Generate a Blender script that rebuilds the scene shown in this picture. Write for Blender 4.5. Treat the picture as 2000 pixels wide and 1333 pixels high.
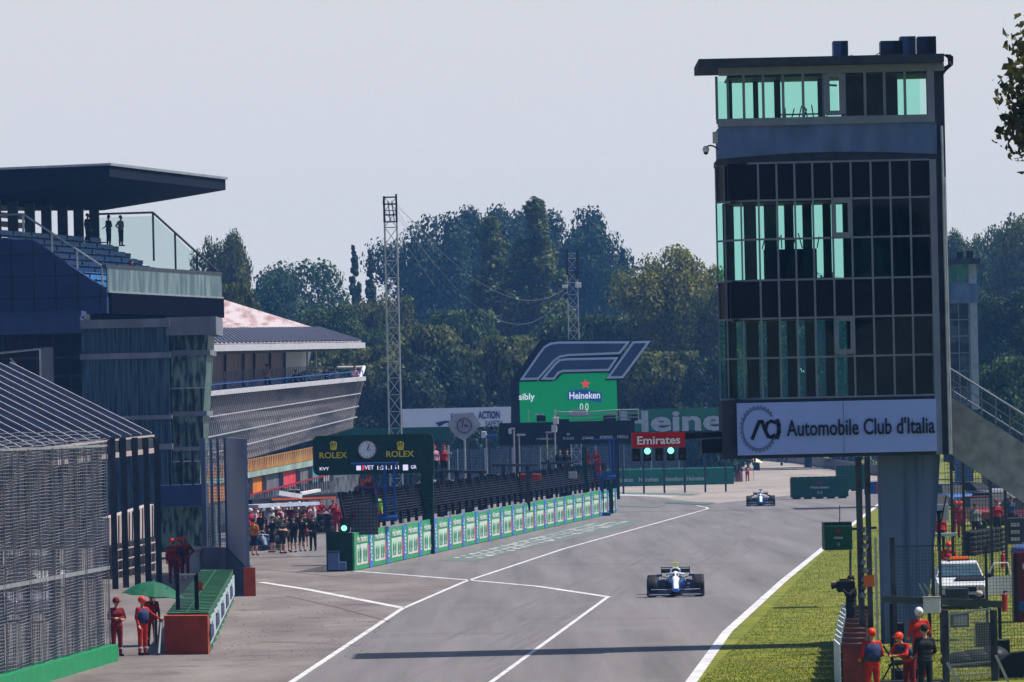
import bpy, bmesh, math, random
import numpy as np
from mathutils import Vector, Matrix
random.seed(7)
for o in list(bpy.data.objects): bpy.data.objects.remove(o)
SC = bpy.context.scene; COL = SC.collection
R_ = math.radians
# ------------------------------------------------------------------ camera
FP = 12000.0; HC = 6.15; HOR = 824.0; ROLL = 0.0225
cam = bpy.data.cameras.new('camera'); cam.lens = 216; cam.sensor_width = 36
cam.shift_y = (HOR-666.5)/2000; cam.clip_start = 1; cam.clip_end = 6000
co = bpy.data.objects.new('camera', cam); COL.objects.link(co)
co.location = (0, 0, HC)
co.rotation_euler = (Matrix.Rotation(ROLL, 3, 'Y') @ Matrix.Rotation(R_(90), 3, 'X')).to_euler()
SC.camera = co
SC.render.resolution_x = 1024; SC.render.resolution_y = 682
# ------------------------------------------------------------------ light
SUN_EL, SUN_AZ = 58.5, 83.0      # azimuth from +Y (view direction) clockwise towards +X
w = bpy.data.worlds.new('World'); SC.world = w; w.use_nodes = True
nt = w.node_tree; bg = nt.nodes['Background']
sky = nt.nodes.new('ShaderNodeTexSky'); sky.sky_type = 'NISHITA'; sky.sun_disc = False
sky.sun_elevation = R_(SUN_EL); sky.sun_rotation = R_(SUN_AZ)
sky.dust_density = 3.0; sky.ozone_density = 2.0; sky.air_density = 1.0
hs = nt.nodes.new('ShaderNodeHueSaturation'); hs.inputs['Saturation'].default_value = 1.5
nt.links.new(sky.outputs[0], hs.inputs['Color'])
# milky band of summer haze low in the sky
wt = nt.nodes.new('ShaderNodeTexCoord'); ws = nt.nodes.new('ShaderNodeSeparateXYZ'); wr = nt.nodes.new('ShaderNodeMapRange'); wx = nt.nodes.new('ShaderNodeMix'); wx.data_type = 'RGBA'
wr.interpolation_type = 'SMOOTHSTEP'; wr.inputs[1].default_value = 0.07; wr.inputs[2].default_value = 0.15; wr.inputs[3].default_value = 0.93; wr.inputs[4].default_value = 0.0
nt.links.new(wt.outputs['Generated'], ws.inputs[0]); nt.links.new(ws.outputs['Z'], wr.inputs[0]); nt.links.new(wr.outputs[0], wx.inputs[0])
nt.links.new(hs.outputs[0], wx.inputs[6]); wx.inputs[7].default_value = (6.4, 6.55, 6.95, 1); nt.links.new(wx.outputs[2], bg.inputs[0])
bg.inputs[1].default_value = 0.075
sl = bpy.data.lights.new('sun', 'SUN'); sl.energy = 4.5; sl.angle = R_(0.5); sl.color = (1.0, 0.95, 0.87)
so = bpy.data.objects.new('sun', sl); COL.objects.link(so)
sd = Vector((math.sin(R_(SUN_AZ))*math.cos(R_(SUN_EL)), math.cos(R_(SUN_AZ))*math.cos(R_(SUN_EL)), math.sin(R_(SUN_EL))))
so.rotation_euler = sd.to_track_quat('Z', 'Y').to_euler(); so.location = (60, 150, 80)
SC.view_settings.view_transform = 'Standard'; SC.view_settings.look = 'None'
SC.view_settings.exposure = 0.6; SC.view_settings.gamma = 1.0
SC.cycles.volume_bounces = 1; SC.cycles.transparent_max_bounces = 24
# ------------------------------------------------------------------ helpers
cr, sr = math.cos(ROLL), math.sin(ROLL)
def F(px, py, d):                      # photo point at distance d -> place in the world
    u = px-1000; v = py-HOR
    return Vector((d/FP*(u*cr-v*sr), d, HC-d/FP*(v*cr+u*sr)))
def G(px, py, z=0.0):                  # photo point on the ground
    v = (py-HOR)*cr+(px-1000)*sr
    d = FP*(HC-z)/v
    p = F(px, py, d); p.z = z; return p
TD = Vector((0.0707, 0.9975, 0)); TR = Vector((0.9975, -0.0707, 0))   # along / across the straight
MATS = {}
def mat(name, col, rough=0.6, metal=0.0, var=0.12, scale=3.0, bump=0.0, spec=0.12, emit=None, estr=0.0, stretch=None, col2=None, thr=(0.35, 0.65)):
    if name in MATS: return MATS[name]
    m = bpy.data.materials.new(name); m.use_nodes = True; n = m.node_tree.nodes; l = m.node_tree.links
    b = n['Principled BSDF']; b.inputs['Roughness'].default_value = rough; b.inputs['Metallic'].default_value = metal
    b.inputs['Specular IOR Level'].default_value = spec
    tc = n.new('ShaderNodeTexCoord'); mp = n.new('ShaderNodeMapping'); l.new(tc.outputs['Object'], mp.inputs[0])
    if stretch: mp.inputs['Scale'].default_value = stretch
    nz = n.new('ShaderNodeTexNoise'); nz.inputs['Scale'].default_value = scale; nz.inputs['Detail'].default_value = 6
    l.new(mp.outputs[0], nz.inputs['Vector'])
    rp = n.new('ShaderNodeValToRGB'); l.new(nz.outputs['Fac'], rp.inputs[0])
    c2 = col2 or [min(1, c*(1+var)) for c in col]; c1 = col if col2 else [c*(1-var) for c in col]
    rp.color_ramp.elements[0].position = thr[0]; rp.color_ramp.elements[1].position = thr[1]
    rp.color_ramp.elements[0].color = (*c1, 1); rp.color_ramp.elements[1].color = (*c2, 1)
    l.new(rp.outputs[0], b.inputs['Base Color'])
    if bump:
        bp = n.new('ShaderNodeBump'); bp.inputs['Strength'].default_value = bump; bp.inputs['Distance'].default_value = 0.02
        l.new(nz.outputs['Fac'], bp.inputs['Height']); l.new(bp.outputs[0], b.inputs['Normal'])
    if emit: b.inputs['Emission Color'].default_value = (*emit, 1); b.inputs['Emission Strength'].default_value = estr
    MATS[name] = m; return m
def glass(name, tint, refl=0.06, rough=0.03):
    if name in MATS: return MATS[name]
    m = bpy.data.materials.new(name); m.use_nodes = True; n = m.node_tree.nodes; l = m.node_tree.links
    n.remove(n['Principled BSDF']); out = n['Material Output']
    t = n.new('ShaderNodeBsdfTransparent'); t.inputs[0].default_value = (*tint, 1)
    g = n.new('ShaderNodeBsdfGlossy'); g.inputs['Roughness'].default_value = rough
    nz = n.new('ShaderNodeTexNoise'); nz.inputs['Scale'].default_value = 1.5
    bp = n.new('ShaderNodeBump'); bp.inputs['Strength'].default_value = 0.1; l.new(nz.outputs['Fac'], bp.inputs['Height']); l.new(bp.outputs[0], g.inputs['Normal'])
    mx = n.new('ShaderNodeMixShader'); mx.inputs[0].default_value = refl
    l.new(t.outputs[0], mx.inputs[1]); l.new(g.outputs[0], mx.inputs[2]); l.new(mx.outputs[0], out.inputs[0])
    MATS[name] = m; return m
def tag(o, label=None, cat=None, group=None, kind=None):
    if label: o['label'] = label
    if cat: o['category'] = cat
    if group: o['group'] = group
    if kind: o['kind'] = kind
    return o
def thing(name, label, cat, loc=(0, 0, 0), rz=0.0, group=None):
    o = bpy.data.objects.new(name, None); o.empty_display_size = 0.3; COL.objects.link(o)
    o.location = loc; o.rotation_euler = (0, 0, rz); tag(o, label, cat, group); return o
def kids(o): return [c for c in bpy.data.objects if c.parent == o]
def copy_tree(o, parent=None, loc=None, rz=None, label=None, group=None, mats=None, _ch=None):
    if _ch is None:
        _ch = {}
        for x in bpy.data.objects:
            if x.parent: _ch.setdefault(x.parent.name, []).append(x)
    c = o.copy(); COL.objects.link(c); c.parent = parent
    if loc is not None: c.location = loc
    if rz is not None: c.rotation_euler = (0, 0, rz)
    if label: c['label'] = label
    if group: c['group'] = group
    for ch in _ch.get(o.name, []): copy_tree(ch, c, _ch=_ch, mats=mats)
    if mats and c.type == 'MESH':
        for s in c.material_slots:
            if s.material and s.material.name in mats: mm = mats[s.material.name]; s.link = 'OBJECT'; s.material = mm
    return c
def wmat(o):                           # world matrix without a depsgraph update
    m = Matrix.Identity(4)
    while o:
        m = Matrix.LocRotScale(o.location, o.rotation_euler, o.scale) @ m; o = o.parent
    return m
class MB:
    def __init__(s): s.v = []; s.f = []; s.m = []
    def add(s, vs, fs, mi=0):
        b = len(s.v); s.v += [Vector(x) for x in vs]; s.f += [tuple(b+i for i in f) for f in fs]; s.m += [mi]*len(fs); return s
    def box(s, c, sz, rz=0.0, mi=0, M=None, bev=0.0):
        x, y, z = sz[0]/2, sz[1]/2, sz[2]/2
        if bev > 0:                    # chamfered vertical and horizontal edges
            bm = bmesh.new(); bmesh.ops.create_cube(bm, size=1.0)
            for q in bm.verts: q.co = Vector((q.co.x*sz[0], q.co.y*sz[1], q.co.z*sz[2]))
            bmesh.ops.bevel(bm, geom=bm.edges[:], offset=bev, segments=2, affect='EDGES', profile=0.6)
            bm.verts.ensure_lookup_table()
            vs = [q.co.copy() for q in bm.verts]; fs = [tuple(q.index for q in f.verts) for f in bm.faces]; bm.free()
        else:
            vs = [Vector((a, b, e)) for a in (-x, x) for b in (-y, y) for e in (-z, z)]
            fs = [(0, 1, 3, 2), (4, 6, 7, 5), (0, 4, 5, 1), (2, 3, 7, 6), (0, 2, 6, 4), (1, 5, 7, 3)]
        rot = M or Matrix.Rotation(rz, 3, 'Z')
        return s.add([rot @ q+Vector(c) for q in vs], fs, mi)
    def bar(s, a, b, w, h=None, mi=0, up=(0, 0, 1)):     # rectangular bar from a to b
        a = Vector(a); b = Vector(b); d = b-a; L = d.length
        if L < 1e-6: return s
        d.normalize(); u = Vector(up)
        if abs(d.dot(u)) > 0.98: u = Vector((0, 1, 0))
        x = d.cross(u).normalized(); z = x.cross(d)
        return s.box((a+b)/2, (w, L, h or w), mi=mi, M=Matrix((x, d, z)).transposed())
    def cyl(s, a, b, r1, r2=None, n=8, mi=0, cap=True):
        a = Vector(a); b = Vector(b); r2 = r1 if r2 is None else r2; d = (b-a).normalized()
        u = Vector((0, 0, 1)) if abs(d.z) < 0.9 else Vector((1, 0, 0)); x = d.cross(u).normalized(); y = d.cross(x)
        vs = []
        for p, r in ((a, r1), (b, r2)):
            for i in range(n):
                t = 2*math.pi*i/n; vs.append(p+x*(math.cos(t)*r)+y*(math.sin(t)*r))
        fs = [(i, (i+1) % n, n+(i+1) % n, n+i) for i in range(n)]
        if cap: fs += [tuple(range(n))[::-1], tuple(range(n, 2*n))]
        return s.add(vs, fs, mi)
    def tube(s, pts, r, n=6, mi=0):
        for i in range(len(pts)-1):
            rr = r if not isinstance(r, (list, tuple)) else None
            s.cyl(pts[i], pts[i+1], rr if rr else r[i], rr if rr else r[i+1], n, mi)
        return s
    def lathe(s, prof, c=(0, 0, 0), axis='Z', n=16, mi=0, M=None):
        vs = []; k = len(prof)
        for i in range(n):
            t = 2*math.pi*i/n
            for r, h in prof:
                if axis == 'Z': q = (r*math.cos(t), r*math.sin(t), h)
                elif axis == 'X': q = (h, r*math.cos(t), r*math.sin(t))
                else: q = (r*math.cos(t), h, r*math.sin(t))
                q = Vector(q)
                if M: q = M @ q
                vs.append(q+Vector(c))
        fs = []
        for i in range(n):
            j = (i+1) % n
            for q in range(k-1): fs.append((i*k+q, j*k+q, j*k+q+1, i*k+q+1))
        return s.add(vs, fs, mi)
    def ell(s, c, r, n=12, mi=0, M=None):
        k = n//2; prof = [(math.sin(math.pi*i/k), -math.cos(math.pi*i/k)) for i in range(k+1)]
        t = MB().lathe(prof, n=n); rot = M or Matrix.Identity(3)
        return s.add([rot @ Vector((q.x*r[0], q.y*r[1], q.z*r[2]))+Vector(c) for q in t.v], t.f, mi)
    def prism(s, pts, ext, mi=0):      # polygon extruded by a vector
        e = Vector(ext); n = len(pts); pts = [Vector(p) for p in pts]
        return s.add(pts+[p+e for p in pts], [tuple(range(n))[::-1], tuple(range(n, 2*n))]+[(i, (i+1) % n, n+(i+1) % n, n+i) for i in range(n)], mi)
    def loft(s, rings, mi=0, cap=True):
        n = len(rings[0]); vs = [Vector(p) for r in rings for p in r]; fs = []
        for k in range(len(rings)-1):
            for i in range(n): j = (i+1) % n; fs.append((k*n+i, k*n+j, (k+1)*n+j, (k+1)*n+i))
        if cap: fs += [tuple(range(n))[::-1], tuple(range((len(rings)-1)*n, len(rings)*n))]
        return s.add(vs, fs, mi)
    def quad(s, a, b, c, d, mi=0): return s.add([a, b, c, d], [(0, 1, 2, 3)], mi)
    def build(s, name, mats, parent=None, world=False, smooth=False, fixn=True):
        vs = s.v
        if world and parent:
            inv = wmat(parent).inverted(); vs = [inv @ q for q in vs]
        me = bpy.data.meshes.new(name); me.from_pydata([tuple(q) for q in vs], [], s.f)
        for m in (mats if isinstance(mats, (list, tuple)) else [mats]): me.materials.append(m)
        if len(me.materials) > 1: me.polygons.foreach_set('material_index', s.m)
        if fixn:
            bm = bmesh.new(); bm.from_mesh(me); bmesh.ops.recalc_face_normals(bm, faces=bm.faces); bm.to_mesh(me); bm.free()
        if smooth: me.polygons.foreach_set('use_smooth', [True]*len(me.polygons))
        me.update(); o = bpy.data.objects.new(name, me); COL.objects.link(o); o.parent = parent; return o
_TC = {}
def text(name, body, c, w, h, m, parent=None, rz=0.0, th=0.02, bold=0.0, shear=0.0, space=1.0, world=True, tilt=0.0):
    """raised lettering, fitted to w x h metres, centred on c, facing -Y turned by rz"""
    key = (body, bold, shear, space)
    if key not in _TC:
        cu = bpy.data.curves.new('t', 'FONT'); cu.body = body; cu.size = 1; cu.offset = bold; cu.shear = shear
        cu.space_character = space; cu.resolution_u = 3; cu.align_x = 'LEFT'
        o = bpy.data.objects.new('t', cu); COL.objects.link(o)
        dg = bpy.context.evaluated_depsgraph_get(); me = bpy.data.meshes.new_from_object(o.evaluated_get(dg))
        _TC[key] = ([q.co.copy() for q in me.vertices], [tuple(p.vertices) for p in me.polygons])
        bpy.data.objects.remove(o); bpy.data.curves.remove(cu); bpy.data.meshes.remove(me)
    vs, fs = _TC[key]
    x0 = min(q.x for q in vs); x1 = max(q.x for q in vs); y0 = min(q.y for q in vs); y1 = max(q.y for q in vs)
    rot = Matrix.Rotation(rz, 3, 'Z') @ Matrix.Rotation(tilt, 3, 'Y')
    k = MB(); n = len(vs); P = []
    for dy in (-th, ):
        for q in vs: P.append(rot @ Vector(((q.x-x0)/(x1-x0)*w-w/2, dy, (q.y-y0)/(y1-y0)*h-h/2))+Vector(c))
    # give the lettering its thickness from the boundary edges
    cnt = {}
    for f in fs:
        for i in range(len(f)):
            e = (f[i], f[(i+1) % len(f)]); cnt[tuple(sorted(e))] = cnt.get(tuple(sorted(e)), 0)+1
    P2 = [p-rot @ Vector((0, -th, 0)) for p in P]
    F2 = list(fs)
    for f in fs:
        for i in range(len(f)):
            a, b = f[i], f[(i+1) % len(f)]
            if cnt[tuple(sorted((a, b)))] == 1: F2.append((a, a+n, b+n, b))
    k.add(P+P2, F2)
    return k.build(name, m, parent, world=world, fixn=False)
def lerp(a, b, t): return a+(b-a)*t
def bil(P, u, v): return lerp(lerp(P[0], P[1], u), lerp(P[3], P[2], u), v)   # P = TL TR BR BL, v downwards
def pbox(mb, x0, y0, x1, y1, d, th, mi=0, rz=0.0, bev=0.0):   # camera-facing upright box over a photo rectangle
    c = F((x0+x1)/2, (y0+y1)/2, d); k = d/FP
    mb.box(c+Vector((0, th/2, 0)), (abs(x1-x0)*k, th, abs(y1-y0)*k), rz, mi, bev=bev); return c, abs(x1-x0)*k, abs(y1-y0)*k
def structure(name, mb, m, **k): o = mb.build(name, m, **k); o['kind'] = 'structure'; return o
# ------------------------------------------------------------------ ground
def ground_mat(name, stops, scale, stretch, fine, rough=0.85, bump=0.3, patch=None):
    m = bpy.data.materials.new(name); m.use_nodes = True; n = m.node_tree.nodes; l = m.node_tree.links
    b = n['Principled BSDF']; b.inputs['Roughness'].default_value = rough; b.inputs['Specular IOR Level'].default_value = 0.25
    tc = n.new('ShaderNodeTexCoord'); mp = n.new('ShaderNodeMapping'); mp.inputs['Rotation'].default_value = (0, 0, 0.0707); mp.inputs['Scale'].default_value = stretch
    l.new(tc.outputs['Object'], mp.inputs[0])
    a = n.new('ShaderNodeTexNoise'); a.inputs['Scale'].default_value = scale; a.inputs['Detail'].default_value = 8; a.inputs['Roughness'].default_value = 0.6; l.new(mp.outputs[0], a.inputs['Vector'])
    r = n.new('ShaderNodeValToRGB'); l.new(a.outputs['Fac'], r.inputs[0])
    r.color_ramp.elements[0].position = stops[0][0]; r.color_ramp.elements[0].color = (*stops[0][1], 1)
    r.color_ramp.elements[1].position = stops[-1][0]; r.color_ramp.elements[1].color = (*stops[-1][1], 1)
    for p, c in stops[1:-1]: e = r.color_ramp.elements.new(p); e.color = (*c, 1)
    f = n.new('ShaderNodeTexNoise'); f.inputs['Scale'].default_value = fine; f.inputs['Detail'].default_value = 5; l.new(tc.outputs['Object'], f.inputs['Vector'])
    mr = n.new('ShaderNodeMapRange'); mr.inputs[1].default_value = 0.3; mr.inputs[2].default_value = 0.7; mr.inputs[3].default_value = 0.78; mr.inputs[4].default_value = 1.2; l.new(f.outputs['Fac'], mr.inputs[0])
    mx = n.new('ShaderNodeMix'); mx.data_type = 'RGBA'; mx.blend_type = 'MULTIPLY'; mx.inputs[0].default_value = 1
    l.new(r.outputs[0], mx.inputs[6]); l.new(mr.outputs[0], mx.inputs[7]); src = mx.outputs[2]
    if patch:
        q = n.new('ShaderNodeTexNoise'); q.inputs['Scale'].default_value = patch[0]; q.inputs['Detail'].default_value = 9; q.inputs['Roughness'].default_value = 0.7; l.new(tc.outputs['Object'], q.inputs['Vector'])
        qr = n.new('ShaderNodeMapRange'); qr.inputs[1].default_value = patch[1]; qr.inputs[2].default_value = patch[2]; l.new(q.outputs['Fac'], qr.inputs[0])
        m2 = n.new('ShaderNodeMix'); m2.data_type = 'RGBA'; l.new(qr.outputs[0], m2.inputs[0]); l.new(src, m2.inputs[6]); m2.inputs[7].default_value = (*patch[3], 1); src = m2.outputs[2]
    l.new(src, b.inputs['Base Color'])
    bp = n.new('ShaderNodeBump'); bp.inputs['Strength'].default_value = bump; bp.inputs['Distance'].default_value = 0.03; l.new(f.outputs['Fac'], bp.inputs['Height']); l.new(bp.outputs[0], b.inputs['Normal'])
    return m
M_grass = ground_mat('grass_ground', patch=(0.35, 0.52, 0.72, (0.19, 0.155, 0.05)), stops=[(0.3, (0.045, 0.065, 0.002)), (0.5, (0.11, 0.13, 0.004)), (0.7, (0.22, 0.20, 0.012))], scale=0.9, stretch=(1, 1, 1), fine=9.0, bump=1.0)
M_asph = ground_mat('asphalt', [(0.3, (0.095, 0.088, 0.088)), (0.5, (0.130, 0.120, 0.121)), (0.72, (0.166, 0.154, 0.154))], 0.5, (1.5, 0.045, 1), 14.0, patch=(0.12, 0.55, 0.8, (0.17, 0.157, 0.152)))
M_apron = ground_mat('apron_asphalt', [(0.3, (0.098, 0.083, 0.079)), (0.5, (0.142, 0.121, 0.113)), (0.7, (0.19, 0.165, 0.152))], 0.35, (1, 0.25, 1), 8.0, patch=(0.5, 0.54, 0.68, (0.06, 0.052, 0.05)))
M_gravel = ground_mat('gravel', [(0.3, (0.19, 0.165, 0.145)), (0.5, (0.24, 0.21, 0.185)), (0.7, (0.29, 0.255, 0.225))], 0.2, (1, 0.2, 1), 3.0)
M_line = mat('line_paint', (0.48, 0.47, 0.48), 0.6, var=0.25, scale=1.5)
mb = MB(); mb.quad((-2500, -300, 0), (2500, -300, 0), (2500, 4000, 0), (-2500, 4000, 0))
structure('ground', mb, M_grass)
def sheet(name, pts, z, m):
    mb = MB(); vs = [Vector((p[0], p[1], z)) for p in pts]; mb.add(vs, [tuple(range(len(vs)))]); return structure(name, mb, m)
e1 = G(1350, 1333); e2 = G(1610, 1070); e3 = G(1720, 983)
right_edge = [e1-(e2-e1).normalized()*120, e1, G(1420, 1235), G(1530, 1135), e2, G(1665, 1025), e3, Vector((e3.x+14, 560, 0))]
sheet('track', [Vector((-200, 20, 0))]+right_edge+[Vector((45, 700, 0)), Vector((-200, 700, 0))], 0.004, M_asph)
a0 = G(570, 1333); a1 = G(1380, 992)
sheet('pit_exit_apron', [Vector((-160, 30, 0)), a0-(a1-a0).normalized()*100, a0, G(785, 1190), G(905, 1138), G(690, 1118), G(480, 1060), Vector((-160, 330, 0))], 0.008, M_apron)
sheet('gravel_runoff', [G(1200, 962), G(1390, 985), G(1545, 968), G(1720, 958), G(1720, 915), G(1480, 893), G(1210, 900)], 0.008, M_gravel)
def strip(name, pts, wd, z=0.012, m=None):
    mb = MB(); pts = [Vector((p[0], p[1], z)) for p in pts]; L = []
    for i, p in enumerate(pts):
        d = (pts[min(i+1, len(pts)-1)]-pts[max(i-1, 0)]).normalized(); n = Vector((d.y, -d.x, 0))*wd/2
        L += [p-n, p+n]
    mb.add(L, [(2*i, 2*i+1, 2*i+3, 2*i+2) for i in range(len(pts)-1)])
    return structure(name, mb, m or M_line)
strip('pit_exit_line', [a0-(a1-a0).normalized()*40, a0, G(785, 1190), G(905, 1138), G(1100, 1073), a1-Vector((0.1, 6, 0)), a1, G(1360, 988)], 0.17)
strip('edge_line', [e1-(e2-e1).normalized()*40, e1, G(1420, 1235), G(1530, 1135), e2, G(1665, 1025), e3], 0.28)
strip('grid_line', [G(910, 1380), G(960, 1333), G(1187, 1167)], 0.13)
strip('grid_cross_line', [G(1190, 1167), G(1050, 1146), G(905, 1133), G(690, 1116)], 0.28)
strip('apron_line', [G(510, 1138), G(600, 1152), G(785, 1188)], 0.3)
# painted advertisement on the asphalt
M_pw = mat('painted_white', (0.34, 0.34, 0.34), 0.7, var=0.4, scale=3); M_pg = mat('painted_green', (0.065, 0.13, 0.095), 0.7, var=0.3, scale=2, col2=(.14, .145, .14), thr=(.25, .62)); M_pb = mat('painted_blue', (0.12, 0.15, 0.21), 0.7, var=0.3)
def pad(name, pts, z, m): return sheet(name, [G(*p) for p in pts], z, m)
pad('painted_advert', [(850, 1096), (985, 1062), (1150, 1020), (1255, 1016), (1225, 1030), (1040, 1070), (930, 1097)], 0.012, M_pg)
0 and pad('painted_advert_edge', [(868, 1093), (1000, 1064), (1150, 1027), (1215, 1021), (1200, 1029), (1040, 1066), (935, 1090)], 0.016, M_pb)
mb = MB()
for i in range(26):                    # the lettering reads as long pale strokes at this angle
    t = i/25; a = lerp(G(880, 1091), G(1150, 1024), t); b = lerp(G(955, 1091), G(1235, 1020), t)
    for k in range(3):
        u0 = 0.06+k*0.31+random.uniform(-.02, .02); u1 = u0+random.uniform(.12, .26)
        p = lerp(a, b, u0); q = lerp(a, b, u1); dd = TD*random.uniform(1.0, 2.6)
        z = Vector((0, 0, 0.020)); mb.add([p+z, q+z, q+dd+z, p+dd+z], [(0, 1, 2, 3)])
structure('painted_lettering', mb, M_pw, fixn=False)
for k, (x0, x1, y, hh, mm) in enumerate([(1205, 1370, 962, 4, M_pg), (1210, 1330, 966, 3, M_pw), (1203, 1300, 984, 5, M_pg), (1300, 1400, 980, 4, mat('painted_dark', (0.07, 0.11, 0.1), 0.7))]):
    pad('runoff_paint', [(x0, y), (x1, y+3), (x1-20, y+hh+3), (x0, y+hh)], 0.012+0.004*(k+1), mm)
# faint grid slots and tar joints crossing the straight
M_tar = mat('tar', (0.055, 0.05, 0.055), 0.7)
strip('tar_joint', [G(1205, 1001), G(1440, 997), G(1690, 995)], 0.5, m=M_tar)
strip('tar_joint', [G(1050, 1103), G(1300, 1102), G(1560, 1100)], 0.12, m=M_tar)
M_rub = mat('rubbered_asphalt', (0.122, 0.113, 0.115), 0.8, var=.12, col2=(.148, .137, .139), scale=.5, stretch=(1.5, .05, 1), thr=(.42, .6))
M_rep = mat('asphalt_repair', (0.085, 0.078, 0.08), 0.8, var=.2)
e_dir = (G(1610, 1070)-G(1350, 1333)).normalized()
rr = random.Random(11)
for k in range(26):
    off = rr.choice([-1, 1])*rr.gauss(.85, .22)-5.4+rr.uniform(-1.6, 1.6); s0 = rr.uniform(-30, 190); L_ = rr.uniform(25, 110)
    b0 = G(1350, 1333)+Vector((off, 0, 0)); strip('tyre_mark', [b0+TD*(s0+L_*i/5)+Vector((.12*math.sin(i+k), 0, 0)) for i in range(6)], rr.uniform(.06, .22), z=.0045+.0001*k, m=M_rub)
for (x0, y0, x1, y1) in ((560, 1165, 760, 1215), (520, 1255, 700, 1262), (760, 1240, 990, 1238), (480, 1110, 660, 1128), (1010, 1210, 1330, 1208)): strip('tar_joint', [G(x0, y0), lerp(G(x0, y0), G(x1, y1), .5)+Vector((.1, .3, 0)), G(x1, y1)], .07, z=.015, m=M_rep)
# loose stones and rubber crumbs swept off the line at the pit exit
mb = MB()
for k in range(260):
    p = G(rr.uniform(420, 760), rr.uniform(1150, 1290)); r_ = rr.uniform(.01, .03); mb.add([p+Vector((-r_, -r_, .012)), p+Vector((r_, -r_*.6, .012)), p+Vector((r_*.7, r_, .012)), p+Vector((-r_*.5, r_*.8, .012)), p+Vector((0, 0, .012+r_))], [(0, 1, 4), (1, 2, 4), (2, 3, 4), (3, 0, 4)])
o_ = mb.build('loose_stones', M_rep, fixn=False); tag(o_, 'small dark stones and rubber crumbs scattered on the pit exit apron', 'stones', kind='stuff')
# grass blades along the verge
rng = np.random.default_rng(3)
def blades(name, n, region, hgt, wd, m, label):
    V = []; Fc = []; k = 0
    while k < n:
        x = rng.uniform(region[0], region[1]); y = region[2]+(region[3]-region[2])*rng.random()**1.6
        ex = 0.0
        # right of the edge line
        t = (y-e1.y)/(e2.y-e1.y); ex = e1.x+(e2.x-e1.x)*t+0.2
        if x < ex: continue
        a = rng.uniform(0, math.pi); h = hgt*rng.uniform(.4, 1.2); dx = math.cos(a)*wd; dy = math.sin(a)*wd; lx = rng.uniform(-.5, .5)*h; ly = rng.uniform(-.5, .5)*h
        V += [(x-dx, y-dy, 0), (x+dx, y+dy, 0), (x+lx, y+ly, h)]; Fc.append((3*k, 3*k+1, 3*k+2)); k += 1
    me = bpy.data.meshes.new(name); me.from_pydata(V, [], Fc); me.materials.append(m); o = bpy.data.objects.new(name, me); COL.objects.link(o)
    tag(o, label, 'grass', kind='stuff'); return o
def leafmat(name, c1, c2, trans=0.35, rough=0.5):
    m = bpy.data.materials.new(name); m.use_nodes = True; n = m.node_tree.nodes; l = m.node_tree.links
    n.remove(n['Principled BSDF']); out = n['Material Output']; g = n.new('ShaderNodeNewGeometry')
    r = n.new('ShaderNodeValToRGB'); l.new(g.outputs['Random Per Island'], r.inputs[0]); r.color_ramp.elements[0].color = (*c1, 1); r.color_ramp.elements[1].color = (*c2, 1)
    d = n.new('ShaderNodeBsdfDiffuse'); t = n.new('ShaderNodeBsdfTranslucent'); gl = n.new('ShaderNodeBsdfGlossy'); gl.inputs['Roughness'].default_value = rough; gl.inputs[0].default_value = (.8, .8, .8, 1)
    l.new(r.outputs[0], d.inputs[0]); l.new(r.outputs[0], t.inputs[0])
    m1 = n.new('ShaderNodeMixShader'); m1.inputs[0].default_value = trans; l.new(d.outputs[0], m1.inputs[1]); l.new(t.outputs[0], m1.inputs[2])
    m2 = n.new('ShaderNodeMixShader'); m2.inputs[0].default_value = 0.012; l.new(m1.outputs[0], m2.inputs[1]); l.new(gl.outputs[0], m2.inputs[2]); l.new(m2.outputs[0], out.inputs[0])
    return m
M_blade = leafmat('grass_blade', (0.07, 0.10, 0.002), (0.21, 0.215, 0.006), 0.45)
blades('grass', 120000, (4, 24, 140, 330), 0.045, 0.012, M_blade, 'short sunlit grass of the verge right of the white track edge line')
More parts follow.
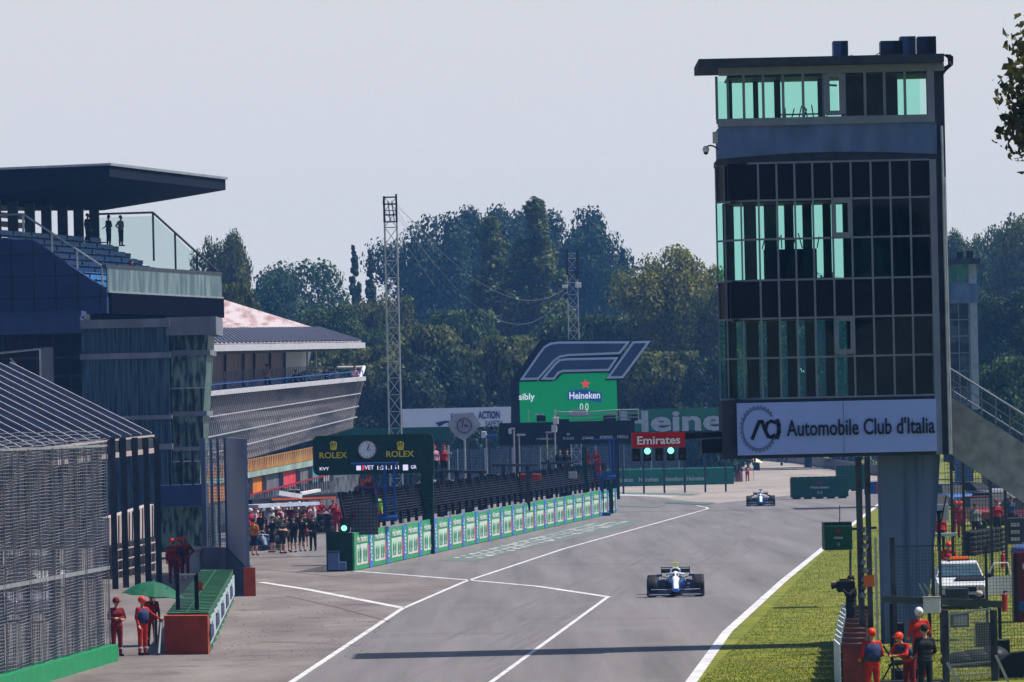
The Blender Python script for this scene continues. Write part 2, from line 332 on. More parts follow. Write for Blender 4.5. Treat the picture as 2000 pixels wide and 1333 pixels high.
# ------------------------------------------------------------------ trees
M_bark = mat('bark', (0.08, 0.06, 0.045), 0.9, bump=0.6, scale=6)
LEAF = {'poplar': leafmat('leaf_poplar', (0.022, 0.045, 0.012), (0.12, 0.15, 0.035), .35),
        'green': leafmat('leaf_green', (0.018, 0.045, 0.018), (0.075, 0.125, 0.035), .3),
        'dark': leafmat('leaf_dark', (0.007, 0.024, 0.016), (0.034, 0.066, 0.032), .3),
        'olive': leafmat('leaf_olive', (0.028, 0.046, 0.013), (0.13, 0.15, 0.036), .4),
        'yellow': leafmat('leaf_yellow', (0.05, 0.07, 0.010), (0.24, 0.23, 0.035), .45)}
def crown_mesh(name, seed, shape, n, leaf, H, W, clump=None):
    g = np.random.default_rng(seed); cl = []
    z0 = 0.12*H if shape != 'high' else 0.80*H
    ncl = {'broad': 110, 'poplar': 90, 'cone': 70, 'high': 90, 'bush': 60}[shape] if clump is None else clump
    for i in range(ncl):
        t = g.random(); a = g.uniform(0, 2*math.pi)
        if shape in ('broad', 'high', 'bush'):
            z = z0+(H-z0)*(1-(1-t)**1.0)*0.93; tt = (z-z0)/(H-z0); env = math.sqrt(max(0.02, 1-(2*tt-0.85)**2/1.45))*(0.9+0.25*math.sin(3*a+seed)+0.12*math.sin(5*a+2*seed+tt*6)); r = W/2*env*g.uniform(.35, .92)
            cs = W*g.uniform(.07, .14)
        elif shape == 'poplar':
            z = z0+(H-z0)*t*.97; tt = t; env = (math.sin(math.pi*min(1, tt*.8+.14))**.7)*(1-.62*tt**3); r = W/2*env*g.uniform(.2, .85); cs = W*g.uniform(.12, .2)*(1.1-.6*tt)
        else:
            z = z0+(H-z0)*t*.98; tt = t; env = (1-tt)**.8+.05; r = W/2*env*g.uniform(.2, .95); cs = W*g.uniform(.1, .17)*(1.15-.8*tt)
        cl.append((r*math.cos(a), r*math.sin(a), z, cs, 1.6 if shape == 'poplar' else (0.75 if shape == 'cone' else .85)))
    C = np.array(cl); wgt = C[:, 3]**2; idx = g.choice(len(C), n, p=wgt/wgt.sum())
    d = g.normal(size=(n, 3)); d /= np.linalg.norm(d, axis=1)[:, None]
    rad = C[idx, 3]*(0.72+0.38*g.random(n)**2*1.3)
    P = C[idx, :3]+d*rad[:, None]*np.stack([np.ones(n), np.ones(n), C[idx, 4]], 1)
    P[:, 2] = np.clip(P[:, 2], 0.3, H)
    nrm = d+g.normal(size=(n, 3))*.55; nrm /= np.linalg.norm(nrm, axis=1)[:, None]
    up = g.normal(size=(n, 3)); a = np.cross(nrm, up); a /= np.linalg.norm(a, axis=1)[:, None]; b = np.cross(nrm, a)
    s = leaf*(0.55+g.random(n)*.9); s1 = s[:, None]; s2 = (s*(.45+.4*g.random(n)))[:, None]
    V = np.empty((n, 5, 3)); bend = nrm*s1*.25
    V[:, 0] = P-a*s1; V[:, 1] = P-b*s2+bend; V[:, 2] = P+a*s1; V[:, 3] = P+b*s2+bend; V[:, 4] = P+a*s1*.2+bend*1.2
    V = V.reshape(-1, 3); base = np.arange(n)[:, None]*5
    Fc = (base+np.array([[0, 1, 4]])).tolist()+(base+np.array([[1, 2, 4]])).tolist()+(base+np.array([[2, 3, 4]])).tolist()+(base+np.array([[3, 0, 4]])).tolist()
    Fa = np.array(Fc); me = bpy.data.meshes.new(name); me.vertices.add(len(V)); me.vertices.foreach_set('co', V.ravel())
    me.loops.add(Fa.size); me.loops.foreach_set('vertex_index', Fa.ravel()); me.polygons.add(len(Fa))
    me.polygons.foreach_set('loop_start', np.arange(0, Fa.size, 3)); me.update(calc_edges=True); me.validate()
    return me, cl
def trunk_mb(cl, H, W, r, k=14):
    mb = MB(); pts = [Vector((0, 0, -0.2)), Vector((.1, .05, H*.25)), Vector((-.1, .1, H*.55)), Vector((.05, 0, H*.85))]
    mb.tube(pts, [r, r*.75, r*.45, r*.1], 9)
    for c in cl[::max(1, len(cl)//k)]:
        t = max(.15, min(.75, c[2]/H-.18)); q = Vector((0, 0, H*t)); mid = lerp(q, Vector(c[:3]), .5)+Vector((0, 0, -.04*H)); mb.tube([q, mid, Vector(c[:3])], [r*.35, r*.2, r*.05], 6)
    return mb
PROTO = {}
for key, (sh, n, leaf, H, W, sd_) in {'broad1': ('broad', 42000, .25, 26, 22, 1), 'broad2': ('broad', 42000, .25, 26, 20, 2), 'broad3': ('broad', 40000, .25, 22, 20, 5), 'poplar': ('poplar', 36000, .22, 30, 8, 3), 'poplar2': ('poplar', 34000, .22, 30, 8, 9),
        'cone': ('cone', 14000, .22, 22, 6, 4), 'bush': ('bush', 20000, .22, 10, 13, 6)}.items():
    me, cl = crown_mesh('crown', sd_, sh, n, leaf, H, W); tm = trunk_mb(cl, H, W, H*.022)
    t = tm.build('trunk', M_bark, None, smooth=True); tme = t.data; bpy.data.objects.remove(t)
    me.materials.append(LEAF['green']); PROTO[key] = (me, tme, H, W)
def tree(kind, px, top, wpx, d, leafm, label, name=None, rz=None, group='trees of the park beyond the circuit'):
    me, tme, H0, W0 = PROTO[kind]; p = F(px, top, d); h = p.z; wm = wpx*d/FP*(1.42 if kind[0] in 'b' else 1.35)
    o = thing(name or {'poplar': 'poplar_tree', 'poplar2': 'poplar_tree', 'cone': 'cypress_tree', 'bush': 'bush'}.get(kind, 'broadleaf_tree'), label, 'bush' if kind == 'bush' else 'tree', (p.x, d, 0), rz if rz is not None else random.uniform(0, 6.28), group)
    for nm, data in (('trunk', tme), ('crown', me)):
        c = bpy.data.objects.new(nm, data); COL.objects.link(c); c.parent = o
        if nm == 'crown': c.material_slots[0].link = 'OBJECT'; c.material_slots[0].material = LEAF[leafm]
    o.scale = (wm/W0, wm/W0, h/H0); return o
TREES = [
 ('broad2', 432, 448, 110, 700, 'olive', 'light olive round tree just right of the grandstand balcony'),
 ('broad3', 575, 508, 190, 860, 'green', 'wide hazy tree between the grandstand and the pair of narrow cypresses'),
 ('broad1', 500, 545, 150, 760, 'dark', 'low dark tree above the red and white reflecting roof'),
 ('cone', 690, 476, 52, 780, 'dark', 'left of two narrow cypress trees beside the lattice mast'),
 ('cone', 722, 484, 44, 790, 'dark', 'right of two narrow cypress trees beside the lattice mast'),
 ('broad2', 655, 590, 150, 640, 'green', 'tree with pale sunlit leaves directly above the terrace roof end'),
 ('broad3', 745, 575, 150, 690, 'olive', 'mid green tree standing behind the tall lattice mast'),
 ('broad1', 850, 415, 190, 930, 'dark', 'huge dark dome tree right of the lattice mast top'),
 ('broad2', 945, 400, 170, 960, 'dark', 'tall dark tree between the big dome tree and the taller poplar'),
 ('broad3', 1010, 398, 150, 980, 'dark', 'dark treetop peeping out behind the taller poplar on its left'),
 ('broad1', 1105, 404, 190, 970, 'dark', 'broad dark tree right behind the taller poplar'),
 ('broad2', 1165, 452, 130, 950, 'dark', 'dark rounded tree behind the distant camera mast'),
 ('poplar', 958, 425, 120, 770, 'poplar', 'shorter of the two big poplar trees in the middle'),
 ('poplar2', 1045, 386, 125, 760, 'poplar', 'tallest poplar tree, above the racing logo screen'),
 ('cone', 1215, 484, 60, 900, 'dark', 'thin pointed treetop right of the distant camera mast'),
 ('broad3', 1255, 512, 150, 880, 'green', 'hazy tree between the camera mast and the yellow-green tree'),
 ('broad1', 1325, 478, 190, 640, 'yellow', 'big yellow-green sunlit tree left of the control tower'),
 ('broad2', 1400, 560, 120, 620, 'olive', 'olive tree half hidden by the left edge of the control tower'),
 ('bush', 820, 640, 190, 620, 'olive', 'shrubby olive tree above the white board'),
 ('bush', 900, 610, 170, 680, 'green', 'shrubby green tree at the foot of the shorter poplar'),
 ('bush', 985, 660, 170, 610, 'olive', 'shrubby tree left behind the racing logo screen'),
 ('bush', 1130, 620, 170, 640, 'green', 'pale green shrubby tree at the foot of the camera mast'),
 ('bush', 1235, 620, 170, 660, 'green', 'green shrubby tree just right of the camera mast'),
 ('bush', 700, 680, 190, 590, 'olive', 'low shrubby tree above the clock gantry'),
 ('bush', 610, 640, 160, 640, 'dark', 'low dark shrubby tree behind the terrace roof'),
 ('bush', 790, 730, 150, 560, 'dark', 'low dark bush behind the white board near the lattice mast'),
 ('bush', 1290, 690, 190, 590, 'olive', 'low bushy tree above the wide green banner'),
 ('bush', 1390, 700, 120, 570, 'dark', 'low bushy tree beside the control tower over the banner end'),
 ('broad2', 1885, 446, 100, 820, 'olive', 'pale treetop between the control tower and the small second tower'),
 ('broad1', 1950, 440, 120, 800, 'green', 'hazy tree behind and right of the second tower'),
 ('broad3', 2010, 418, 140, 780, 'olive', 'tall tree at the right edge beyond the second tower'),
 ('broad2', 1960, 560, 170, 560, 'dark', 'dark tree right of the second tower in the middle distance'),
 ('bush', 2000, 700, 170, 480, 'green', 'rounded leafy shrub above the stair at the right edge'),
 ('bush', 1905, 740, 130, 620, 'dark', 'dark shrub behind the foot of the second tower'),
 ('bush', 460, 560, 90, 560, 'olive', 'sunlit bush directly right of the grandstand soffit'),
]
for i_, (px_, tp_, w_, d_, lf_) in enumerate([(1470, 560, 170, 700, 'green'), (1570, 535, 190, 720, 'dark'), (1660, 560, 170, 700, 'green'), (1760, 540, 190, 720, 'dark'), (1840, 520, 150, 760, 'green')]):
    TREES.append(('broad%d' % (1+i_ % 3), px_, tp_, w_, d_, lf_, 'tree seen only through the teal glass of the control tower'))
for t in TREES: tree(*t)
tree('bush', 860, 700, 170, 600, 'dark', 'low dark bushy tree above the diamond sign'); tree('bush', 1060, 720, 190, 640, 'dark', 'low dark bush hidden behind the racing logo screen')
# near tree whose twigs reach in at the top right corner
me, cl = crown_mesh('crown', 21, 'high', 26000, .085, 13.3, 6.4, clump=170)
p = F(2228, 150, 112); o = thing('plane_tree', 'leafy twigs of a near tree in the upper right corner', 'tree', (p.x, 112, 0))
me.materials.append(leafmat('leaf_near', (0.02, 0.035, 0.008), (0.12, 0.10, 0.025), .45))
c = bpy.data.objects.new('crown', me); COL.objects.link(c); c.parent = o
trunk_mb(cl, 13.3, 6.4, .22, 60).build('trunk', M_bark, o, smooth=True)
# ------------------------------------------------------------------ shared materials
M_white = mat('white_paint', (0.55, 0.56, 0.58), 0.45, var=0.08)
M_concrete = mat('concrete', (0.14, 0.15, 0.185), 0.85, var=0.18, scale=1.2, bump=0.3, stretch=(1, 1, .35))
M_dconc = mat('dark_concrete', (0.05, 0.055, 0.07), 0.85, var=0.25, scale=2, bump=0.3)
M_black = mat('black_metal', (0.012, 0.013, 0.016), 0.5, var=0.2)
M_dark = mat('dark_grey_metal', (0.04, 0.045, 0.055), 0.5, var=0.2)
M_steel = mat('galvanised_steel', (0.32, 0.34, 0.37), 0.4, metal=0.7, var=0.15)
M_navy = mat('navy_cladding', (0.022, 0.036, 0.10), 0.5, var=0.12, scale=1)
M_green = mat('green_board', (0.015, 0.20, 0.075), 0.5, var=0.12)
M_dgreen = mat('dark_green_board', (0.006, 0.035, 0.022), 0.5, var=0.2)
M_fgreen = mat('fresh_green', (0.012, 0.20, 0.075), 0.5, var=0.12)
M_blue = mat('blue_steel', (0.015, 0.07, 0.26), 0.4, var=0.15)
M_red = mat('red_paint', (0.42, 0.035, 0.02), 0.5, var=0.15)
M_rust = mat('brick_red', (0.33, 0.05, 0.02), 0.7, var=0.15)
M_beige = mat('beige_panel', (0.36, 0.30, 0.29), 0.75, var=0.1, scale=2)
M_glassd = mat('dark_glass_painted_reflections', (0.006, 0.018, 0.05), 0.35, var=0.0, scale=1.4, spec=0.12, stretch=(7, 7, .35), col2=(0.05, 0.11, 0.145), thr=(.38, .66))  # upright streaks of base colour imitate reflections of trees and sky
M_glasst = mat('teal_glass_painted_reflections', (0.006, 0.028, 0.045), 0.3, var=0.0, scale=1.6, spec=0.15, stretch=(3, 3, .8), col2=(0.14, 0.22, 0.18), thr=(.4, .6))  # reflections are coloured in here too, as lighter teal streaks
M_rail = glass('rail_glass', (0.86, 0.93, 0.91), 0.03, 0.1)
M_whitebd = mat('white_board', (0.62, 0.66, 0.74), 0.5, var=0.04)
# ------------------------------------------------------------------ grandstand
O = F(208, 560, 332); O.z = 0; E = F(432, 560, 354); E.z = 0
A = (E-O).normalized(); LEN = (E-O).length; Bv = Vector((-A.y, A.x, 0)); ang = math.atan2(A.y, A.x)
def S(a, b, z): return O+A*a+Bv*b+Vector((0, 0, z))
gs = thing('grandstand', 'roofed grandstand over the pits with blue seats and navy end wall', 'grandstand', O)
def sprism(mb, prof, a0, a1, mi=0): mb.prism([S(a0, b, z) for b, z in prof], A*(a1-a0), mi)
m = MB(); sprism(m, [(0, 12.5), (0, 13.75), (4.2, 16.6), (14, 16.9), (14, 12.5)], 0, .4); wl = m.build('end_wall', M_navy, gs, world=True)
m = MB()
for k in range(7): m.bar(S(-.02, .35+k*1.25, 12.5), S(-.02, .35+k*1.25, min(16.7, 13.7+(.35+k*1.25)*.68)), .05, .03)
for z in (13.4, 14.6, 15.8): m.bar(S(-.02, max(0, (z-13.75)/.68), z), S(-.02, 14, z), .03, .05)
m.build('panel_joint', M_black, wl, world=True)
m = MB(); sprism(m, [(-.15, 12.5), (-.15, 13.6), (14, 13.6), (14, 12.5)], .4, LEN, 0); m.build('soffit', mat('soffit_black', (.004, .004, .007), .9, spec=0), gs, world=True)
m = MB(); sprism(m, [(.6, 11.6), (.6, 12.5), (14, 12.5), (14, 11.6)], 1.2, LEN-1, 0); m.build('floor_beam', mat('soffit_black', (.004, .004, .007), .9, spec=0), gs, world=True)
# stepped terraces and seats
prof = [(.9, 13.6)]; b = .9; z = 13.8
steps = []
for k in range(8): steps.append((b, z)); prof += [(b, z), (b+.72, z)]; b += .72; z += .42
prof += [(14, z), (14, 13.6)]
m = MB(); sprism(m, prof, .45, LEN-.6); m.build('terrace', mat('stand_terrace', (.05, .06, .08), .8), gs, world=True)
M_seat = mat('blue_seat', (0.06, 0.17, 0.38), 0.45, var=0.2, scale=4)
for k, (b, z) in enumerate(steps):
    m = MB(); a = .7
    while a < LEN-2.6+.0*k:
        m = MB()
        for q in range(6): c = S(a+q*.5+.2, b+.50, z+.30); m.box(c, (.51, .07, .38), ang, bev=.03)
        m.box(S(a+1.45, b+.30, z+.22), (2.95, .36, .05), ang); m.build('bench_seat', M_seat, gs, world=True)
        a += 3.3
    m = MB(); m.bar(S(.5, b+.02, z-.03), S(LEN-.6, b+.02, z-.03), .1, .12); m.build('row_edge', M_dark, gs, world=True)
m = MB(); pts_ = [S(a, 6.9, 0) for a in np.arange(.5, LEN, 2.35)]
for i, a in enumerate(np.arange(-6.6, LEN-1, 3.05)):
    mm_ = MB(); mm_.bar(S(a, 7.0, 13), S(a, 7.0, 20.0), .55, .55); mm_.build('column', M_dark, gs, world=True)
# roof slab, thin rim, back louvres
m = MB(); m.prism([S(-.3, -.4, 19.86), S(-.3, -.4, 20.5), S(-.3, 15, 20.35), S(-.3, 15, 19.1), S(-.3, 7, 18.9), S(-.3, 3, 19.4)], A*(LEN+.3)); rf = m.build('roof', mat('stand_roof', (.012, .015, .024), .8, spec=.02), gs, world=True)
m = MB(); m.bar(S(-.4, -.45, 20.53), S(LEN+.1, -.45, 20.53), .12, .14); m.bar(S(-.4, -.45, 20.53), S(-.4, 15, 20.4), .12, .12); m.build('roof_edge', M_steel, rf, world=True)
m = MB()
for a in np.arange(0, LEN, 1.45): m.bar(S(a, -.3, 20.54), S(a, 8, 20.44), .08, .06)
m.build('roof_rib', M_steel, rf, world=True)
m = MB()
for z in np.arange(16.9, 19.2, .5): m.bar(S(4, 9.5, z), S(LEN-6, 9.5, z), .06, .32)
m.build('louvre', M_beige, gs, world=True)
m = MB(); m.bar(S(-.2, .05, 15.05), S(LEN, .05, 15.05), .25, .16); m.build('balcony_rail', M_dark, gs, world=True)
m = MB(); m.bar(S(.1, 0, 14.33), S(LEN, 0, 14.33), .06, 1.3); gl_ = m.build('balcony_glass', mat('balcony_glass', (.035, .075, .095), .3, var=0, scale=1.6, stretch=(1.2, 1.2, .22), col2=(.16, .23, .23), spec=.2, thr=(.42, .75)), gs, world=True)
m = MB(); m.bar(S(.02, -.08, 13.66), S(LEN, -.08, 13.66), .12, .10); m.build('balcony_sill', M_steel, gs, world=True)
m = MB()                                # near stair rail over the end wall
hp = [S(-.1, 7, 17.95), S(-.1, 4.6, 18.0), S(-.1, .2, 15.05)]
m.tube(hp, .06); [m.cyl(S(-.1, b, 13.9+b*.66), S(-.1, b, 15.05+max(0, min(1, (b-.2)/4.4))*2.95), .06) for b in (.2, 1.6, 3.0, 4.6)]
m.build('stair_rail', M_steel, gs, world=True)
m = MB(); hp = [S(LEN, 7.6, 18.7), S(LEN, 4.0, 18.7), S(LEN, .1, 15.1)]; m.tube(hp, .07)
for b in (.1, 1.4, 2.7, 4.0, 7.4): m.cyl(S(LEN, b, 13.7+b*.55), S(LEN, b, 15.1+max(0, min(1, b/4.0))*3.6), .06)
fr = m.build('far_stair_rail', M_dark, gs, world=True)
m = MB(); m.prism([S(LEN+.1, .2, 13.7), S(LEN+.1, .2, 14.9), S(LEN+.1, 4.0, 18.5), S(LEN+.1, 7.4, 18.5), S(LEN+.1, 7.4, 17.0)], A*.03); m.build('glass_screen', M_rail, fr, world=True)
# glazed blocks under the stand
gb = thing('glazed_office_block', 'dark glazed office block with pale storey bands under the grandstand', 'building', F(245, 1000, 324))
gb.location.z = 0
def zc(py, d, px): return F(px, py, d).z
D1 = 322.0
xL = F(0, 700, D1).x-3; x160 = F(160, 740, D1).x; x330 = F(331, 740, D1).x; x412 = F(410, 700, D1).x; x395 = F(392, 880, D1).x
zs = [0, 5.25, 6.75, 10.05, 11.75]
def front(mb, x0, x1, z0, z1, y, th=.25, mi=0): mb.box(((x0+x1)/2, y+th/2, (z0+z1)/2), (x1-x0, th, z1-z0), 0, mi)
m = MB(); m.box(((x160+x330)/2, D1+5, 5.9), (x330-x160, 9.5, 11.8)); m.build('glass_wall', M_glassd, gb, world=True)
m = MB()
for i in range(1, 12): x = lerp(x160, x330, i/12); m.box((x, D1+.23, 5.9), (.035, .03, 11.8))
m.build('glazing_bar', mat('glazing_bar', (.05, .08, .09), .4), gb, world=True)
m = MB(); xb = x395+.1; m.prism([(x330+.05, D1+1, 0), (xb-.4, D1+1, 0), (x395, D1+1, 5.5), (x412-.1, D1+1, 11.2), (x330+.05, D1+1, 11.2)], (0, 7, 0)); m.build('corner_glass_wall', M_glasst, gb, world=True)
for z, h in ((5.25, .3), (6.8, .22), (10.05, .3), (11.75, .45)):
    m = MB(); m.box(((x160+x330)/2, D1+4.9, z), (x330-x160+.16, 9.9, h)); m.build('storey_band', M_concrete, gb, world=True)
for z, h in ((3.2, .15), (5.1, .22), (6.95, .26), (10.15, .28)):
    xx = lerp(xb-.3, x412, max(0, (z-1)/10)); m = MB(); m.box(((x330+xx)/2, D1+4.2, z), (xx-x330+.1, 6.8, h)); m.build('storey_band', M_concrete, gb, world=True)
m = MB(); m.box(((x330+x412)/2+.1, D1+4, 11.55), (x412-x330+.5, 7.6, .95)); m.build('cornice', M_concrete, gb, world=True)
for z, n_ in ((10.75, 4), (7.6, 4), (5.9, 4), (3.9, 4)):
    m = MB()
    for i in range(n_): m.box((x330+.35+i*.42, D1+.9, z), (.12, .12, 1.15 if z != 7.6 else 1.5))
    m.build('mullion', M_black, gb, world=True)
for z in (8.3, 4.45): m = MB(); m.bar((x330, D1+.8, z), (x395+.3, D1+.8, z), .05); m.build('handrail', M_steel, gb, world=True)
# recessed offices to the left with beam, column, dark windows
m = MB(); m.box(((xL+x160)/2, D1+6, 6.2), (x160-xL, 3, 12.4)); m.build('recessed_wall', M_black, gb, world=True)
m = MB(); m.box(((xL+x160)/2, D1+1.2, 11.75), (x160-xL, 3, .9)); m.box(((xL+x160)/2, D1+2.6, 12.3), (x160-xL, 4, .4)); m.build('edge_beam', M_navy, gb, world=True)
m = MB(); c = F(90, 735, D1); m.box((c.x, D1+1, 8), (.66, .66, 5.2)); m.build('column', M_concrete, gb, world=True)
m = MB()
for i in range(9): x = xL+1+i*.9; m.box((x, D1+4.3, 9), (.06, .06, 5))
for z in (10.1, 9.1, 7.6): m.box(((xL+x160)/2, D1+4.2, z), (x160-xL, .08, .12))
m.build('window_frame', M_dark, gb, world=True)
m = MB(); p = [F(0, 690, D1), F(78, 682, D1), F(80, 760, D1)]; m.tube(p, .06); m.tube([F(20, 700, D1), F(75, 760, D1)], .04); m.build('railing', M_steel, gb, world=True)
# ------------------------------------------------------------------ terrace building with leaning glass
tb = thing('terrace_building', 'pit building with leaning slatted glass front, open terrace and ribbed roof', 'building', F(500, 1000, 372)); tb.location.z = 0
DA, DB = 352.0, 400.0
Q = [F(396, 770, DA), F(703, 740, DB), F(688, 836, DB+1), F(384, 925, DA+1)]
M_slat = mat('terrace_glass', (.03, .06, .085), .3, var=0, scale=.30, col2=(.22, .22, .25), spec=.15, stretch=(1, .25, 1.6), thr=(.44, .49))  # hard-edged noise patches paint lit areas and reflections into the glass colour
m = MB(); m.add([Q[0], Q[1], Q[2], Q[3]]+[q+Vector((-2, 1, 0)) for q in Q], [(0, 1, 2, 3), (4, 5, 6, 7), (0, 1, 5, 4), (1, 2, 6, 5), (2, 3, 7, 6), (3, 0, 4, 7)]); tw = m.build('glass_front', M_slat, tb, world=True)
m = MB(); off = Vector((.12, -.12, 0))
for i in range(88):
    u = i/88; a = bil(Q, u+.03, 0)+off; b_ = bil(Q, max(0, u-.012), 1)+off; m.bar(a, b_, .045, .03)
m.build('slat', mat('slat_grey', (.24, .22, .235), .7), tw, world=True)
for v in (.30, .56, .78):
    m = MB(); m.bar(bil(Q, 0, v)+off*1.6, bil(Q, 1, v)+off*1.6, .07, .06); m.build('glazing_rail', mat('dull_rail', (.3, .31, .34), .6), tw, world=True)
m = MB(); off2 = Vector((.2, -.3, 0)); m.bar(Q[0]+off2, Q[1]+off2, .4, .26); m.build('parapet', mat('parapet_grey', (.36, .37, .41), .6), tb, world=True)
up = Vector((0, 0, 1))
m = MB(); m.bar(Q[0]+off2+up*.5, Q[1]+off2+up*.5, .06); 
for i in range(26): p = lerp(Q[0], Q[1], i/25)+off2; m.cyl(p, p+up*.5, .03)
m.build('rail', M_blue, tb, world=True)
# return wall at the prow and terrace floor
m = MB(); m.prism([Q[1], Q[1]+Vector((-9, 9, 0)), Q[2]+Vector((-9, 9, 0)), Q[2]], (0, .3, 0)); m.build('return_wall', M_slat, tb, world=True)
m = MB(); m.add([Q[0]-up*.1, Q[1]-up*.1, Q[1]-up*.1+Vector((-9, 9, 0)), Q[0]-up*.1+Vector((-9, 9, 0))], [(0, 1, 2, 3)]); m.build('terrace_floor', M_concrete, tb, world=True)
# terrace back wall of pinkish panels
W = [F(405, 680, 372), F(556, 684, 398), F(556, 752, 398), F(405, 765, 372)]
m = MB(); m.add(W+[q+Vector((-1, 1, 0)) for q in W], [(0, 1, 2, 3), (4, 5, 6, 7), (0, 1, 5, 4), (1, 2, 6, 5), (2, 3, 7, 6), (3, 0, 4, 7)]); bw = m.build('back_wall', mat('pinkish_panel', (.34, .27, .28), .7, var=.15, scale=1.5, stretch=(2, 2, .1)), tb, world=True)
m = MB()
for u in (.2, .43, .57, .78, .98): m.bar(bil(W, u, 0)+Vector((.1, -.1, 0)), bil(W, u, 1)+Vector((.1, -.1, 0)), .14, .14)
m.build('wall_post', M_dark, bw, world=True)
m = MB()
for i in range(46): p = lerp(F(402, 742, 366), F(600, 728, 396), i/45); m.bar(p-up*.35, p+up*.42, .07, .05)
m.bar(F(402, 749, 366), F(600, 735, 396), .05, .04); m.build('balustrade', M_beige, tb, world=True)
m = MB(); W2 = [F(556, 684, 398), F(608, 686, 404), F(600, 722, 404), F(556, 740, 398)]; m.add(W2+[q+Vector((0, .4, 0)) for q in W2], [(0, 1, 2, 3), (4, 5, 6, 7), (0, 1, 5, 4), (1, 2, 6, 5), (2, 3, 7, 6), (3, 0, 4, 7)]); m.build('white_screen', M_white, tb, world=True)
m = MB()
for px in (600, 617): m.cyl(F(px, 685, 402), F(px, 745, 402), .07)
m.cyl(F(600, 719, 402), F(711, 717, 402), .07); m.cyl(F(711, 717, 402), F(703, 742, 400), .12)
for i in range(10): p = F(603+i*4, 720, 402); m.cyl(p, F(603+i*4, 742, 402), .025)
m.build('terrace_frame', M_white, tb, world=True)
# roof
RFr = [F(345, 608, 402), F(432, 584, 415), F(706, 669, 401), F(404, 674, 354)]
M_rrib = mat('ribbed_roof', (.26, .24, .27), .6, metal=0, var=.3)
m = MB(); m.add(RFr+[q-up*.35 for q in RFr], [(0, 1, 2, 3), (4, 5, 6, 7), (0, 1, 5, 4), (1, 2, 6, 5), (2, 3, 7, 6), (3, 0, 4, 7)])
M_roofrefl = mat('roof_painted_reflections', (.42, .36, .37), .6, var=0, scale=1.3, col2=(.26, .15, .14), thr=(.44, .66), stretch=(1.3, .16, 1))  # pale and red mottling paints sunlit reflections into the roof colour
rf = m.build('roof', M_roofrefl, tb, world=True)
# lower ribbed half of the roof
LR = [lerp(RFr[0], RFr[3], .60)+up*.03, lerp(RFr[1], RFr[2], .70)+up*.03, RFr[2]+up*.03, RFr[3]+up*.03]
m = MB(); m.add(LR+[q+up*.05 for q in LR], [(0, 1, 2, 3), (4, 5, 6, 7), (0, 1, 5, 4), (1, 2, 6, 5), (2, 3, 7, 6), (3, 0, 4, 7)]); m.build('lower_roof_sheet', M_rrib, rf, world=True)
m = MB()
for i in range(40): u = i/39; m.bar(bil(LR, u, 0)+up*.09, bil(LR, u, 1)+up*.09, .12, .08)
m.build('roof_rib', mat('roof_rib_dark', (.07, .075, .11), .5), rf, world=True)
m = MB(); m.bar(RFr[3]-up*.2, RFr[2]-up*.2, .5, .36); m.build('gutter', mat('parapet_grey', (.36, .37, .41), .6), rf, world=True)
m = MB(); m.bar(F(408, 690, 362), F(650, 684, 400), .3, .15); m.build('roof_beam', M_dark, tb, world=True)
# below the glass: orange band, grey band, garage doors
def band(name, tl, tr, br, bl, mt, par, dep=.5):
    m = MB(); P = [tl, tr, br, bl]; m.add(P+[q+Vector((-dep, dep, 0)) for q in P], [(0, 1, 2, 3), (4, 5, 6, 7), (0, 1, 5, 4), (1, 2, 6, 5), (2, 3, 7, 6), (3, 0, 4, 7)]); return m.build(name, mt, par, world=True)
d0, d1 = 356.0, 388.0
ob = band('orange_band', F(400, 915, d0-2), F(640, 869, d1+5), F(640, 893, d1+5), F(400, 938, d0-2), mat('orange_band', (.26, .09, .035), .6, var=0, scale=.8, col2=(.34, .21, .05), stretch=(3, 3, .5)), tb)
m = MB()
for i in range(52): u = i/52; m.bar(lerp(F(401, 915, d0-2.2), F(640, 869, d1+4.8), u), lerp(F(398, 938, d0-2.2), F(637, 893, d1+4.8), u), .05, .08)
m.build('band_slat', M_beige, ob, world=True)
gband = band('fascia', F(400, 939, d0-2.2), F(640, 894, d1+4.8), F(640, 905, d1+4.8), F(400, 950, d0-2.2), mat('pale_fascia', (.22, .30, .27), .6, var=.3, scale=.6), tb)
cols = [((.45, .16, .03), 400, 487), ((.50, .15, .02), 487, 514), ((.12, .12, .14), 514, 547), ((.50, .05, .06), 547, 580), ((.12, .13, .13), 580, 604), ((.05, .22, .22), 604, 625), ((.3, .3, .3), 625, 645)]
for k, (cc, x0, x1) in enumerate(cols):
    ya = lambda x, o: 950+o-(x-400)*.1875
    t0 = (x0-400)/240; t1 = (x1-400)/240; da = lerp(d0-2, d1+5, t0); db = lerp(d0-2, d1+5, t1)
    dd = band('garage_door', F(x0, ya(x0, 1), da), F(x1, ya(x1, 1), db), F(x1, ya(x1, 1)+34, db), F(x0, ya(x0, 1)+34, da), mat('garage_door%d' % k, cc, .6, var=.25, scale=1, stretch=(3, 3, .2)), tb, .3)
    m = MB(); m.bar(F(x1, ya(x1, 1), db)+Vector((.1, -.2, 0)), F(x1, ya(x1, 1)+34, db)+Vector((.1, -.2, 0)), .25); m.build('door_post', M_concrete, tb, world=True)
lw = band('lower_front', F(400, 985, d0-1), F(700, 925, d1+16), F(700, 990, d1+16), F(400, 1030, d0-1), mat('dark_garage_interior', (.02, .022, .03), .6, col2=(.10, .11, .13), var=0, scale=1.2), tb, 4)
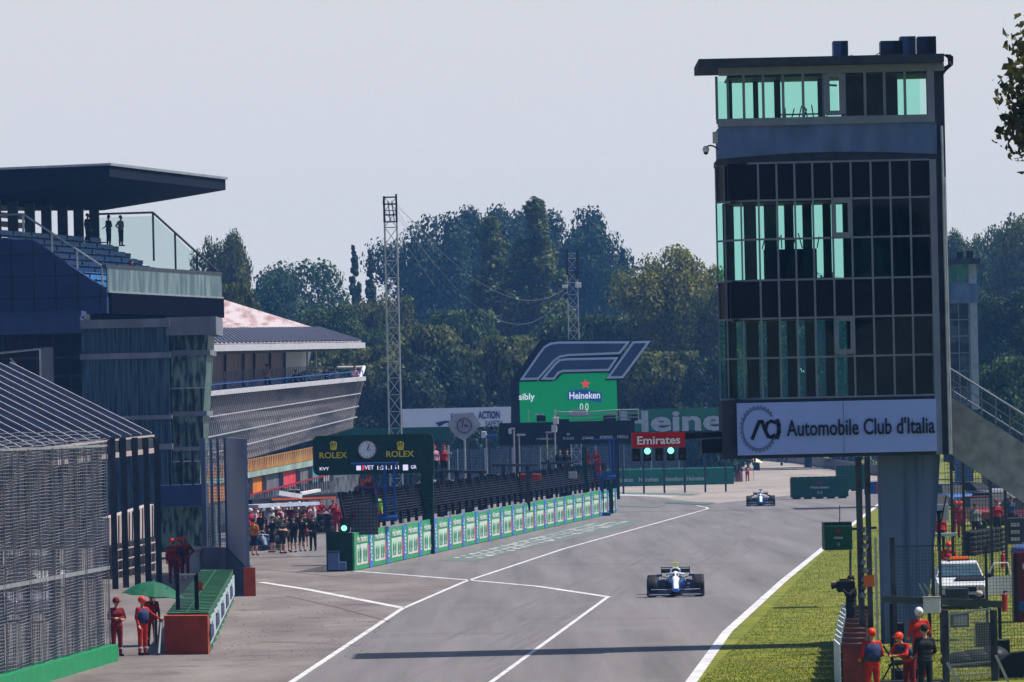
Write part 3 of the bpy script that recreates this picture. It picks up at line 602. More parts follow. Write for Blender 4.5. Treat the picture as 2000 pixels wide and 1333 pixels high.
# red sloping barrier rail on the pit balcony
m = MB(); a = F(487, 968, 350); b_ = F(640, 928, 378); m.bar(a, b_, .08, .1)
pr = thing('paddock_club_railing', 'dark red railing running along the pit garages above the crowd', 'railing', (a.x, a.y, 0)); m.build('red_rail', mat('dark_red_rail', (.2, .015, .03), .5), pr, world=True)
m = MB()
for i in range(34): p = lerp(a, b_, i/33); m.bar(p, p-up*.9, .05)
m.bar(a-up*.9, b_-up*.9, .08, .08); m.build('baluster', M_dark, pr, world=True)
# ------------------------------------------------------------------ lean-to canopy at the left
B0 = F(298, 850, 246); A0_ = F(85, 874, 228); Rr = F(22, 712, 250)
ev = (A0_-B0); A2 = B0+ev*1.9; R2 = Rr+ev*1.9
cp = thing('pit_canopy', 'lean-to canopy with pale ribs over dark roofing on tall dark posts', 'canopy', (B0.x, B0.y, 0))
m = MB(); P = [Rr, B0, A2, R2]; m.add(P+[q-up*.12 for q in P], [(0, 1, 2, 3), (4, 5, 6, 7), (0, 1, 5, 4), (1, 2, 6, 5), (2, 3, 7, 6), (3, 0, 4, 7)]); cr_ = m.build('roof', mat('canopy_roof', (.009, .012, .026), .9, var=.3, scale=1, spec=0), cp, world=True)
m = MB()
for i in range(19): t = .012+i*.098/1.0; o_ = ev*t; m.bar(Rr+o_+up*.07, B0+o_+up*.07, .05, .07)
m.build('roof_rib', mat('canopy_rib', (.34, .32, .34), .6), cr_, world=True)
m = MB(); m.bar(B0-up*.3, B0+ev*1.9-up*.3, .12, .42); fa = m.build('fascia', M_dark, cp, world=True)
m = MB(); m.bar(B0-up*.62, B0+ev*1.0-up*.62, .16, .2); m.bar(B0-up*.03, B0+ev-up*.03, .16, .07)
for i in range(11): q = B0+ev*(i*.1)-up*.3+Vector((.1, -.1, 0)); m.bar(q-up*.22, q+up*.22, .07)
m.build('fascia_trim', M_beige, fa, world=True)
for px in (305, 284, 263, 240, 219):
    q = F(px, 860, lerp(246, 238, (305-px)/86)); m = MB(); m.box((q.x, q.y, (q.z+.1)/2), (.24, .3, q.z+.1), .07); m.build('post', M_dark, cp, world=True)
# pinkish building wall and railings under / beyond the canopy
pb = thing('paddock_wall', 'pinkish paddock wall seen between the canopy posts', 'wall', (F(250, 1050, 262).x, 262, 0))
m = MB(); a = F(214, 1012, 256); b_ = F(300, 985, 272); P = [a, b_, F(300, 1048, 272), F(214, 1065, 256)]; 
m.add(P+[q+Vector((-.4, .4, 0)) for q in P], [(0, 1, 2, 3), (4, 5, 6, 7), (0, 1, 5, 4), (1, 2, 6, 5), (2, 3, 7, 6), (3, 0, 4, 7)]); m.build('wall_panel', M_beige, pb, world=True)
m = MB()
for i in range(14): u = i/13; m.bar(bil(P, u, 0)+Vector((.1, -.2, 0)), bil(P, u, 1)+Vector((.1, -.2, 0)), .05)
m.build('panel_joint', M_dark, pb, world=True)
m = MB(); P = [F(214, 1068, 254), F(302, 1050, 268), F(302, 1128, 268), F(214, 1150, 254)]; m.add(P+[q+Vector((-.4, .4, 0)) for q in P], [(0, 1, 2, 3), (4, 5, 6, 7), (0, 1, 5, 4), (1, 2, 6, 5), (2, 3, 7, 6), (3, 0, 4, 7)]); m.build('lower_wall', M_black, pb, world=True)
m = MB()
for v in (.1, .35, .6, .85): m.bar(bil(P, 0, v)+Vector((.2, -.3, 0)), bil(P, 1, v)+Vector((.2, -.3, 0)), .05)
for i in range(12): m.bar(bil(P, i/11, 0)+Vector((.2, -.3, 0)), bil(P, i/11, 1)+Vector((.2, -.3, 0)), .05)
m.build('guard_rail', M_beige, pb, world=True)
# dark footbridge block and glass link between the posts and the tall screen
lb = thing('link_block', 'glazed entrance block with dark lintel between the canopy and the tall screen', 'building', (F(350, 1000, 290).x, 290, 0))
m = MB(); pbox(m, 312, 948, 402, 990, 290, 3); m.build('lintel', M_navy, lb, world=True)
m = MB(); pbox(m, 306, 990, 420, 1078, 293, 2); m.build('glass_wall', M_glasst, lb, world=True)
m = MB()
for px in (330, 352, 374): pbox(m, px, 880, px+5, 948, 291, .2)
m.build('mullion', M_black, lb, world=True)
m = MB(); pbox(m, 330, 1075, 392, 1125, 262, 1.5, bev=.1)
o = m.build('white_container', M_white, None); 
c_ = thing('white_crate', 'white crate behind the group of red marshals beside the tall screen', 'crate', (F(361, 1100, 262).x, 262, 0)); o.parent = c_; o.data.transform(wmat(c_).inverted())
m = MB(); pbox(m, 328, 1072, 394, 1078, 261.9, 1.7); m.build('lid', M_beige, c_, world=True)
# ------------------------------------------------------------------ tall slatted screen
ts = thing('tall_screen', 'tall blue-grey slatted screen on a concrete base with red painted end', 'screen', (F(485, 1165, 224).x, 224, 0))
pe = G(486, 1165); pm = G(449, 1120); pl = G(398, 1118)
zt = 5.75
def wallseg(name, a, b, z0, z1, th, mt, par):
    m = MB(); a = Vector((a[0], a[1], 0)); b = Vector((b[0], b[1], 0)); d = (b-a).normalized(); n = Vector((d.y, -d.x, 0))*th/2
    m.prism([a-n+up*z0, b-n+up*z0, b+n+up*z0, a+n+up*z0], (0, 0, z1-z0)); return m.build(name, mt, par, world=True)
M_scr = mat('screen_panel', (.11, .14, .22), .5, var=.15, scale=1.2, stretch=(6, 6, .1))
wallseg('screen_panel', pe, pm, 1.0, zt, .12, M_scr, ts); wallseg('concrete_base', pe, pm, 0, 1.05, .35, M_dconc, ts)
wallseg('concrete_base', pm, pl+Vector((-.6, 0, 0)), 0, 1.1, .3, M_concrete, ts)
m = MB(); m.box((pe.x+.05, pe.y-.25, .52), (.42, .3, 1.06), 0.1); m.build('red_end', M_rust, ts, world=True)
for px_, w__ in ((402, .2), (418, .11), (431, .11), (445, .11)):
    q = lerp(pl, pm, (px_-398)/51.); m = MB(); m.box((q.x, q.y-.1, (zt+.9)/2), (w__, .2, zt-.9))
    o = m.build('screen_post', M_scr, ts, world=True)
m = MB()
for i in range(16): q = lerp(pl, pm, i/16); m.bar((q.x, q.y, 1.1), (q.x, q.y, zt-.2), .03)
for k in range(34): z = 1.2+k*.13; m.bar((pl.x, pl.y, z), (pm.x, pm.y, z), .025)
m.build('wire_mesh', M_steel, ts, world=True)
# ------------------------------------------------------------------ near debris fence at the left edge
c0 = G(217, 1292); c1 = c0-TD*34
df = thing('debris_fence', 'tall dark wire debris fence on green barrier at the left edge', 'fence', c0)
wallseg('barrier', c0, c1, 0, .45, .4, M_fgreen, df)
HF = 5.75; layers = [Vector((0, 0, 0)), Vector((-.16, -.05, 0))]
for k, o_ in enumerate(layers):
    m = MB(); L = (c1-c0).length; n_ = int(L/.22)
    for i in range(n_): q = lerp(c0, c1, i/n_)+o_+Vector((.02*math.sin(i*.7), 0, 0)); m.bar((q.x, q.y, .4), (q.x+.03*math.sin(i), q.y, HF), .016)
    nz = int(HF/.085)
    for j in range(nz):
        z = .45+j*.083*(1+.04*k)
        pts = [lerp(c0, c1, i/24)+o_+up*(z+.02*math.sin(i*1.9+j*.6)) for i in range(25)]
        for i in range(24): m.bar(pts[i], pts[i+1], .0115)
    m.build('wire_mesh', mat('fence_wire', (.17, .175, .20), .5, var=.3), df, world=True)
for i in range(8):
    q = lerp(c0, c1, i/8+.002)+Vector((-.28, 0, 0)); m = MB(); m.box((q.x, q.y, HF/2), (.14, .14, HF)); m.build('post', M_dark, df, world=True)
m = MB(); m.bar(c0+up*2.5, c1+up*2.5, .05, .1); m.bar(c0+up*HF, c1+up*HF, .06, .06); m.build('top_cable', M_steel, df, world=True)
# ------------------------------------------------------------------ pit wall with advertising panels and catch fence
w0 = G(690, 1116); w1 = G(1203, 1002); WL = (w1-w0).length; WD = (w1-w0).normalized(); WN = Vector((WD.y, -WD.x, 0))
wang = math.atan2(WD.y, WD.x)
def Wp(s, n, z): return w0+WD*s+WN*n+up*z
pw = thing('pit_wall', 'long pit wall with repeating green, white and blue advertising panels', 'wall', w0)
HW = 1.6
m = MB(); m.prism([Wp(0, -.35, 0), Wp(0, -.35, HW), Wp(0, 0, HW), Wp(0, 0, 0)], WD*WL); m.build('core', M_concrete, pw, world=True)
m = MB(); m.prism([Wp(-.02, -1.1, 0), Wp(-.02, -1.1, HW+.12), Wp(-.02, .02, HW+.02), Wp(-.02, .02, 0)], WD*-.2); m.build('end_cap', M_dgreen, pw, world=True)
M_apan = mat('advert_white', (.42, .48, .45), .5, var=.08); M_apb = mat('advert_blue', (.04, .14, .46), .5, var=.1); M_apr = mat('advert_red', (.5, .06, .05), .5, var=.1); M_apg = mat('advert_green', (.018, .24, .085), .45, var=.12)
NPAN = 22; PL = WL/NPAN
for i in range(NPAN):
    s0 = i*PL+.04; s1 = (i+1)*PL-.04
    m = MB(); zt_ = HW+.05*math.sin(i*2.1); m.prism([Wp(s0, .0, .03), Wp(s0, 0, zt_), Wp(s0, .06, zt_), Wp(s0, .06, .03)], WD*(s1-s0)); p_ = m.build('advert_panel', M_apg, pw, world=True)
    m = MB(); q0 = s0+PL*.10; q1 = s0+PL*.70; m.prism([Wp(q0, .05, .22), Wp(q0, .05, 1.08), Wp(q0, .075, 1.08), Wp(q0, .075, .22)], WD*(q1-q0)); m.build('white_field', M_apan, p_, world=True)
    m = MB(); q0 = s0+PL*.72; q1 = s0+PL*.78; m.prism([Wp(q0, .05, .2), Wp(q0, .05, 1.0), Wp(q0, .076, 1.0), Wp(q0, .076, .2)], WD*(q1-q0)); m.build('red_stripe', M_apr, p_, world=True)
    m = MB(); q0 = s0+PL*.79; q1 = s0+PL*.975; m.prism([Wp(q0, .05, .03), Wp(q0, .05, zt_), Wp(q0, .085, zt_), Wp(q0, .085, .03)], WD*(q1-q0)); m.build('blue_field', M_apb, p_, world=True)
    c = Wp(s0+PL*.40, .06, 1.32); text('brand_lettering', 'Heineken', c, PL*.58, .30, M_apan, p_, rz=wang, th=.03, bold=.02)
    c = Wp(s0+PL*.40, .08, .64); text('slogan_lettering', '0.0  0.0', c, PL*.5, .6, mat('pale_green_letter', (.16, .38, .25), .5), p_, rz=wang, th=.025, bold=.0)
    m = MB(); qc = s0+PL*.88
    for k in range(7): m.box(Wp(qc+.12*math.sin(k*2.2), .095, .35+k*.16), (.5+.15*math.sin(k*5), .03, .11), wang)
    m.build('blue_lettering', M_apan, p_, world=True)
# catch fence
cf = thing('pit_wall_fence', 'dark leaning wire catch fence standing on the pit wall', 'fence', Wp(0, -.5, HW))
M_fw = mat('catch_wire', (.022, .026, .036), .6, var=.3, spec=.05); M_fp = mat('catch_post', (.015, .018, .025), .6, spec=.05)
m = MB(); s = 0.3
while s < WL: m = MB(); m.bar(Wp(s, -.2, HW+.05), Wp(s, -.2, HW+.62), .16, .2); m.build('lower_post', M_black, cf, world=True); s += PL/2
for k in range(int(WL/4)):
    sq = k*4.0; m = MB(); m.bar(Wp(sq, -.25, HW+.3), Wp(sq+.05, -.55, HW+1.75), .09); m.build('fence_post', M_fp, cf, world=True)
for k in range(int(WL/8)):
    sa = k*8.0; m = MB()
    for q in np.arange(sa, min(sa+8.3, WL), .2): m.bar(Wp(q, -.3, HW+.22), Wp(q+.06, -.55, HW+1.7+.04*math.sin(q*1.3)), .07, .03)
    for z in np.arange(.3, 1.72, .12): m.bar(Wp(sa, -.3-.22*(z-.55), HW+z), Wp(min(sa+8.0, WL), -.3-.22*(z-.55), HW+z), .035)
    m.build('wire_mesh', M_fw, cf, world=True)
# F board at its end, pit exit lights, blue cabinet
fb = thing('marshal_board', 'grey mesh board with the letter F at the near end of the pit wall', 'sign', F(712, 1020, 262))
m = MB(); pbox(m, 685, 985, 738, 1045, 261, .08)
m.build('mesh_panel', mat('grey_mesh', (.16, .17, .2), .6, var=.2), fb, world=True)
m = MB()
for i in range(9): pbox(m, 684, 986+i*7, 739, 987.5+i*7, 260.9, .03)
for i in range(8): pbox(m, 686+i*7, 985, 687+i*7, 1045, 260.9, .03)
m.build('wire', M_dark, fb, world=True)
text('letter', 'F', F(690.5, 1010, 260.8), 8*261/FP, 14*261/FP, mat('dark_red_letter', (.15, .01, .03), .5), fb, bold=.03)
tl = thing('pit_exit_light', 'black signal box with glowing green light at the near end of the pit wall', 'traffic light', (F(674, 1040, 259).x, 259, 0))
m = MB(); pbox(m, 664, 1012, 680, 1052, 259, .3, bev=.03); hb = m.build('housing', M_black, tl, world=True)
m = MB(); pbox(m, 668, 1052, 684, 1112, 259.2, .3); m.build('post', M_black, tl, world=True)
M_glow = mat('green_lamp', (.2, .9, .6), .3, emit=(.25, 1, .62), estr=1.1)
m = MB(); c = F(672, 1032, 258.9); m.cyl(c, c+Vector((0, -.06, 0)), .12, n=16); m.build('lamp', M_glow, hb, world=True)
m = MB(); pbox(m, 660, 1060, 667, 1066, 258.9, .2); pbox(m, 662, 1085, 668, 1094, 258.9, .2); m.build('bracket', M_black, tl, world=True)
bc = thing('steel_cabinet', 'low blue-grey cabinet standing before the pit exit light', 'cabinet', G(652, 1115))
m = MB(); pbox(m, 640, 1079, 662, 1114, 258, .5, bev=.02); m.build('body', mat('blue_grey_box', (.08, .13, .26), .5), bc, world=True)
m = MB(); pbox(m, 660, 1098, 676, 1114, 258.1, .4, bev=.02); m.build('side_box', mat('blue_grey_box', (.08, .13, .26), .5), bc, world=True)
m = MB(); pbox(m, 639, 1077, 663, 1080, 257.95, .56); m.build('lid', M_dark, bc, world=True)
def lift(px0, px1, ytop, yrail, yfl, d, label, mast=True):
    t = thing('work_platform', label, 'work platform', (F((px0+px1)/2, yfl, d).x, d, 0)); k = d/FP
    xa = F(px0, yfl, d).x; xb = F(px1, yfl, d).x; zf = F(px1, yfl, d).z; zr = F((px0+px1)/2, yrail, d).z; ztp = F((px0+px1)/2, ytop, d).z
    m = MB(); m.box(((xa+xb)/2, d+.6, zf), (xb-xa, 1.3, .14)); m.cyl((xa+(xb-xa)*.25, d, zf-.02), (xb+.1, d, zf-.02), .12); m.build('floor', M_blue, t, world=True)
    m = MB()
    for y in (d, d+1.2):
        for z in (zr, (zr+zf)/2): m.bar((xa, y, z), (xb, y, z), .06)
        for x in (xa, (xa*.45+xb*.55), xb): m.bar((x, y, zf), (x, y, zr), .06)
    m.build('guard_rail', M_blue, t, world=True)
    m = MB()
    for x in (xb-.35*(xb-xa)*.7, xb): m.bar((x, d, zf-.2), (x, d, ztp), .10)
    z = zf
    while z < ztp-.3: m.bar((xb-.35*(xb-xa)*.7, d, z), (xb, d, z), .05); z += .45
    m.build('mast', M_blue, t, world=True)
    m = MB(); m.box(((xa+xb)/2, d+.6, ztp), (xb-xa+.3, 1.5, .08)); m.build('roof_frame', M_blue, t, world=True)
    m = MB(); xm = (xa+xb)/2; m.bar((xm-.2, d+.6, 0), (xm-.2, d+.6, zf), .22); m.bar((xm-.6, d+.6, .1), (xm+.3, d+.6, .1), 1.2, .2); m.build('base', M_blue, t, world=True)
    return t
lift(694, 772, 906, 952, 1010, 270.5, 'blue lift platform with two orange marshals beside the clock gantry')
lift(1163, 1200, 858, 925, 931, 392, 'blue ladder platform with two marshals at the far end of the pit wall')
# ------------------------------------------------------------------ clock gantry
rg = thing('clock_gantry', 'dark green gantry board with round clock, gold lettering and timing display', 'gantry', (F(832, 1080, 289.5).x, 289.5, 0)); DG = 289.5
def rrect(c, w_, h_, th, r=.3, n=5, corners=(1, 1, 1, 1)):
    pts = []
    for (sx, sz, a0, on) in ((1, 1, 0, corners[0]), (-1, 1, 90, corners[1]), (-1, -1, 180, corners[2]), (1, -1, 270, corners[3])):
        rr = r if on else .01
        for i in range(n+1): a = R_(a0+90*i/n); pts.append(Vector((c[0]+sx*(w_/2-rr)+rr*math.cos(a), c[1], c[2]+sz*(h_/2-rr)+rr*math.sin(a))))
    return MB().prism(pts, (0, th, 0))
c = F(729, 888, DG); bd = rrect(c, 236*DG/FP, 77*DG/FP, .9, .28, corners=(1, 1, 1, 0)).build('board', M_dgreen, rg, world=True)
m = MB(); q = F(832, 880, DG); m.box((q.x+.03, DG+.45, q.z/2-.2), (.55, .84, q.z+.1)); m.build('leg', M_dgreen, rg, world=True)
m = MB(); q = F(838, 1030, DG-.1); m.box((q.x, DG-.15, q.z), (.40, .3, 2.7)); m.build('leg_foot', M_dgreen, rg, world=True)
M_gold = mat('gold_letter', (.62, .50, .03), .4, var=.05); k = DG/FP
def crown(px, py, name='crown_emblem'):
    cc = F(px, py, DG-.05); m = MB(); m.ell(cc+Vector((0, 0, -.16)), (.15, .03, .05))
    for i in range(5):
        a = (i-2)*.32; tip = cc+Vector((math.sin(a)*.24, 0, -.12+math.cos(a)*.30)); b_ = cc+Vector(((i-2)*.055, 0, -.14)); m.cyl(b_, tip, .035, .008, 5); m.ell(tip, (.026, .02, .026), 6)
    m.build(name, M_gold, bd, world=True)
crown(651, 871); crown(782, 871)
text('brand_lettering', 'ROLEX', F(651, 889.5, DG-.04), 54*k, 12*k, M_gold, bd, bold=.015); text('brand_lettering', 'ROLEX', F(781.5, 887, DG-.04), 54*k, 12*k, M_gold, bd, bold=.015)
cc = F(717, 879, DG-.02); m = MB(); m.cyl(cc, cc+Vector((0, -.16, 0)), .44, n=32); ck = m.build('clock', mat('bronze_rim', (.18, .11, .07), .4), rg, world=True)
m = MB(); m.cyl(cc+Vector((0, -.16, 0)), cc+Vector((0, -.19, 0)), .39, n=32); m.build('clock_face', M_whitebd, ck, world=True)
m = MB(); y = -.21
for i in range(12): a = R_(30*i); v = Vector((math.sin(a), 0, math.cos(a))); m.bar(cc+v*.30+up*0+Vector((0, y, 0)), cc+v*.36+Vector((0, y, 0)), .03, .02)
for a, l_ in ((32, .20), (22, .31), (92, .2)): v = Vector((math.sin(R_(a)), 0, math.cos(R_(a)))); m.bar(cc+Vector((0, y, 0)), cc+v*l_+Vector((0, y, 0)), .035, .02)
m.build('clock_hands', M_black, ck, world=True)
M_led = mat('led_text', (.7, .6, .9), .4, emit=(.75, .68, .95), estr=.55)
text('display_lettering', 'KVY', F(633.5, 916, DG-.04), 18*k, 6*k, M_led, bd, bold=.01); text('display_lettering', 'VET', F(721, 913.5, DG-.04), 18*k, 8*k, M_led, bd, bold=.01)
text('display_lettering', '1:21.151', F(758, 913.5, DG-.04), 42*k, 8*k, M_led, bd, bold=.01); text('display_lettering', 'GR', F(808, 912.5, DG-.04), 11*k, 7*k, M_led, bd, bold=.01)
m = MB(); pbox(m, 696, 910, 705, 919, DG-.06, .05); pbox(m, 787, 908, 797, 919, DG-.06, .05); m.build('display_block', M_led, bd, world=True)
m = MB(); pbox(m, 708, 909, 711, 919, DG-.06, .05); m.build('display_red_block', mat('led_red', (.8, .05, .1), .4, emit=(1, .05, .1), estr=.5), bd, world=True)
# ------------------------------------------------------------------ lattice masts
def mast(px_t, py_t, px_b, wpx, d, label, seg=.85, z0=0):
    t = F(px_t, py_t, d); x = t.x; wd = wpx*d/FP; b_ = thing('lattice_mast', label, 'mast', (x, d, z0)); h = t.z; m = MB()
    cs = [Vector((x+sx*wd/2, d+sy*wd/2, 0)) for sx, sy in ((-1, -1), (1, -1), (1, 1), (-1, 1))]
    for c in cs: m.cyl(c+up*z0, c+up*h, .045, n=6)
    m.build('chord', M_steel, b_, world=True); m = MB(); z = z0; k = 0
    while z < h-.3:
        for i in range(4):
            a, c = cs[i], cs[(i+1) % 4]; z2 = min(z+seg, h)
            m.bar(a+up*(z if k % 2 else z2), c+up*(z2 if k % 2 else z), .035); m.bar(a+up*z2, c+up*z2, .03)
        z += seg; k += 1
    m.build('lattice', mat('mast_lattice', (.4, .41, .44), .4, metal=.4), b_, world=True)
    return b_, cs, h
mb_, cs, h = mast(762, 386, 775, 24, 312, 'tall thin steel lattice mast rising beside the clock gantry')
m = MB(); x = cs[0].x
for z in (h, h-.35, h-.9, h-1.25): m.bar((cs[0].x-.05, cs[0].y, z), (cs[1].x+.05, cs[1].y, z), .07)
for dx in (.05, .3, .5): m.bar((cs[0].x+dx, cs[0].y-.05, h-1.2), (cs[0].x+dx-.1, cs[0].y-.05, h-.2), .05)
m.bar((cs[0].x, cs[0].y-.1, h-1.25), (cs[0].x, cs[0].y-.1, h+.05), .1); m.bar((cs[1].x, cs[1].y-.1, h-1.25), (cs[1].x, cs[1].y-.1, h+.15), .1)
m.build('pulley_head', M_black, mb_, world=True)
b2, cs2, h2 = mast(1117, 495, 1120, 20, 560, 'distant lattice mast carrying a cable camera between the trees', 1.1)
m = MB(); m.bar(cs2[0]+up*(h2-2), cs2[0]+up*(h2+.3), .2); m.bar(cs2[1]+up*(h2-2), cs2[1]+up*(h2+.3), .2); m.bar(F(1122, 528, 559.4), F(1129, 545, 559.4), .25); m.build('mast_head', M_black, b2, world=True)
m = MB(); pbox(m, 1098, 557, 1109, 563, 559, .6, bev=.03); pbox(m, 1124, 552, 1135, 562, 559, .6, bev=.03); m.build('camera_arm', M_white, b2, world=True)
m = MB(); pbox(m, 1101, 565, 1106, 583, 559, .5, bev=.05); m.ell(F(1105, 577, 558.8), (.3, .3, .3)); m.build('camera_head', M_black, b2, world=True)
cb = thing('overhead_cables', 'thin slack cables strung from the lattice mast to the distant camera mast', 'cable', (cs[1].x, cs[1].y, h)); m = MB()
for (p0, p1, sag) in ((F(776, 400, 312), F(1102, 565, 559), 2.6), (F(776, 412, 312), F(1104, 572, 559), 4.2)):
    pts = [lerp(p0, p1, i/30)-up*sag*4*(i/30)*(1-i/30) for i in range(31)]; m.tube(pts, .009, 4)
for (p0, p1) in ((F(776, 405, 312), F(850, 470, 420)), (F(777, 425, 312), F(850, 520, 420)), (F(776, 455, 312), F(850, 560, 420))): m.tube([p0, p1], .01, 4)
m.build('cable', M_steel, cb, world=True)
# ------------------------------------------------------------------ black sponsor gantry
DK = 400; k = DK/FP
sg = thing('sponsor_gantry', 'long black gantry with a row of small white sponsor logos', 'gantry', (F(1100, 950, DK).x, DK, 0))
m = MB(); c, ww, hh = pbox(m, 975, 824, 1240, 868, DK, 1.6); m.build('beam', mat('near_black', (.012, .014, .02), .6), sg, world=True)
for px in (1102, ): m = MB(); q = F(px, 900, DK); m.box((q.x, DK+.8, q.z/2+1.4), (.75, 1.2, q.z+2.6)); m.build('leg', mat('near_black', (.012, .014, .02), .6), sg, world=True)
m = MB(); q = F(1191, 975, 398.0); m.box((q.x, 397.6, q.z+.05), (.42, .4, 1.95)); m.build('foot', M_dgreen, sg, world=True); m = MB(); m.box((q.x-1.75, 384, 2.3), (.32, .4, 4.4)); m.build('foot', M_dgreen, sg, world=True)
M_lg = mat('grey_logo', (.42, .44, .5), .5)
for body, px, w_, h_, y in (('FORMULA 1', 1065, 34, 4, 857.5), ('ROLEX', 1111, 22, 5, 856.5), ('DHL', 1149, 24, 5, 855.5), ('aramco', 1184, 25, 6, 854.5), ('PIRELLI', 1216, 21, 6, 853.5)):
    text('sponsor_lettering', body, F(px, y, DK-.05), w_*k, h_*k, M_lg, sg, bold=.02, shear=.2 if body in ('DHL', 'FORMULA 1') else 0)
m = MB(); q = F(1110, 849, DK-.06); [m.bar(q+Vector(((i-2)*.02, 0, -.05)), q+Vector(((i-2)*.06, 0, .09)), .025) for i in range(5)]; m.bar(F(1136, 858, DK-.06), F(1160, 856, DK-.06), .03, .03); m.build('sponsor_emblem', M_lg, sg, world=True)
# platform clutter on top of the gantry
m = MB()
for z in (820, 812, 805): m.tube([F(1085, z, DK+.3), F(1140, z+.5, DK+.3), F(1200, z-4, DK+.3), F(1247, z-5, DK+.3)], .035, 5)
for px in (1032, 1092, 1153, 1210, 1247): m.cyl(F(px, 824, DK+.3), F(px, 801, DK+.3), .03)
m.build('platform_rail', M_steel, sg, world=True)
def clutter(name, label, cat, parts, d):
    x0, y0, x1, y1, mt0 = parts[0][:5]; t = thing(name, label, cat, F((x0+x1)/2, y1, d))
    for i, (a, b, c, e, mt, nm) in enumerate(parts): m = MB(); pbox(m, a, b, c, e, d-.05*i, .6, bev=.03); m.build(nm, mt, t, world=True)
    return t
clutter('control_box', 'white equipment box on the sponsor gantry below the sponsor screen text', 'box', [(1112, 803, 1148, 814, M_white, 'housing'), (1118, 800, 1144, 803, M_steel, 'lid')], DK+.5)
clutter('speaker_box', 'pair of dark loudspeaker boxes on the gantry left of the white pole boxes', 'loudspeaker', [(1048, 812, 1066, 824, M_black, 'cabinet'), (1044, 809, 1062, 812, M_steel, 'lid')], DK+.5)
clutter('generator', 'dark flat machine on the right end of the sponsor gantry', 'generator', [(1178, 812, 1203, 823, M_black, 'housing'), (1184, 809, 1206, 812, M_steel, 'lid')], DK+.5)
clutter('speaker_box', 'small dark box on the gantry beside the wide green banner', 'loudspeaker', [(1232, 812, 1247, 822, M_black, 'cabinet'), (1234, 809, 1246, 812, M_dark, 'lid')], DK+.5)
def pole(px, y0, y1, d, label, head, z0=None, r=.05):
    a = F(px, y1, d); b_ = F(px, y0, d); t = thing('camera_pole', label, 'pole', (a.x, d, z0 if z0 is not None else a.z)); m = MB(); m.cyl((a.x, d, z0 if z0 is not None else a.z), (a.x, d, b_.z), r); m.build('pole', M_steel, t, world=True)
    for (x0, ya, x1, yb, mt, nm) in head: m = MB(); pbox(m, x0, ya, x1, yb, d-.1, .4, bev=.04); m.build(nm, mt, t, world=True)
    return t
pole(1086, 800, 940, 384, 'pole with two white boxes one above the other in front of the sponsor gantry', [(1080, 815, 1091, 829, M_white, 'upper_box'), (1077, 830, 1088, 845, M_white, 'lower_box'), (1065, 843, 1078, 847, M_steel, 'arm')], 0)
pole(1006, 840, 950, 382, 'pole with curled white camera at the left end of the sponsor gantry', [(993, 838, 999, 848, M_white, 'camera'), (996, 836, 1006, 840, M_steel, 'arm')], 0)
pole(1016, 848, 950, 386, 'thin pole with flat top box left of the sponsor lettering', [(1009, 848, 1026, 852, M_steel, 'top_box')], 0)
pole(952, 846, 950, 380, 'pole with round white camera right of the diamond sign', [(940, 843, 950, 856, M_white, 'camera'), (948, 850, 972, 856, M_blue, 'arm')], 0)
pole(878, 870, 965, 330, 'thin pole with a small lamp left of the diamond sign', [(873, 884, 883, 889, M_steel, 'lamp')], 0)
pole(1070, 848, 930, 378, 'slim pole with a black and white float in the middle of the pit lane', [(1067, 899, 1073, 906, M_black, 'dark_cap'), (1068, 906, 1072, 914, M_white, 'white_cap')], 0, r=.03)
# ------------------------------------------------------------------ start light gantry
DS = 163.5; k = DS/FP
lg = thing('light_gantry', 'red sponsor board with five black signal boxes, two glowing green, on a dark arm', 'gantry', F(1286, 860, DS))
m = MB(); pbox(m, 1234, 845, 1338, 874, DS, .35); rb = m.build('board', mat('signal_red', (.50, .015, .02), .4, var=.05), lg, world=True)
text('brand_lettering', 'Emirates', F(1286.5, 860, DS-.03), 84*k, 16*k, mat('pure_white', (.78, .78, .82), .4, var=.02), rb, bold=.022)
for i, px in enumerate((1242.5, 1264.5, 1287.5, 1310, 1332.5)):
    m = MB(); y0 = 874.5-(px-1286)*.0225; pbox(m, px-7.5, y0+1, px+7.5, y0+26, DS+.02, .3, bev=.01); sb = m.build('signal_box', M_black, lg, world=True)
    m = MB(); q = F(px, y0+18, DS-.0); m.cyl(q, q+Vector((0, -.05, 0)), .06, n=14); m.build('dark_lens', M_dark, sb, world=True)
    if i in (1, 3): m = MB(); q = F(px, y0+6.5, DS-.0); m.cyl(q, q+Vector((0, -.08, 0)), .085, n=18); m.build('green_lens', M_glow, sb, world=True)
m = MB(); m.bar(F(1335, 850, DS+.2), F(1422, 848, DS+.2), .10, .12); m.bar(F(1338, 856, DS+.3), F(1422, 851, DS+.3), .05, .05); pbox(m, 1336, 845, 1345, 858, DS+.1, .3); m.build('arm', M_black, lg, world=True)
m = MB(); pbox(m, 1370, 858, 1416, 886, DS+.3, .7, bev=.03); m.build('control_box', M_black, lg, world=True)
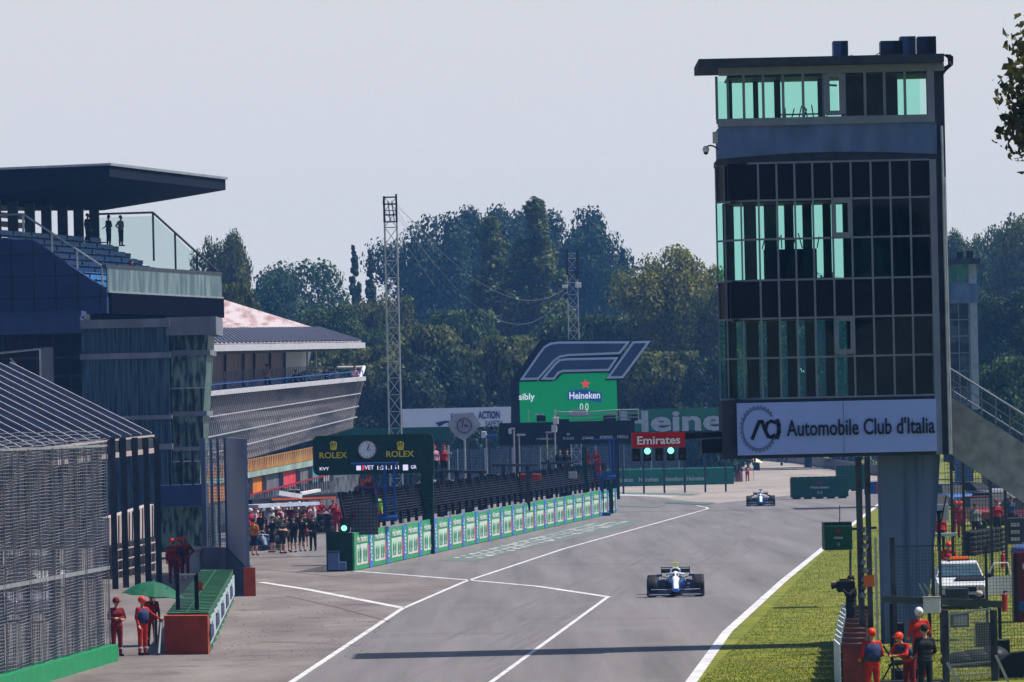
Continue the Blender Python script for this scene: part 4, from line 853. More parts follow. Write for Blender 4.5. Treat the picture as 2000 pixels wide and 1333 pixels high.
# ------------------------------------------------------------------ racing logo screen
DF = 470; k = DF/FP
fs = thing('video_screen', 'huge black framed video screen showing a green beer advert under a slanted racing logo', 'screen', (F(1105, 900, DF).x, DF, 0))
m = MB(); m.prism([F(1001, 742, DF+.4), F(1055, 665, DF+.4), F(1215, 664, DF+.4), F(1208, 740, DF+.4), F(1210, 832, DF+.4), F(1001, 832, DF+.4)], (0, 2.6, 0)); m.prism([F(998, 744, DF+.2), F(1014, 744, DF+.2), F(1014, 832, DF+.2), F(998, 832, DF+.2)], (0, 2.8, 0)); m.build('frame', mat('near_black', (.012, .014, .02), .6), fs, world=True)
M_scrn = mat('screen_green', (.005, .16, .06), .5, var=.03, emit=(.0, .30, .095), estr=.30)
m = MB(); m.prism([F(1014, 742, DF), F(1086, 744, DF), F(1100, 728, DF), F(1184, 726, DF), F(1204, 740, DF), F(1207, 828, DF), F(1016, 830, DF)], (0, .3, 0)); sc_ = m.build('display', M_scrn, fs, world=True)
def outline_plate(nm, pts, d, par, inset):
    P = [F(x, y, d) for x, y in pts]; m = MB(); m.prism(P, (0, .25, 0)); pl_ = m.build(nm, mat('logo_rim', (.42, .52, .70), .5, var=.05), par, world=True)
    c = sum((p for p in P), Vector())/len(P)
    # inset by offsetting edges
    n = len(P); Q_ = []
    for i in range(n):
        a, b, c2 = P[i-1], P[i], P[(i+1) % n]; e1_ = (b-a).normalized(); e2_ = (c2-b).normalized(); n1 = Vector((-e1_.z, 0, e1_.x)); n2 = Vector((-e2_.z, 0, e2_.x))
        bb = (n1+n2); L = max(.35, 1+n1.dot(n2)); Q_.append(b+bb/L*inset)
    if (sum(((q-c).length for q in Q_)) > sum(((p-c).length for p in P))):
        Q_ = [P[i]*2-Q_[i] for i in range(n)]
    m = MB(); m.prism([q+Vector((0, -.06, 0)) for q in Q_], (0, .2, 0)); m.build('plate', mat('logo_dark', (.035, .06, .12), .5, var=.25, scale=.3), pl_, world=True)
for pts in ([(1015, 743), (1052, 690), (1062, 677), (1074, 670), (1090, 667.5), (1231, 667), (1211, 692), (1110, 696), (1094, 699), (1084, 706), (1052, 742)],
            [(1056, 742), (1083, 710), (1092, 702), (1106, 700), (1208, 698), (1190, 725), (1100, 727), (1092, 730), (1083, 742)],
            [(1184, 740), (1236, 667), (1271, 666), (1217, 739)]):
    q0 = F(sum(p[0] for p in pts)/len(pts), sum(p[1] for p in pts)/len(pts), DF-.3)
    P = [F(x, y, DF-.15) for x, y in pts]; cc_ = sum(P, Vector())/len(P)
    m = MB(); m.prism([cc_+(p-cc_)*1.0+Vector((.14*(1 if (p-cc_).x > 0 else -1), 0, .14*(1 if (p-cc_).z > 0 else -1))) for p in P], (0, .4, 0)); m.build('logo_backing', mat('near_black', (.012, .014, .02), .6), fs, world=True)
    outline_plate('logo_bar', pts, DF-.35, fs, .17)
M_wl = mat('screen_white', (.6, .65, .7), .5, emit=(.75, .85, .9), estr=.35, var=.03)
text('screen_lettering', 'sibly', F(1029, 777, DF-.05), 31*k, 17*k, M_wl, sc_, bold=.02)
m = MB(); m.prism([F(1109, 764, DF-.1), F(1143, 761, DF-.1), F(1176, 769, DF-.1), F(1174, 787, DF-.1), F(1142, 781, DF-.1), F(1109, 782, DF-.1)], (0, .1, 0)); m.build('banner_shape', mat('screen_navy', (.01, .04, .15), .5, emit=(.01, .06, .25), estr=.4), sc_, world=True)
text('screen_lettering', 'Heineken', F(1142, 772.5, DF-.14), 60*k, 14*k, M_wl, sc_, bold=.022)
text('screen_lettering', '0.0', F(1141, 795, DF-.1), 17*k, 14*k, M_wl, sc_, bold=.0)
q = F(1143.5, 750.5, DF-.1); m = MB(); pts = []
for i in range(10): a = R_(36*i); r = .40 if i % 2 == 0 else .155; pts.append(q+Vector((math.sin(a)*r, 0, math.cos(a)*r)))
m.prism(pts, (0, .05, 0)); m.build('star', mat('screen_red', (.6, .03, .03), .5, emit=(.9, .05, .05), estr=.4), sc_, world=True)
for px in (1010, 1105, 1200): q = F(px, 830, DF+1.4); m = MB(); m.box((q.x, q.y, q.z/2), (.6, .6, q.z)); m.build('support', M_black, fs, world=True)
# ------------------------------------------------------------------ boards behind
DWB = 500; k = DWB/FP
wb = thing('white_board', 'long white advertising board with navy lettering left of the video screen', 'sign', (F(890, 830, DWB).x, DWB, 0))
m = MB(); pbox(m, 786, 797, 1001, 835, DWB, .3); bb_ = m.build('panel', M_whitebd, wb, world=True)
M_nl = mat('navy_letter', (.02, .05, .18), .5)
for body, px, py, w_, h_ in (('FIA', 892, 814, 22, 11), ('ACTION', 955, 811, 42, 15), ('FOR ROAD', 905, 827, 40, 6), ('SAFETY', 965, 828, 34, 11)):
    text('board_lettering', body, F(px, py, DWB-.05), w_*k, h_*k, M_nl, bb_, bold=.03 if h_ > 12 else 0)
m = MB(); m.prism([F(850, 826, DWB-.05), F(870, 822, DWB-.05), F(888, 824, DWB-.05), F(870, 827, DWB-.05), F(858, 834, DWB-.05)], (0, .04, 0)); m.build('swoosh', M_nl, bb_, world=True)
for px in range(795, 1000, 40): q = F(px, 835, DWB+.5); m = MB(); m.box((q.x, q.y, q.z/2), (.15, .15, q.z)); m.build('support', M_dark, wb, world=True)
gb2 = thing('green_banner', 'wide green banner with giant white letters left of the control tower', 'banner', (F(1310, 830, DWB+4).x, DWB+4, 0)); k = (DWB+4)/FP
m = MB(); pbox(m, 1208, 797, 1545, 840, DWB+4, .3); bb_ = m.build('panel', mat('banner_green', (.02, .13, .075), .5, var=.08), gb2, world=True)
text('banner_lettering', 'Heineken', F(1373, 821, DWB+3.9), 322*k, 42*k, mat('banner_letter', (.30, .35, .42), .6), bb_, bold=.03)
for px in range(1215, 1425, 40): q = F(px, 838, DWB+4.5); m = MB(); m.box((q.x, q.y, q.z/2), (.15, .15, q.z)); m.build('support', M_dark, gb2, world=True)
g3 = thing('green_banner', 'long dark green hoarding low behind the clock gantry', 'banner', (F(760, 860, 480).x, 480, 0))
m = MB(); pbox(m, 660, 836, 880, 862, 480, .3); m.build('panel', M_dgreen if False else mat('hoarding_green', (.01, .08, .05), .5), g3, world=True)
for px in range(670, 880, 35): q = F(px, 862, 480.5); m = MB(); m.box((q.x, q.y, q.z/2), (.15, .15, q.z)); m.build('support', M_dark, g3, world=True)
# diamond sign
DD = 340; ds = thing('diamond_sign', 'pale grey diamond shaped sign with a round toothed emblem', 'sign', (F(907, 900, DD).x, DD, 0))
m = MB(); m.prism([F(873, 829, DD), F(889, 809, DD), F(924, 806, DD), F(940, 830, DD), F(907, 862, DD), F(889, 852, DD)], (0, .2, 0)); pn = m.build('panel', mat('pale_grey_sign', (.34, .35, .41), .5), ds, world=True)
q = F(907, 832, DD-.05); m = MB()
for i in range(24):
    a = R_(15*i)
    if 60 < 15*i < 110: pass
    v = Vector((math.sin(a), 0, math.cos(a))); v2 = Vector((math.sin(a+.26), 0, math.cos(a+.26))); m.bar(q+v*.38, q+v2*.38, .05, .03); m.bar(q+v*.38, q+v*.45, .05, .03)
m.bar(q+Vector((-.15, 0, -.1)), q+Vector((-.05, 0, .3)), .05); m.bar(q+Vector((.0, 0, .05)), q+Vector((.2, 0, -.05)), .1)
m.build('emblem', mat('dim_navy', (.06, .07, .14), .5), pn, world=True)
m = MB(); q = F(907, 845, DD+.3); m.cyl((q.x, q.y, 0), q, .06); m.build('pole', M_steel, ds, world=True)
# far fences and barriers
ff = thing('far_debris_fence', 'blue-grey debris fence beyond the pit wall under the big screen', 'fence', (F(1150, 920, 578).x, 578, 0)); DFF = 578
M_ffp = mat('far_fence_wire', (.10, .13, .19), .6)
m = MB(); xa = F(840, 900, DFF).x; xb = F(1450, 900, DFF).x; zt2 = F(1150, 871, DFF).z
x = xa
while x < xb: m.bar((x, DFF, .9), (x, DFF, zt2), .07); x += .17
for z in np.arange(1, zt2, .28): m.bar((xa, DFF, z), (xb, DFF, z), .05)
m.build('wire_mesh', M_ffp, ff, world=True)
x = xa
while x < xb: m = MB(); m.box((x, DFF-.1, zt2/2), (.14, .14, zt2)); m.build('post', M_steel, ff, world=True); x += 2.6
m = MB(); m.box(((xa+xb)/2, DFF+.5, .6), (xb-xa, .3, 1.2)); m.build('barrier', M_concrete, ff, world=True)
DB_ = 560; k = DB_/FP
fb_ = thing('far_tyre_barrier', 'low green barrier with pale lettering across the far run-off', 'barrier', (F(1320, 945, DB_).x, DB_, 0))
m = MB(); xa = F(1080, 930, DB_).x; xb = F(1433, 930, DB_).x; m.box(((xa+xb)/2, DB_+.5, .75), (xb-xa, 1, 1.5)); b4 = m.build('barrier_wrap', mat('barrier_green', (.012, .12, .07), .6, var=.15), fb_, world=True)
m = MB(); m.box(((xa+xb)/2, DB_+.5, 1.53), (xb-xa, 1.05, .1)); m.build('top_strip', mat('light_green', (.06, .28, .18), .6), b4, world=True)
for px in (1218, 1267, 1315, 1360): q = F(px, 931, DB_-.05); q.z = .62; text('barrier_lettering', 'Heineken', q, 38*k, 9*k, mat('pale_grey_green', (.30, .38, .38), .5), b4, bold=.02)
# curved far guard rail with its dark tyre row
gr = thing('far_guard_rail', 'dark curved guard rail sweeping round the far gravel trap', 'guard rail', G(1600, 915))
pts = [G(1440, 897), G(1500, 900), G(1560, 905), G(1620, 914), G(1680, 925), G(1730, 930)]
m = MB()
for a, b in zip(pts, pts[1:]): m.bar(a+up*.55, b+up*.55, .5, 1.0)
m.build('tyre_row', M_dark, gr, world=True); m = MB()
for a, b in zip(pts, pts[1:]):
    for i in range(5): q = lerp(a, b, i/5); m.bar(q+up*1, q+up*2.2, .12)
    m.bar(a+up*2.2, b+up*2.2, .1)
m.build('fence_post', M_ffp, gr, world=True)
# green foam boxes on the right of the track
def adbox(px0, px1, py0, py1, d, label, letters=True, onground=True):
    t = thing('green_container', label, 'container', (F((px0+px1)/2, py1, d).x, d, 0 if onground else F((px0+px1)/2, py1, d).z)); k = d/FP
    c = F((px0+px1)/2, (py0+py1)/2, d); w_ = (px1-px0)*k; h_ = (py1-py0)*k; z0 = 0.12 if onground else c.z-h_/2; h_ = c.z+h_/2-z0
    m = MB(); m.box((c.x, d+.8, z0+h_/2), (w_, 1.6, h_), bev=.03); b_ = m.build('body', mat('container_green', (.008, .06, .03), .5, var=.15), t, world=True)
    m = MB(); n = 8
    for i in range(n): m.box((c.x-w_/2+w_*(i+.5)/n, d+.8, z0+h_+.04), (w_/n*.85, 1.5, .12))
    m.build('lid', M_black, t, world=True)
    if onground:
        m = MB()
        for i in range(5): m.box((c.x-w_/2+w_*(i+.5)/5, d+.8, .06), (w_/8, 1.4, .12))
        m.build('skid', M_black, t, world=True)
    if letters:
        text('lettering', 'Heineken', Vector((c.x, d-.02, z0+h_*.52)), w_*.32, h_*.13, mat('dim_white', (.35, .42, .5), .5), b_, bold=.02); text('lettering', '0.0', Vector((c.x, d-.02, z0+h_*.25)), w_*.09, h_*.16, mat('dim_white', (.35, .42, .5), .5), b_)
        m = MB(); q = Vector((c.x, d-.02, z0+h_*.75)); pts = [q+Vector((math.sin(R_(36*i))*(.16 if i % 2 == 0 else .06)*h_, 0, math.cos(R_(36*i))*(.16 if i % 2 == 0 else .06)*h_)) for i in range(10)]
        m.prism(pts, (0, .03, 0)); m.build('star', mat('dim_red', (.2, .02, .03), .5), b_, world=True)
    return t
adbox(1545, 1657, 934, 974, 449, 'green foam container with white brand letters at the right track edge')
adbox(1634, 1700, 912, 945, 490, 'plain green container behind the one with white brand letters', False)
adbox(1610, 1665, 1027, 1075, 196, 'dark green box held on an arm beside the wooden-look fence posts', True, False)
o_ = bpy.data.objects.get('green_container.002')
m = MB(); a = F(1660, 1034, 196.5); m.bar(a, F(1712, 1031, 196.5), .08, .08); q = F(1640, 1000, 196.5); m.cyl(F(1640, 1027, 196.5), F(1640, 988, 196.5), .015); m.cyl(F(1661, 1075, 196.5), F(1661, 1130, 196.5), .04); m.build('arm', M_dark, o_, world=True)
# ------------------------------------------------------------------ control tower
TYD = 163.0
def tz(py): return 6.15-.01358*(py-810)
tcx = F(1620, 500, TYD).x
tw_ = thing('control_tower', 'tall concrete control tower with teal windows and white club sign over the track edge', 'tower', (tcx, TYD, 0), 0.0)
def TP(px, py, dy=0.0):                # tower front plane, px measured at half height
    return Vector((tcx+(px-1620)*.01358, TYD+dy, tz(py)))
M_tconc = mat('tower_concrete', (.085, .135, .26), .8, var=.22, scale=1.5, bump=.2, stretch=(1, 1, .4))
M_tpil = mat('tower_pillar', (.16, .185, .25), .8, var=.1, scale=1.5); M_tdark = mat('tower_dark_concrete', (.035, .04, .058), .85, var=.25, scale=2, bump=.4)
M_tgl = glass('tower_glass', (.80, .975, .92), .006, .02); M_tpan = mat('black_panel', (.002, .0025, .005), .4, spec=.1); M_tfr = mat('window_frame_grey', (.16, .185, .23), .6, var=.1)
DEP = 3.0
def tbox(mb, x0, x1, y0, y1, dy0, dy1): a = TP(x0, y0); b = TP(x1, y1); mb.box(((a.x+b.x)/2, TYD+(dy0+dy1)/2, (a.z+b.z)/2), (b.x-a.x, dy1-dy0, a.z-b.z)); return mb
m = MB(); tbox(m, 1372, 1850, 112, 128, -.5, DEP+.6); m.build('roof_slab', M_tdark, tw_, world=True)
m = MB(); tbox(m, 1412, 1852, 128, 143, 0, .3); tbox(m, 1408, 1832, 228, 243, -.06, .3); m.build('window_sill', M_tfr, tw_, world=True)
# upper wall with shallow curved lower edge
m = MB(); pts = [TP(1410, 243, .02)]+[TP(1410+ (1835-1410)*i/12, 306-9*math.sin(math.pi*i/12), .02) for i in range(13)]+[TP(1835, 243, .02)]
m.prism(pts, (0, DEP-.1, 0)); m.build('upper_wall', M_tconc, tw_, world=True)
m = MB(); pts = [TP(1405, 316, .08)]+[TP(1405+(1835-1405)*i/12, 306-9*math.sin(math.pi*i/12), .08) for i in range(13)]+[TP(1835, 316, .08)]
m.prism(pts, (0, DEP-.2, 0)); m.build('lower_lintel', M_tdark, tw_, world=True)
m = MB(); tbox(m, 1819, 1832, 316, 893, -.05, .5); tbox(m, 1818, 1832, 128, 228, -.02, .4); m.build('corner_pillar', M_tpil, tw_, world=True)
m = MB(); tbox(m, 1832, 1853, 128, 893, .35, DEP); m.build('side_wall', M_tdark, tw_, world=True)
m = MB(); m.cyl(TP(1848, 893, .3), TP(1846, 250, .3), .04); m.cyl(TP(1851, 893, .3), TP(1850, 350, .3), .03); m.build('drain_pipe', M_steel, tw_, world=True)
# floors
for py in (389, 545, 620, 776): pass
m = MB(); m2_ = None
for py0, py1 in ((313, 389), (545, 620)): tbox(m, 1425, 1832, py0+2, py1-2, .10, DEP-.1)
m.build('spandrel_core', M_tpan, tw_, world=True)
cols = [1484, 1520, 1555, 1590, 1628, 1665, 1704, 1742, 1780, 1819]
rows = [316, 389, 465, 545, 620, 697, 776]
# chamfered left corner: three facets running back
LC = [(1484, 0.0), (1450, .22), (1419, .62), (1404, 1.15)]
def pane(mb, x0, d0, x1, d1, y0, y1, g=.0): mb.prism([TP(x0, y0, d0), TP(x1, y0, d1), TP(x1, y1, d1), TP(x0, y1, d0)], (0, .03, 0))
for r in range(6):
    black = r in (0, 3)
    for c in range(9):
        if r in (1, 4) and c == 4: pass
        m = MB(); pane(m, cols[c]+1, .03, cols[c+1]-1, .03, rows[r]+1, rows[r+1]-1); m.build('panel' if black else 'window_pane', M_tpan if black else M_tgl, tw_, world=True)
    for c in range(3):
        m = MB(); pane(m, LC[c+1][0], LC[c+1][1]+.03, LC[c][0], LC[c][1]+.03, rows[r]+1, rows[r+1]-1); m.build('panel' if black else 'window_pane', M_tpan if black else M_tgl, tw_, world=True)
m = MB()
for x in cols[:-1]: m.bar(TP(x, 316, 0), TP(x, 776, 0), .05, .07)
for x, d in LC[1:]: m.bar(TP(x, 316, d), TP(x, 776, d), .045, .06)
for y in rows: 
    m.bar(TP(1484, y, -.01), TP(1819, y, -.01), .05, .05)
    for a, b in zip(LC, LC[1:]): m.bar(TP(a[0], y, a[1]-.01), TP(b[0], y, b[1]-.01), .05, .05)
m.build('window_grid', M_tfr, tw_, world=True)
for y0, y1 in ((390, 462), (621, 690)):
    m = MB(); x0, x1 = 1630, 1662
    for a, b in (((x0, y0), (x0, y1)), ((x1, y0), (x1, y1))): m.bar(TP(a[0], a[1], -.05), TP(b[0], b[1], -.05), .12, .1)
    for y in (y0+2, y1-2): m.bar(TP(x0, y, -.055), TP(x1, y, -.055), .1, .14)
    m.build('opening_frame', M_tfr, tw_, world=True)
# top cabin glazing
tc_ = [1408, 1460, 1498, 1537, 1576, 1616, 1657, 1697, 1735, 1775, 1818]
m = MB()
for x in tc_[1:-1]: m.bar(TP(x, 143, .1), TP(x, 228, .1), .07, .08)
m.bar(TP(1408, 143, .5), TP(1408, 228, .5), .07, .08); m.bar(TP(1430, 143, .4), TP(1430, 228, .4), .06, .06); m.build('cabin_mullion', M_tfr, tw_, world=True)
for a, b in zip(tc_, tc_[1:]):
    m = MB(); pane(m, a+2, .12 if a > 1408 else .5, b-2, .12, 143, 228); m.build('cabin_pane', M_tgl, tw_, world=True)
m = MB(); x0, x1 = 1622, 1652
for a, b in (((x0, 145), (x0, 222)), ((x1, 145), (x1, 222))): m.bar(TP(a[0], a[1], .04), TP(b[0], b[1], .04), .16, .1)
for y in (147, 221): m.bar(TP(x0, y, .035), TP(x1, y, .035), .1, .12)
m.build('opening_frame', M_tfr, tw_, world=True)
m = MB(); tbox(m, 1660, 1772, 140, 228, DEP-.5, DEP-.3); tbox(m, 1432, 1442, 140, 228, 1.8, 2.2); tbox(m, 1486, 1496, 140, 228, DEP-.4, DEP-.2); tbox(m, 1526, 1538, 140, 228, 2, 2.2); tbox(m, 1612, 1622, 140, 228, 2, 2.2)
tbox(m, 1412, 1415, 140, 228, DEP-.4, DEP-.2); tbox(m, 1655, 1760, 389, 545, 1.5, 2.0); tbox(m, 1700, 1832, 389, 545, DEP-.5, DEP-.3); tbox(m, 1660, 1832, 620, 776, 2.2, 2.5)
for x0, x1 in ((1424, 1440), (1466, 1484), (1506, 1524), (1546, 1558), (1582, 1594), (1622, 1632)): tbox(m, x0-6, x1, 389, 776, 1.9, 2.1)
tbox(m, 1500, 1605, 480, 545, DEP-.4, DEP-.2)
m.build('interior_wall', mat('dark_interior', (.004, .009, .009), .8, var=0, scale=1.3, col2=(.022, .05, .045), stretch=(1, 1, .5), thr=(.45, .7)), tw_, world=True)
m = MB()
for py in (143, 228, 389, 545, 620, 776): tbox(m, 1430, 1830, py, py+4, .3, DEP-.1)
m.build('floor_slab', M_black, tw_, world=True)
m = MB()                                # rear glazing
tbox(m, 1412, 1655, 143, 228, DEP-.1, DEP-.07); tbox(m, 1772, 1818, 143, 228, DEP-.1, DEP-.07); tbox(m, 1406, 1700, 389, 545, DEP-.1, DEP-.07); tbox(m, 1406, 1700, 620, 776, DEP-.1, DEP-.07); m.build('rear_glazing', M_tgl, tw_, world=True)
m = MB()
for i in range(9): x = 1536+i*12+random.uniform(-3, 3); m.bar(TP(x, 226, 2.6), TP(x+random.uniform(-8, 8), 194+random.uniform(0, 10), 2.6), .03)
m.bar(TP(1536, 213, 2.6), TP(1640, 213, 2.6), .04)
for i in range(9): x = 1500+i*13+random.uniform(-3, 3); m.bar(TP(x, 478, 2.9), TP(x+random.uniform(-8, 8), 444+random.uniform(0, 12), 2.9), .03)
m.bar(TP(1628, 158, 2), TP(1650, 160, 2), .05); m.bar(TP(1505, 410, 2.9), TP(1522, 410, 2.9), .06)
m.build('stacked_chairs', M_black, tw_, world=True)
# sign and underside
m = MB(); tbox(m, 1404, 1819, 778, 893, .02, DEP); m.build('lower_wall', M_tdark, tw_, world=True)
m = MB(); a = TP(1432, 784); b = TP(1821, 886); m.box(((a.x+b.x)/2, TYD-.06, (a.z+b.z)/2), (b.x-a.x, .12, a.z-b.z)); sg_ = m.build('sign_board', mat('sign_white', (.27, .36, .72), .6, var=.04, scale=1), tw_, world=True)
M_sl = mat('sign_black', (.012, .014, .03), .5)
c = TP(1673, 834.5, -.14); text('sign_lettering', "Automobile Club d'Italia", c, 289*.01358, 33*.01358, M_sl, sg_, bold=.012)
q = TP(1483, 836, -.14); u_ = .01358; m = MB()
def thick(pts, w_): 
    for a, b in zip(pts, pts[1:]): m.bar(q+Vector((a[0]*u_, 0, -a[1]*u_)), q+Vector((b[0]*u_, 0, -b[1]*u_)), w_*u_, .02, up=(0, 1, 0))
# bars must lie in the sign plane: width across, thin in depth
def thick(pts, w_):
    L = [Vector((a[0]*u_, 0, -a[1]*u_)) for a in pts]
    for i, (a, b) in enumerate(zip(L, L[1:])):
        d = (b-a).normalized(); n_ = Vector((-d.z, 0, d.x))*w_*u_/2; e_ = d*w_*u_*.25; m.prism([q+a-n_-e_, q+b-n_+e_, q+b+n_+e_, q+a+n_-e_], (0, .02-.0006*i, 0))
thick([(-22, 18), (-8, -15), (-2, -15), (3, 0), (9, 14), (16, 16), (22, 12)], 7); thick([(24, -12), (16, -16), (8, -12), (5, -2)], 6); thick([(27, -17), (30, -8), (30, 6), (26, 18)], 8)
m.build('sign_monogram', M_sl, sg_, world=True)
m = MB(); n_ = 60; q = TP(1474, 835, -.13)
for i in range(n_):
    a0_ = 2*math.pi*i/n_; a1_ = 2*math.pi*(i+1)/n_
    if -.5 < math.atan2(math.sin(a0_), math.cos(a0_)) < .55: continue
    def rp(a, r): return q+Vector((math.cos(a)*r*u_, 0, math.sin(a)*r*u_*1.25))
    ro = 37 if i % 2 else 34.5; m.prism([rp(a0_, 30), rp(a1_, 30), rp(a1_, ro), rp(a0_, ro)], (0, .01, 0))
m.build('sign_gear_ring', mat('pale_ring', (.12, .15, .30), .6), sg_, world=True)
m = MB(); c = TP(1640, 836, -.125); m.box(c, (.012, .01, 1.35)); m.build('sheet_joint', M_tfr, sg_, world=True)
# column, narrowing downwards
def crx(z): t = max(0, min(1, (z-.6)/4.5)); return lerp(1.0, 1.62, t**.55)
m = MB(); xl = tcx+1.30; rings = []
for z in (0, .6, 1.2, 1.8, 2.4, 3.0, 3.6, 4.4, 5.1): ww = crx(z)*.98; rings.append([Vector((xl, TYD+.9, z)), Vector((xl+ww, TYD+.9, z)), Vector((xl+ww, TYD+2.7, z)), Vector((xl, TYD+2.7, z))])
m.loft(rings); m.build('column', mat('column_concrete', (.10, .145, .255), .85, var=0, scale=1.3, bump=.3, stretch=(2.5, 2.5, .12), col2=(.04, .06, .12), thr=(.5, .72)), tw_, world=True)
# stair to the tower
m = MB(); m.prism([F(1858, 776, TYD+2), F(2060, 905, TYD+2), F(2060, 1022, TYD+2), F(1858, 888, TYD+2)], (0, .3, 0)); m.prism([F(1858, 776, TYD+3.3), F(2060, 905, TYD+3.3), F(2060, 1022, TYD+3.3), F(1858, 888, TYD+3.3)], (0, .3, 0)); m.build('stair_stringer', mat('stair_concrete', (.24, .25, .28), .85, var=.2), tw_, world=True)
m = MB(); p0 = F(1858, 790, TYD+2.3); p1 = F(2060, 925, TYD+2.3)
for i in range(14): p = lerp(p0, p1, i/14); m.box(p+Vector((0, .6, -.2)), (.3, 1.1, .06))
m.build('stair_tread', M_concrete, tw_, world=True)
m = MB(); m.tube([F(1855, 720, TYD+2.1), F(2060, 848, TYD+2.1)], .035); m.tube([F(1858, 742, TYD+2.1), F(2060, 872, TYD+2.1)], .02); m.tube([F(1858, 762, TYD+3.3), F(2060, 890, TYD+3.3)], .025)
for i in range(8): t = i/7; m.cyl(lerp(F(1862, 776, TYD+2.1), F(2055, 902, TYD+2.1), t), lerp(F(1862, 725, TYD+2.1), F(2055, 845, TYD+2.1), t), .02)
m.build('stair_rail', M_tpil, tw_, world=True)
m = MB()
for i in range(12): m.tube([TP(1850+random.uniform(0, 6), 112, .1), TP(1862+random.uniform(-4, 8), 118+random.uniform(-6, 6), 0), TP(1866+random.uniform(-5, 5), 132, 0), TP(1850+random.uniform(-4, 4), 138+random.uniform(0, 14), .1)], .014, 4)
m.tube([TP(1674, 104, 1), TP(1690, 112, 1), TP(1720, 108, 1), TP(1738, 98, 1)], .012, 4); m.build('cable_bundle', M_black, tw_, world=True)
# rooftop air units and wall camera
def unit(x0, x1, y0, y1, label, cm):
    t = thing('rooftop_air_unit', label, 'air conditioner', TP((x0+x1)/2, y1, 1.2)); m = MB(); tbox(m, x0, x1, y0, y1, .8, 1.5); m.build('casing', cm, t, world=True)
    m = MB()
    for i in range(8): y = lerp(y0+3, y1-3, i/7); tbox(m, lerp(x0, x1, .55), x1-1.5, y-.8, y+.8, .74, .8)
    m.build('grille', M_black, t, world=True)
    m = MB(); tbox(m, x0+2, x0+5, y1, y1+2, .9, 1.4); m.build('foot', M_steel, t, world=True); m = MB(); tbox(m, x1-5, x1-2, y1, y1+2, .9, 1.4); m.build('foot', M_steel, t, world=True)
    return t
M_bu = mat('blue_grey_casing', (.05, .09, .2), .5); M_du = mat('dark_casing', (.02, .03, .06), .5)
unit(1640, 1669, 77, 110, 'lone air conditioning unit on the middle of the tower roof', M_bu)
unit(1733, 1776, 79, 109, 'dark wide air unit, left of the group at the right end of the tower roof', M_du)
unit(1772, 1802, 71, 109, 'light faced tall air unit in the middle of the roof group', M_bu)
unit(1806, 1842, 72, 106, 'dark air unit wrapped in cables at the right end of the roof', M_du)
cc_ = thing('dome_camera', 'white dome camera on a curved bracket at the left side of the tower', 'camera', TP(1385, 290, .3))
m = MB(); m.tube([TP(1408, 286, .3), TP(1400, 280, .3), TP(1392, 278, .3), TP(1386, 281, .3)], .025); m.build('bracket', M_dark, cc_, world=True)
m = MB(); m.ell(TP(1384, 286, .3), (.09, .09, .10)); m.build('housing', M_white, cc_, world=True, smooth=True); m = MB(); m.ell(TP(1384, 292, .3), (.065, .065, .06)); m.build('dome', M_black, cc_, world=True, smooth=True)
m = MB(); tbox(m, 1398, 1408, 252, 274, .2, .5); m.build('junction_box', M_steel, cc_, world=True)
# ------------------------------------------------------------------ second tower further away
D2 = 402
st = thing('second_tower', 'smaller distant tower with teal top cabin half hidden behind the control tower', 'tower', (F(1880, 900, D2).x, D2, 0))
def pp(name, x0, y0, x1, y1, d, th, mt, bev=0): m = MB(); pbox(m, x0, y0, x1, y1, d, th, bev=bev); return m.build(name, mt, st, world=True)
xk = F(1840, 600, D2).x; 
pp('cabin_wall', 1838, 555, 1912, 592, D2, 6, M_tconc); pp('roof_slab', 1836, 505, 1914, 516, D2-.6, 7, M_tdark); pp('side_pillar', 1895, 516, 1910, 800, D2+.2, 6, mat('lit_pillar', (.25, .29, .38), .7))
pp('cabin_glass', 1838, 517, 1893, 552, D2+.4, .1, mat('far_teal_glass', (.04, .2, .18), .3, var=0, col2=(.15, .42, .36), scale=.8)); pp('glass_front', 1838, 592, 1895, 790, D2+.3, 5, mat('far_dark_glass', (.02, .03, .05), .3, var=0, col2=(.07, .12, .14), scale=.5, thr=(.45, .55)))
m = MB()
for x in (1855, 1873, 1893): pbox(m, x-1, 517, x+1, 790, D2+.1, .15)
for y in (555, 592, 625, 657, 690, 725, 757, 790): pbox(m, 1838, y-1, 1895, y+1, D2+.05, .15)
m.build('window_grid', M_tpil, st, world=True)
pp('column', 1868, 790, 1900, 960, D2+.5, 2, M_tconc)
m = MB(); pbox(m, 1868, 492, 1882, 505, D2, 1, bev=.03); pbox(m, 1888, 490, 1901, 505, D2, 1, bev=.03); m.build('roof_unit', M_black, st, world=True)
# ------------------------------------------------------------------ people
def flat(name, col, rough=.8, **k): return mat(name, col, rough, var=.4, scale=6, bump=.5, **k)
P_skin = flat('skin', (.42, .23, .15), .6); P_eye = flat('eye_dark', (.03, .02, .02), .4)
CL = {'orange': flat('orange_overall', (.36, .022, .012)), 'black': flat('black_clothing', (.015, .016, .02)), 'red': flat('red_clothing', (.28, .015, .025)), 'white': flat('white_clothing', (.5, .5, .53)), 'grey': flat('grey_clothing', (.12, .13, .15)),
      'navy': flat('navy_clothing', (.03, .04, .11)), 'pink': flat('pink_clothing', (.45, .22, .30)), 'shoe': flat('black_shoe', (.012, .012, .014)), 'hair': flat('dark_hair', (.02, .015, .012)), 'helmet': flat('orange_helmet', (.60, .05, .015), .3), 'maroon': flat('dark_red_clothing', (.13, .012, .015)), 'lime': flat('lime_vest', (.25, .5, .03)), 'orangeshirt': flat('orange_shirt', (.45, .14, .02)), 'whelmet': flat('white_helmet', (.6, .6, .62), .3)}
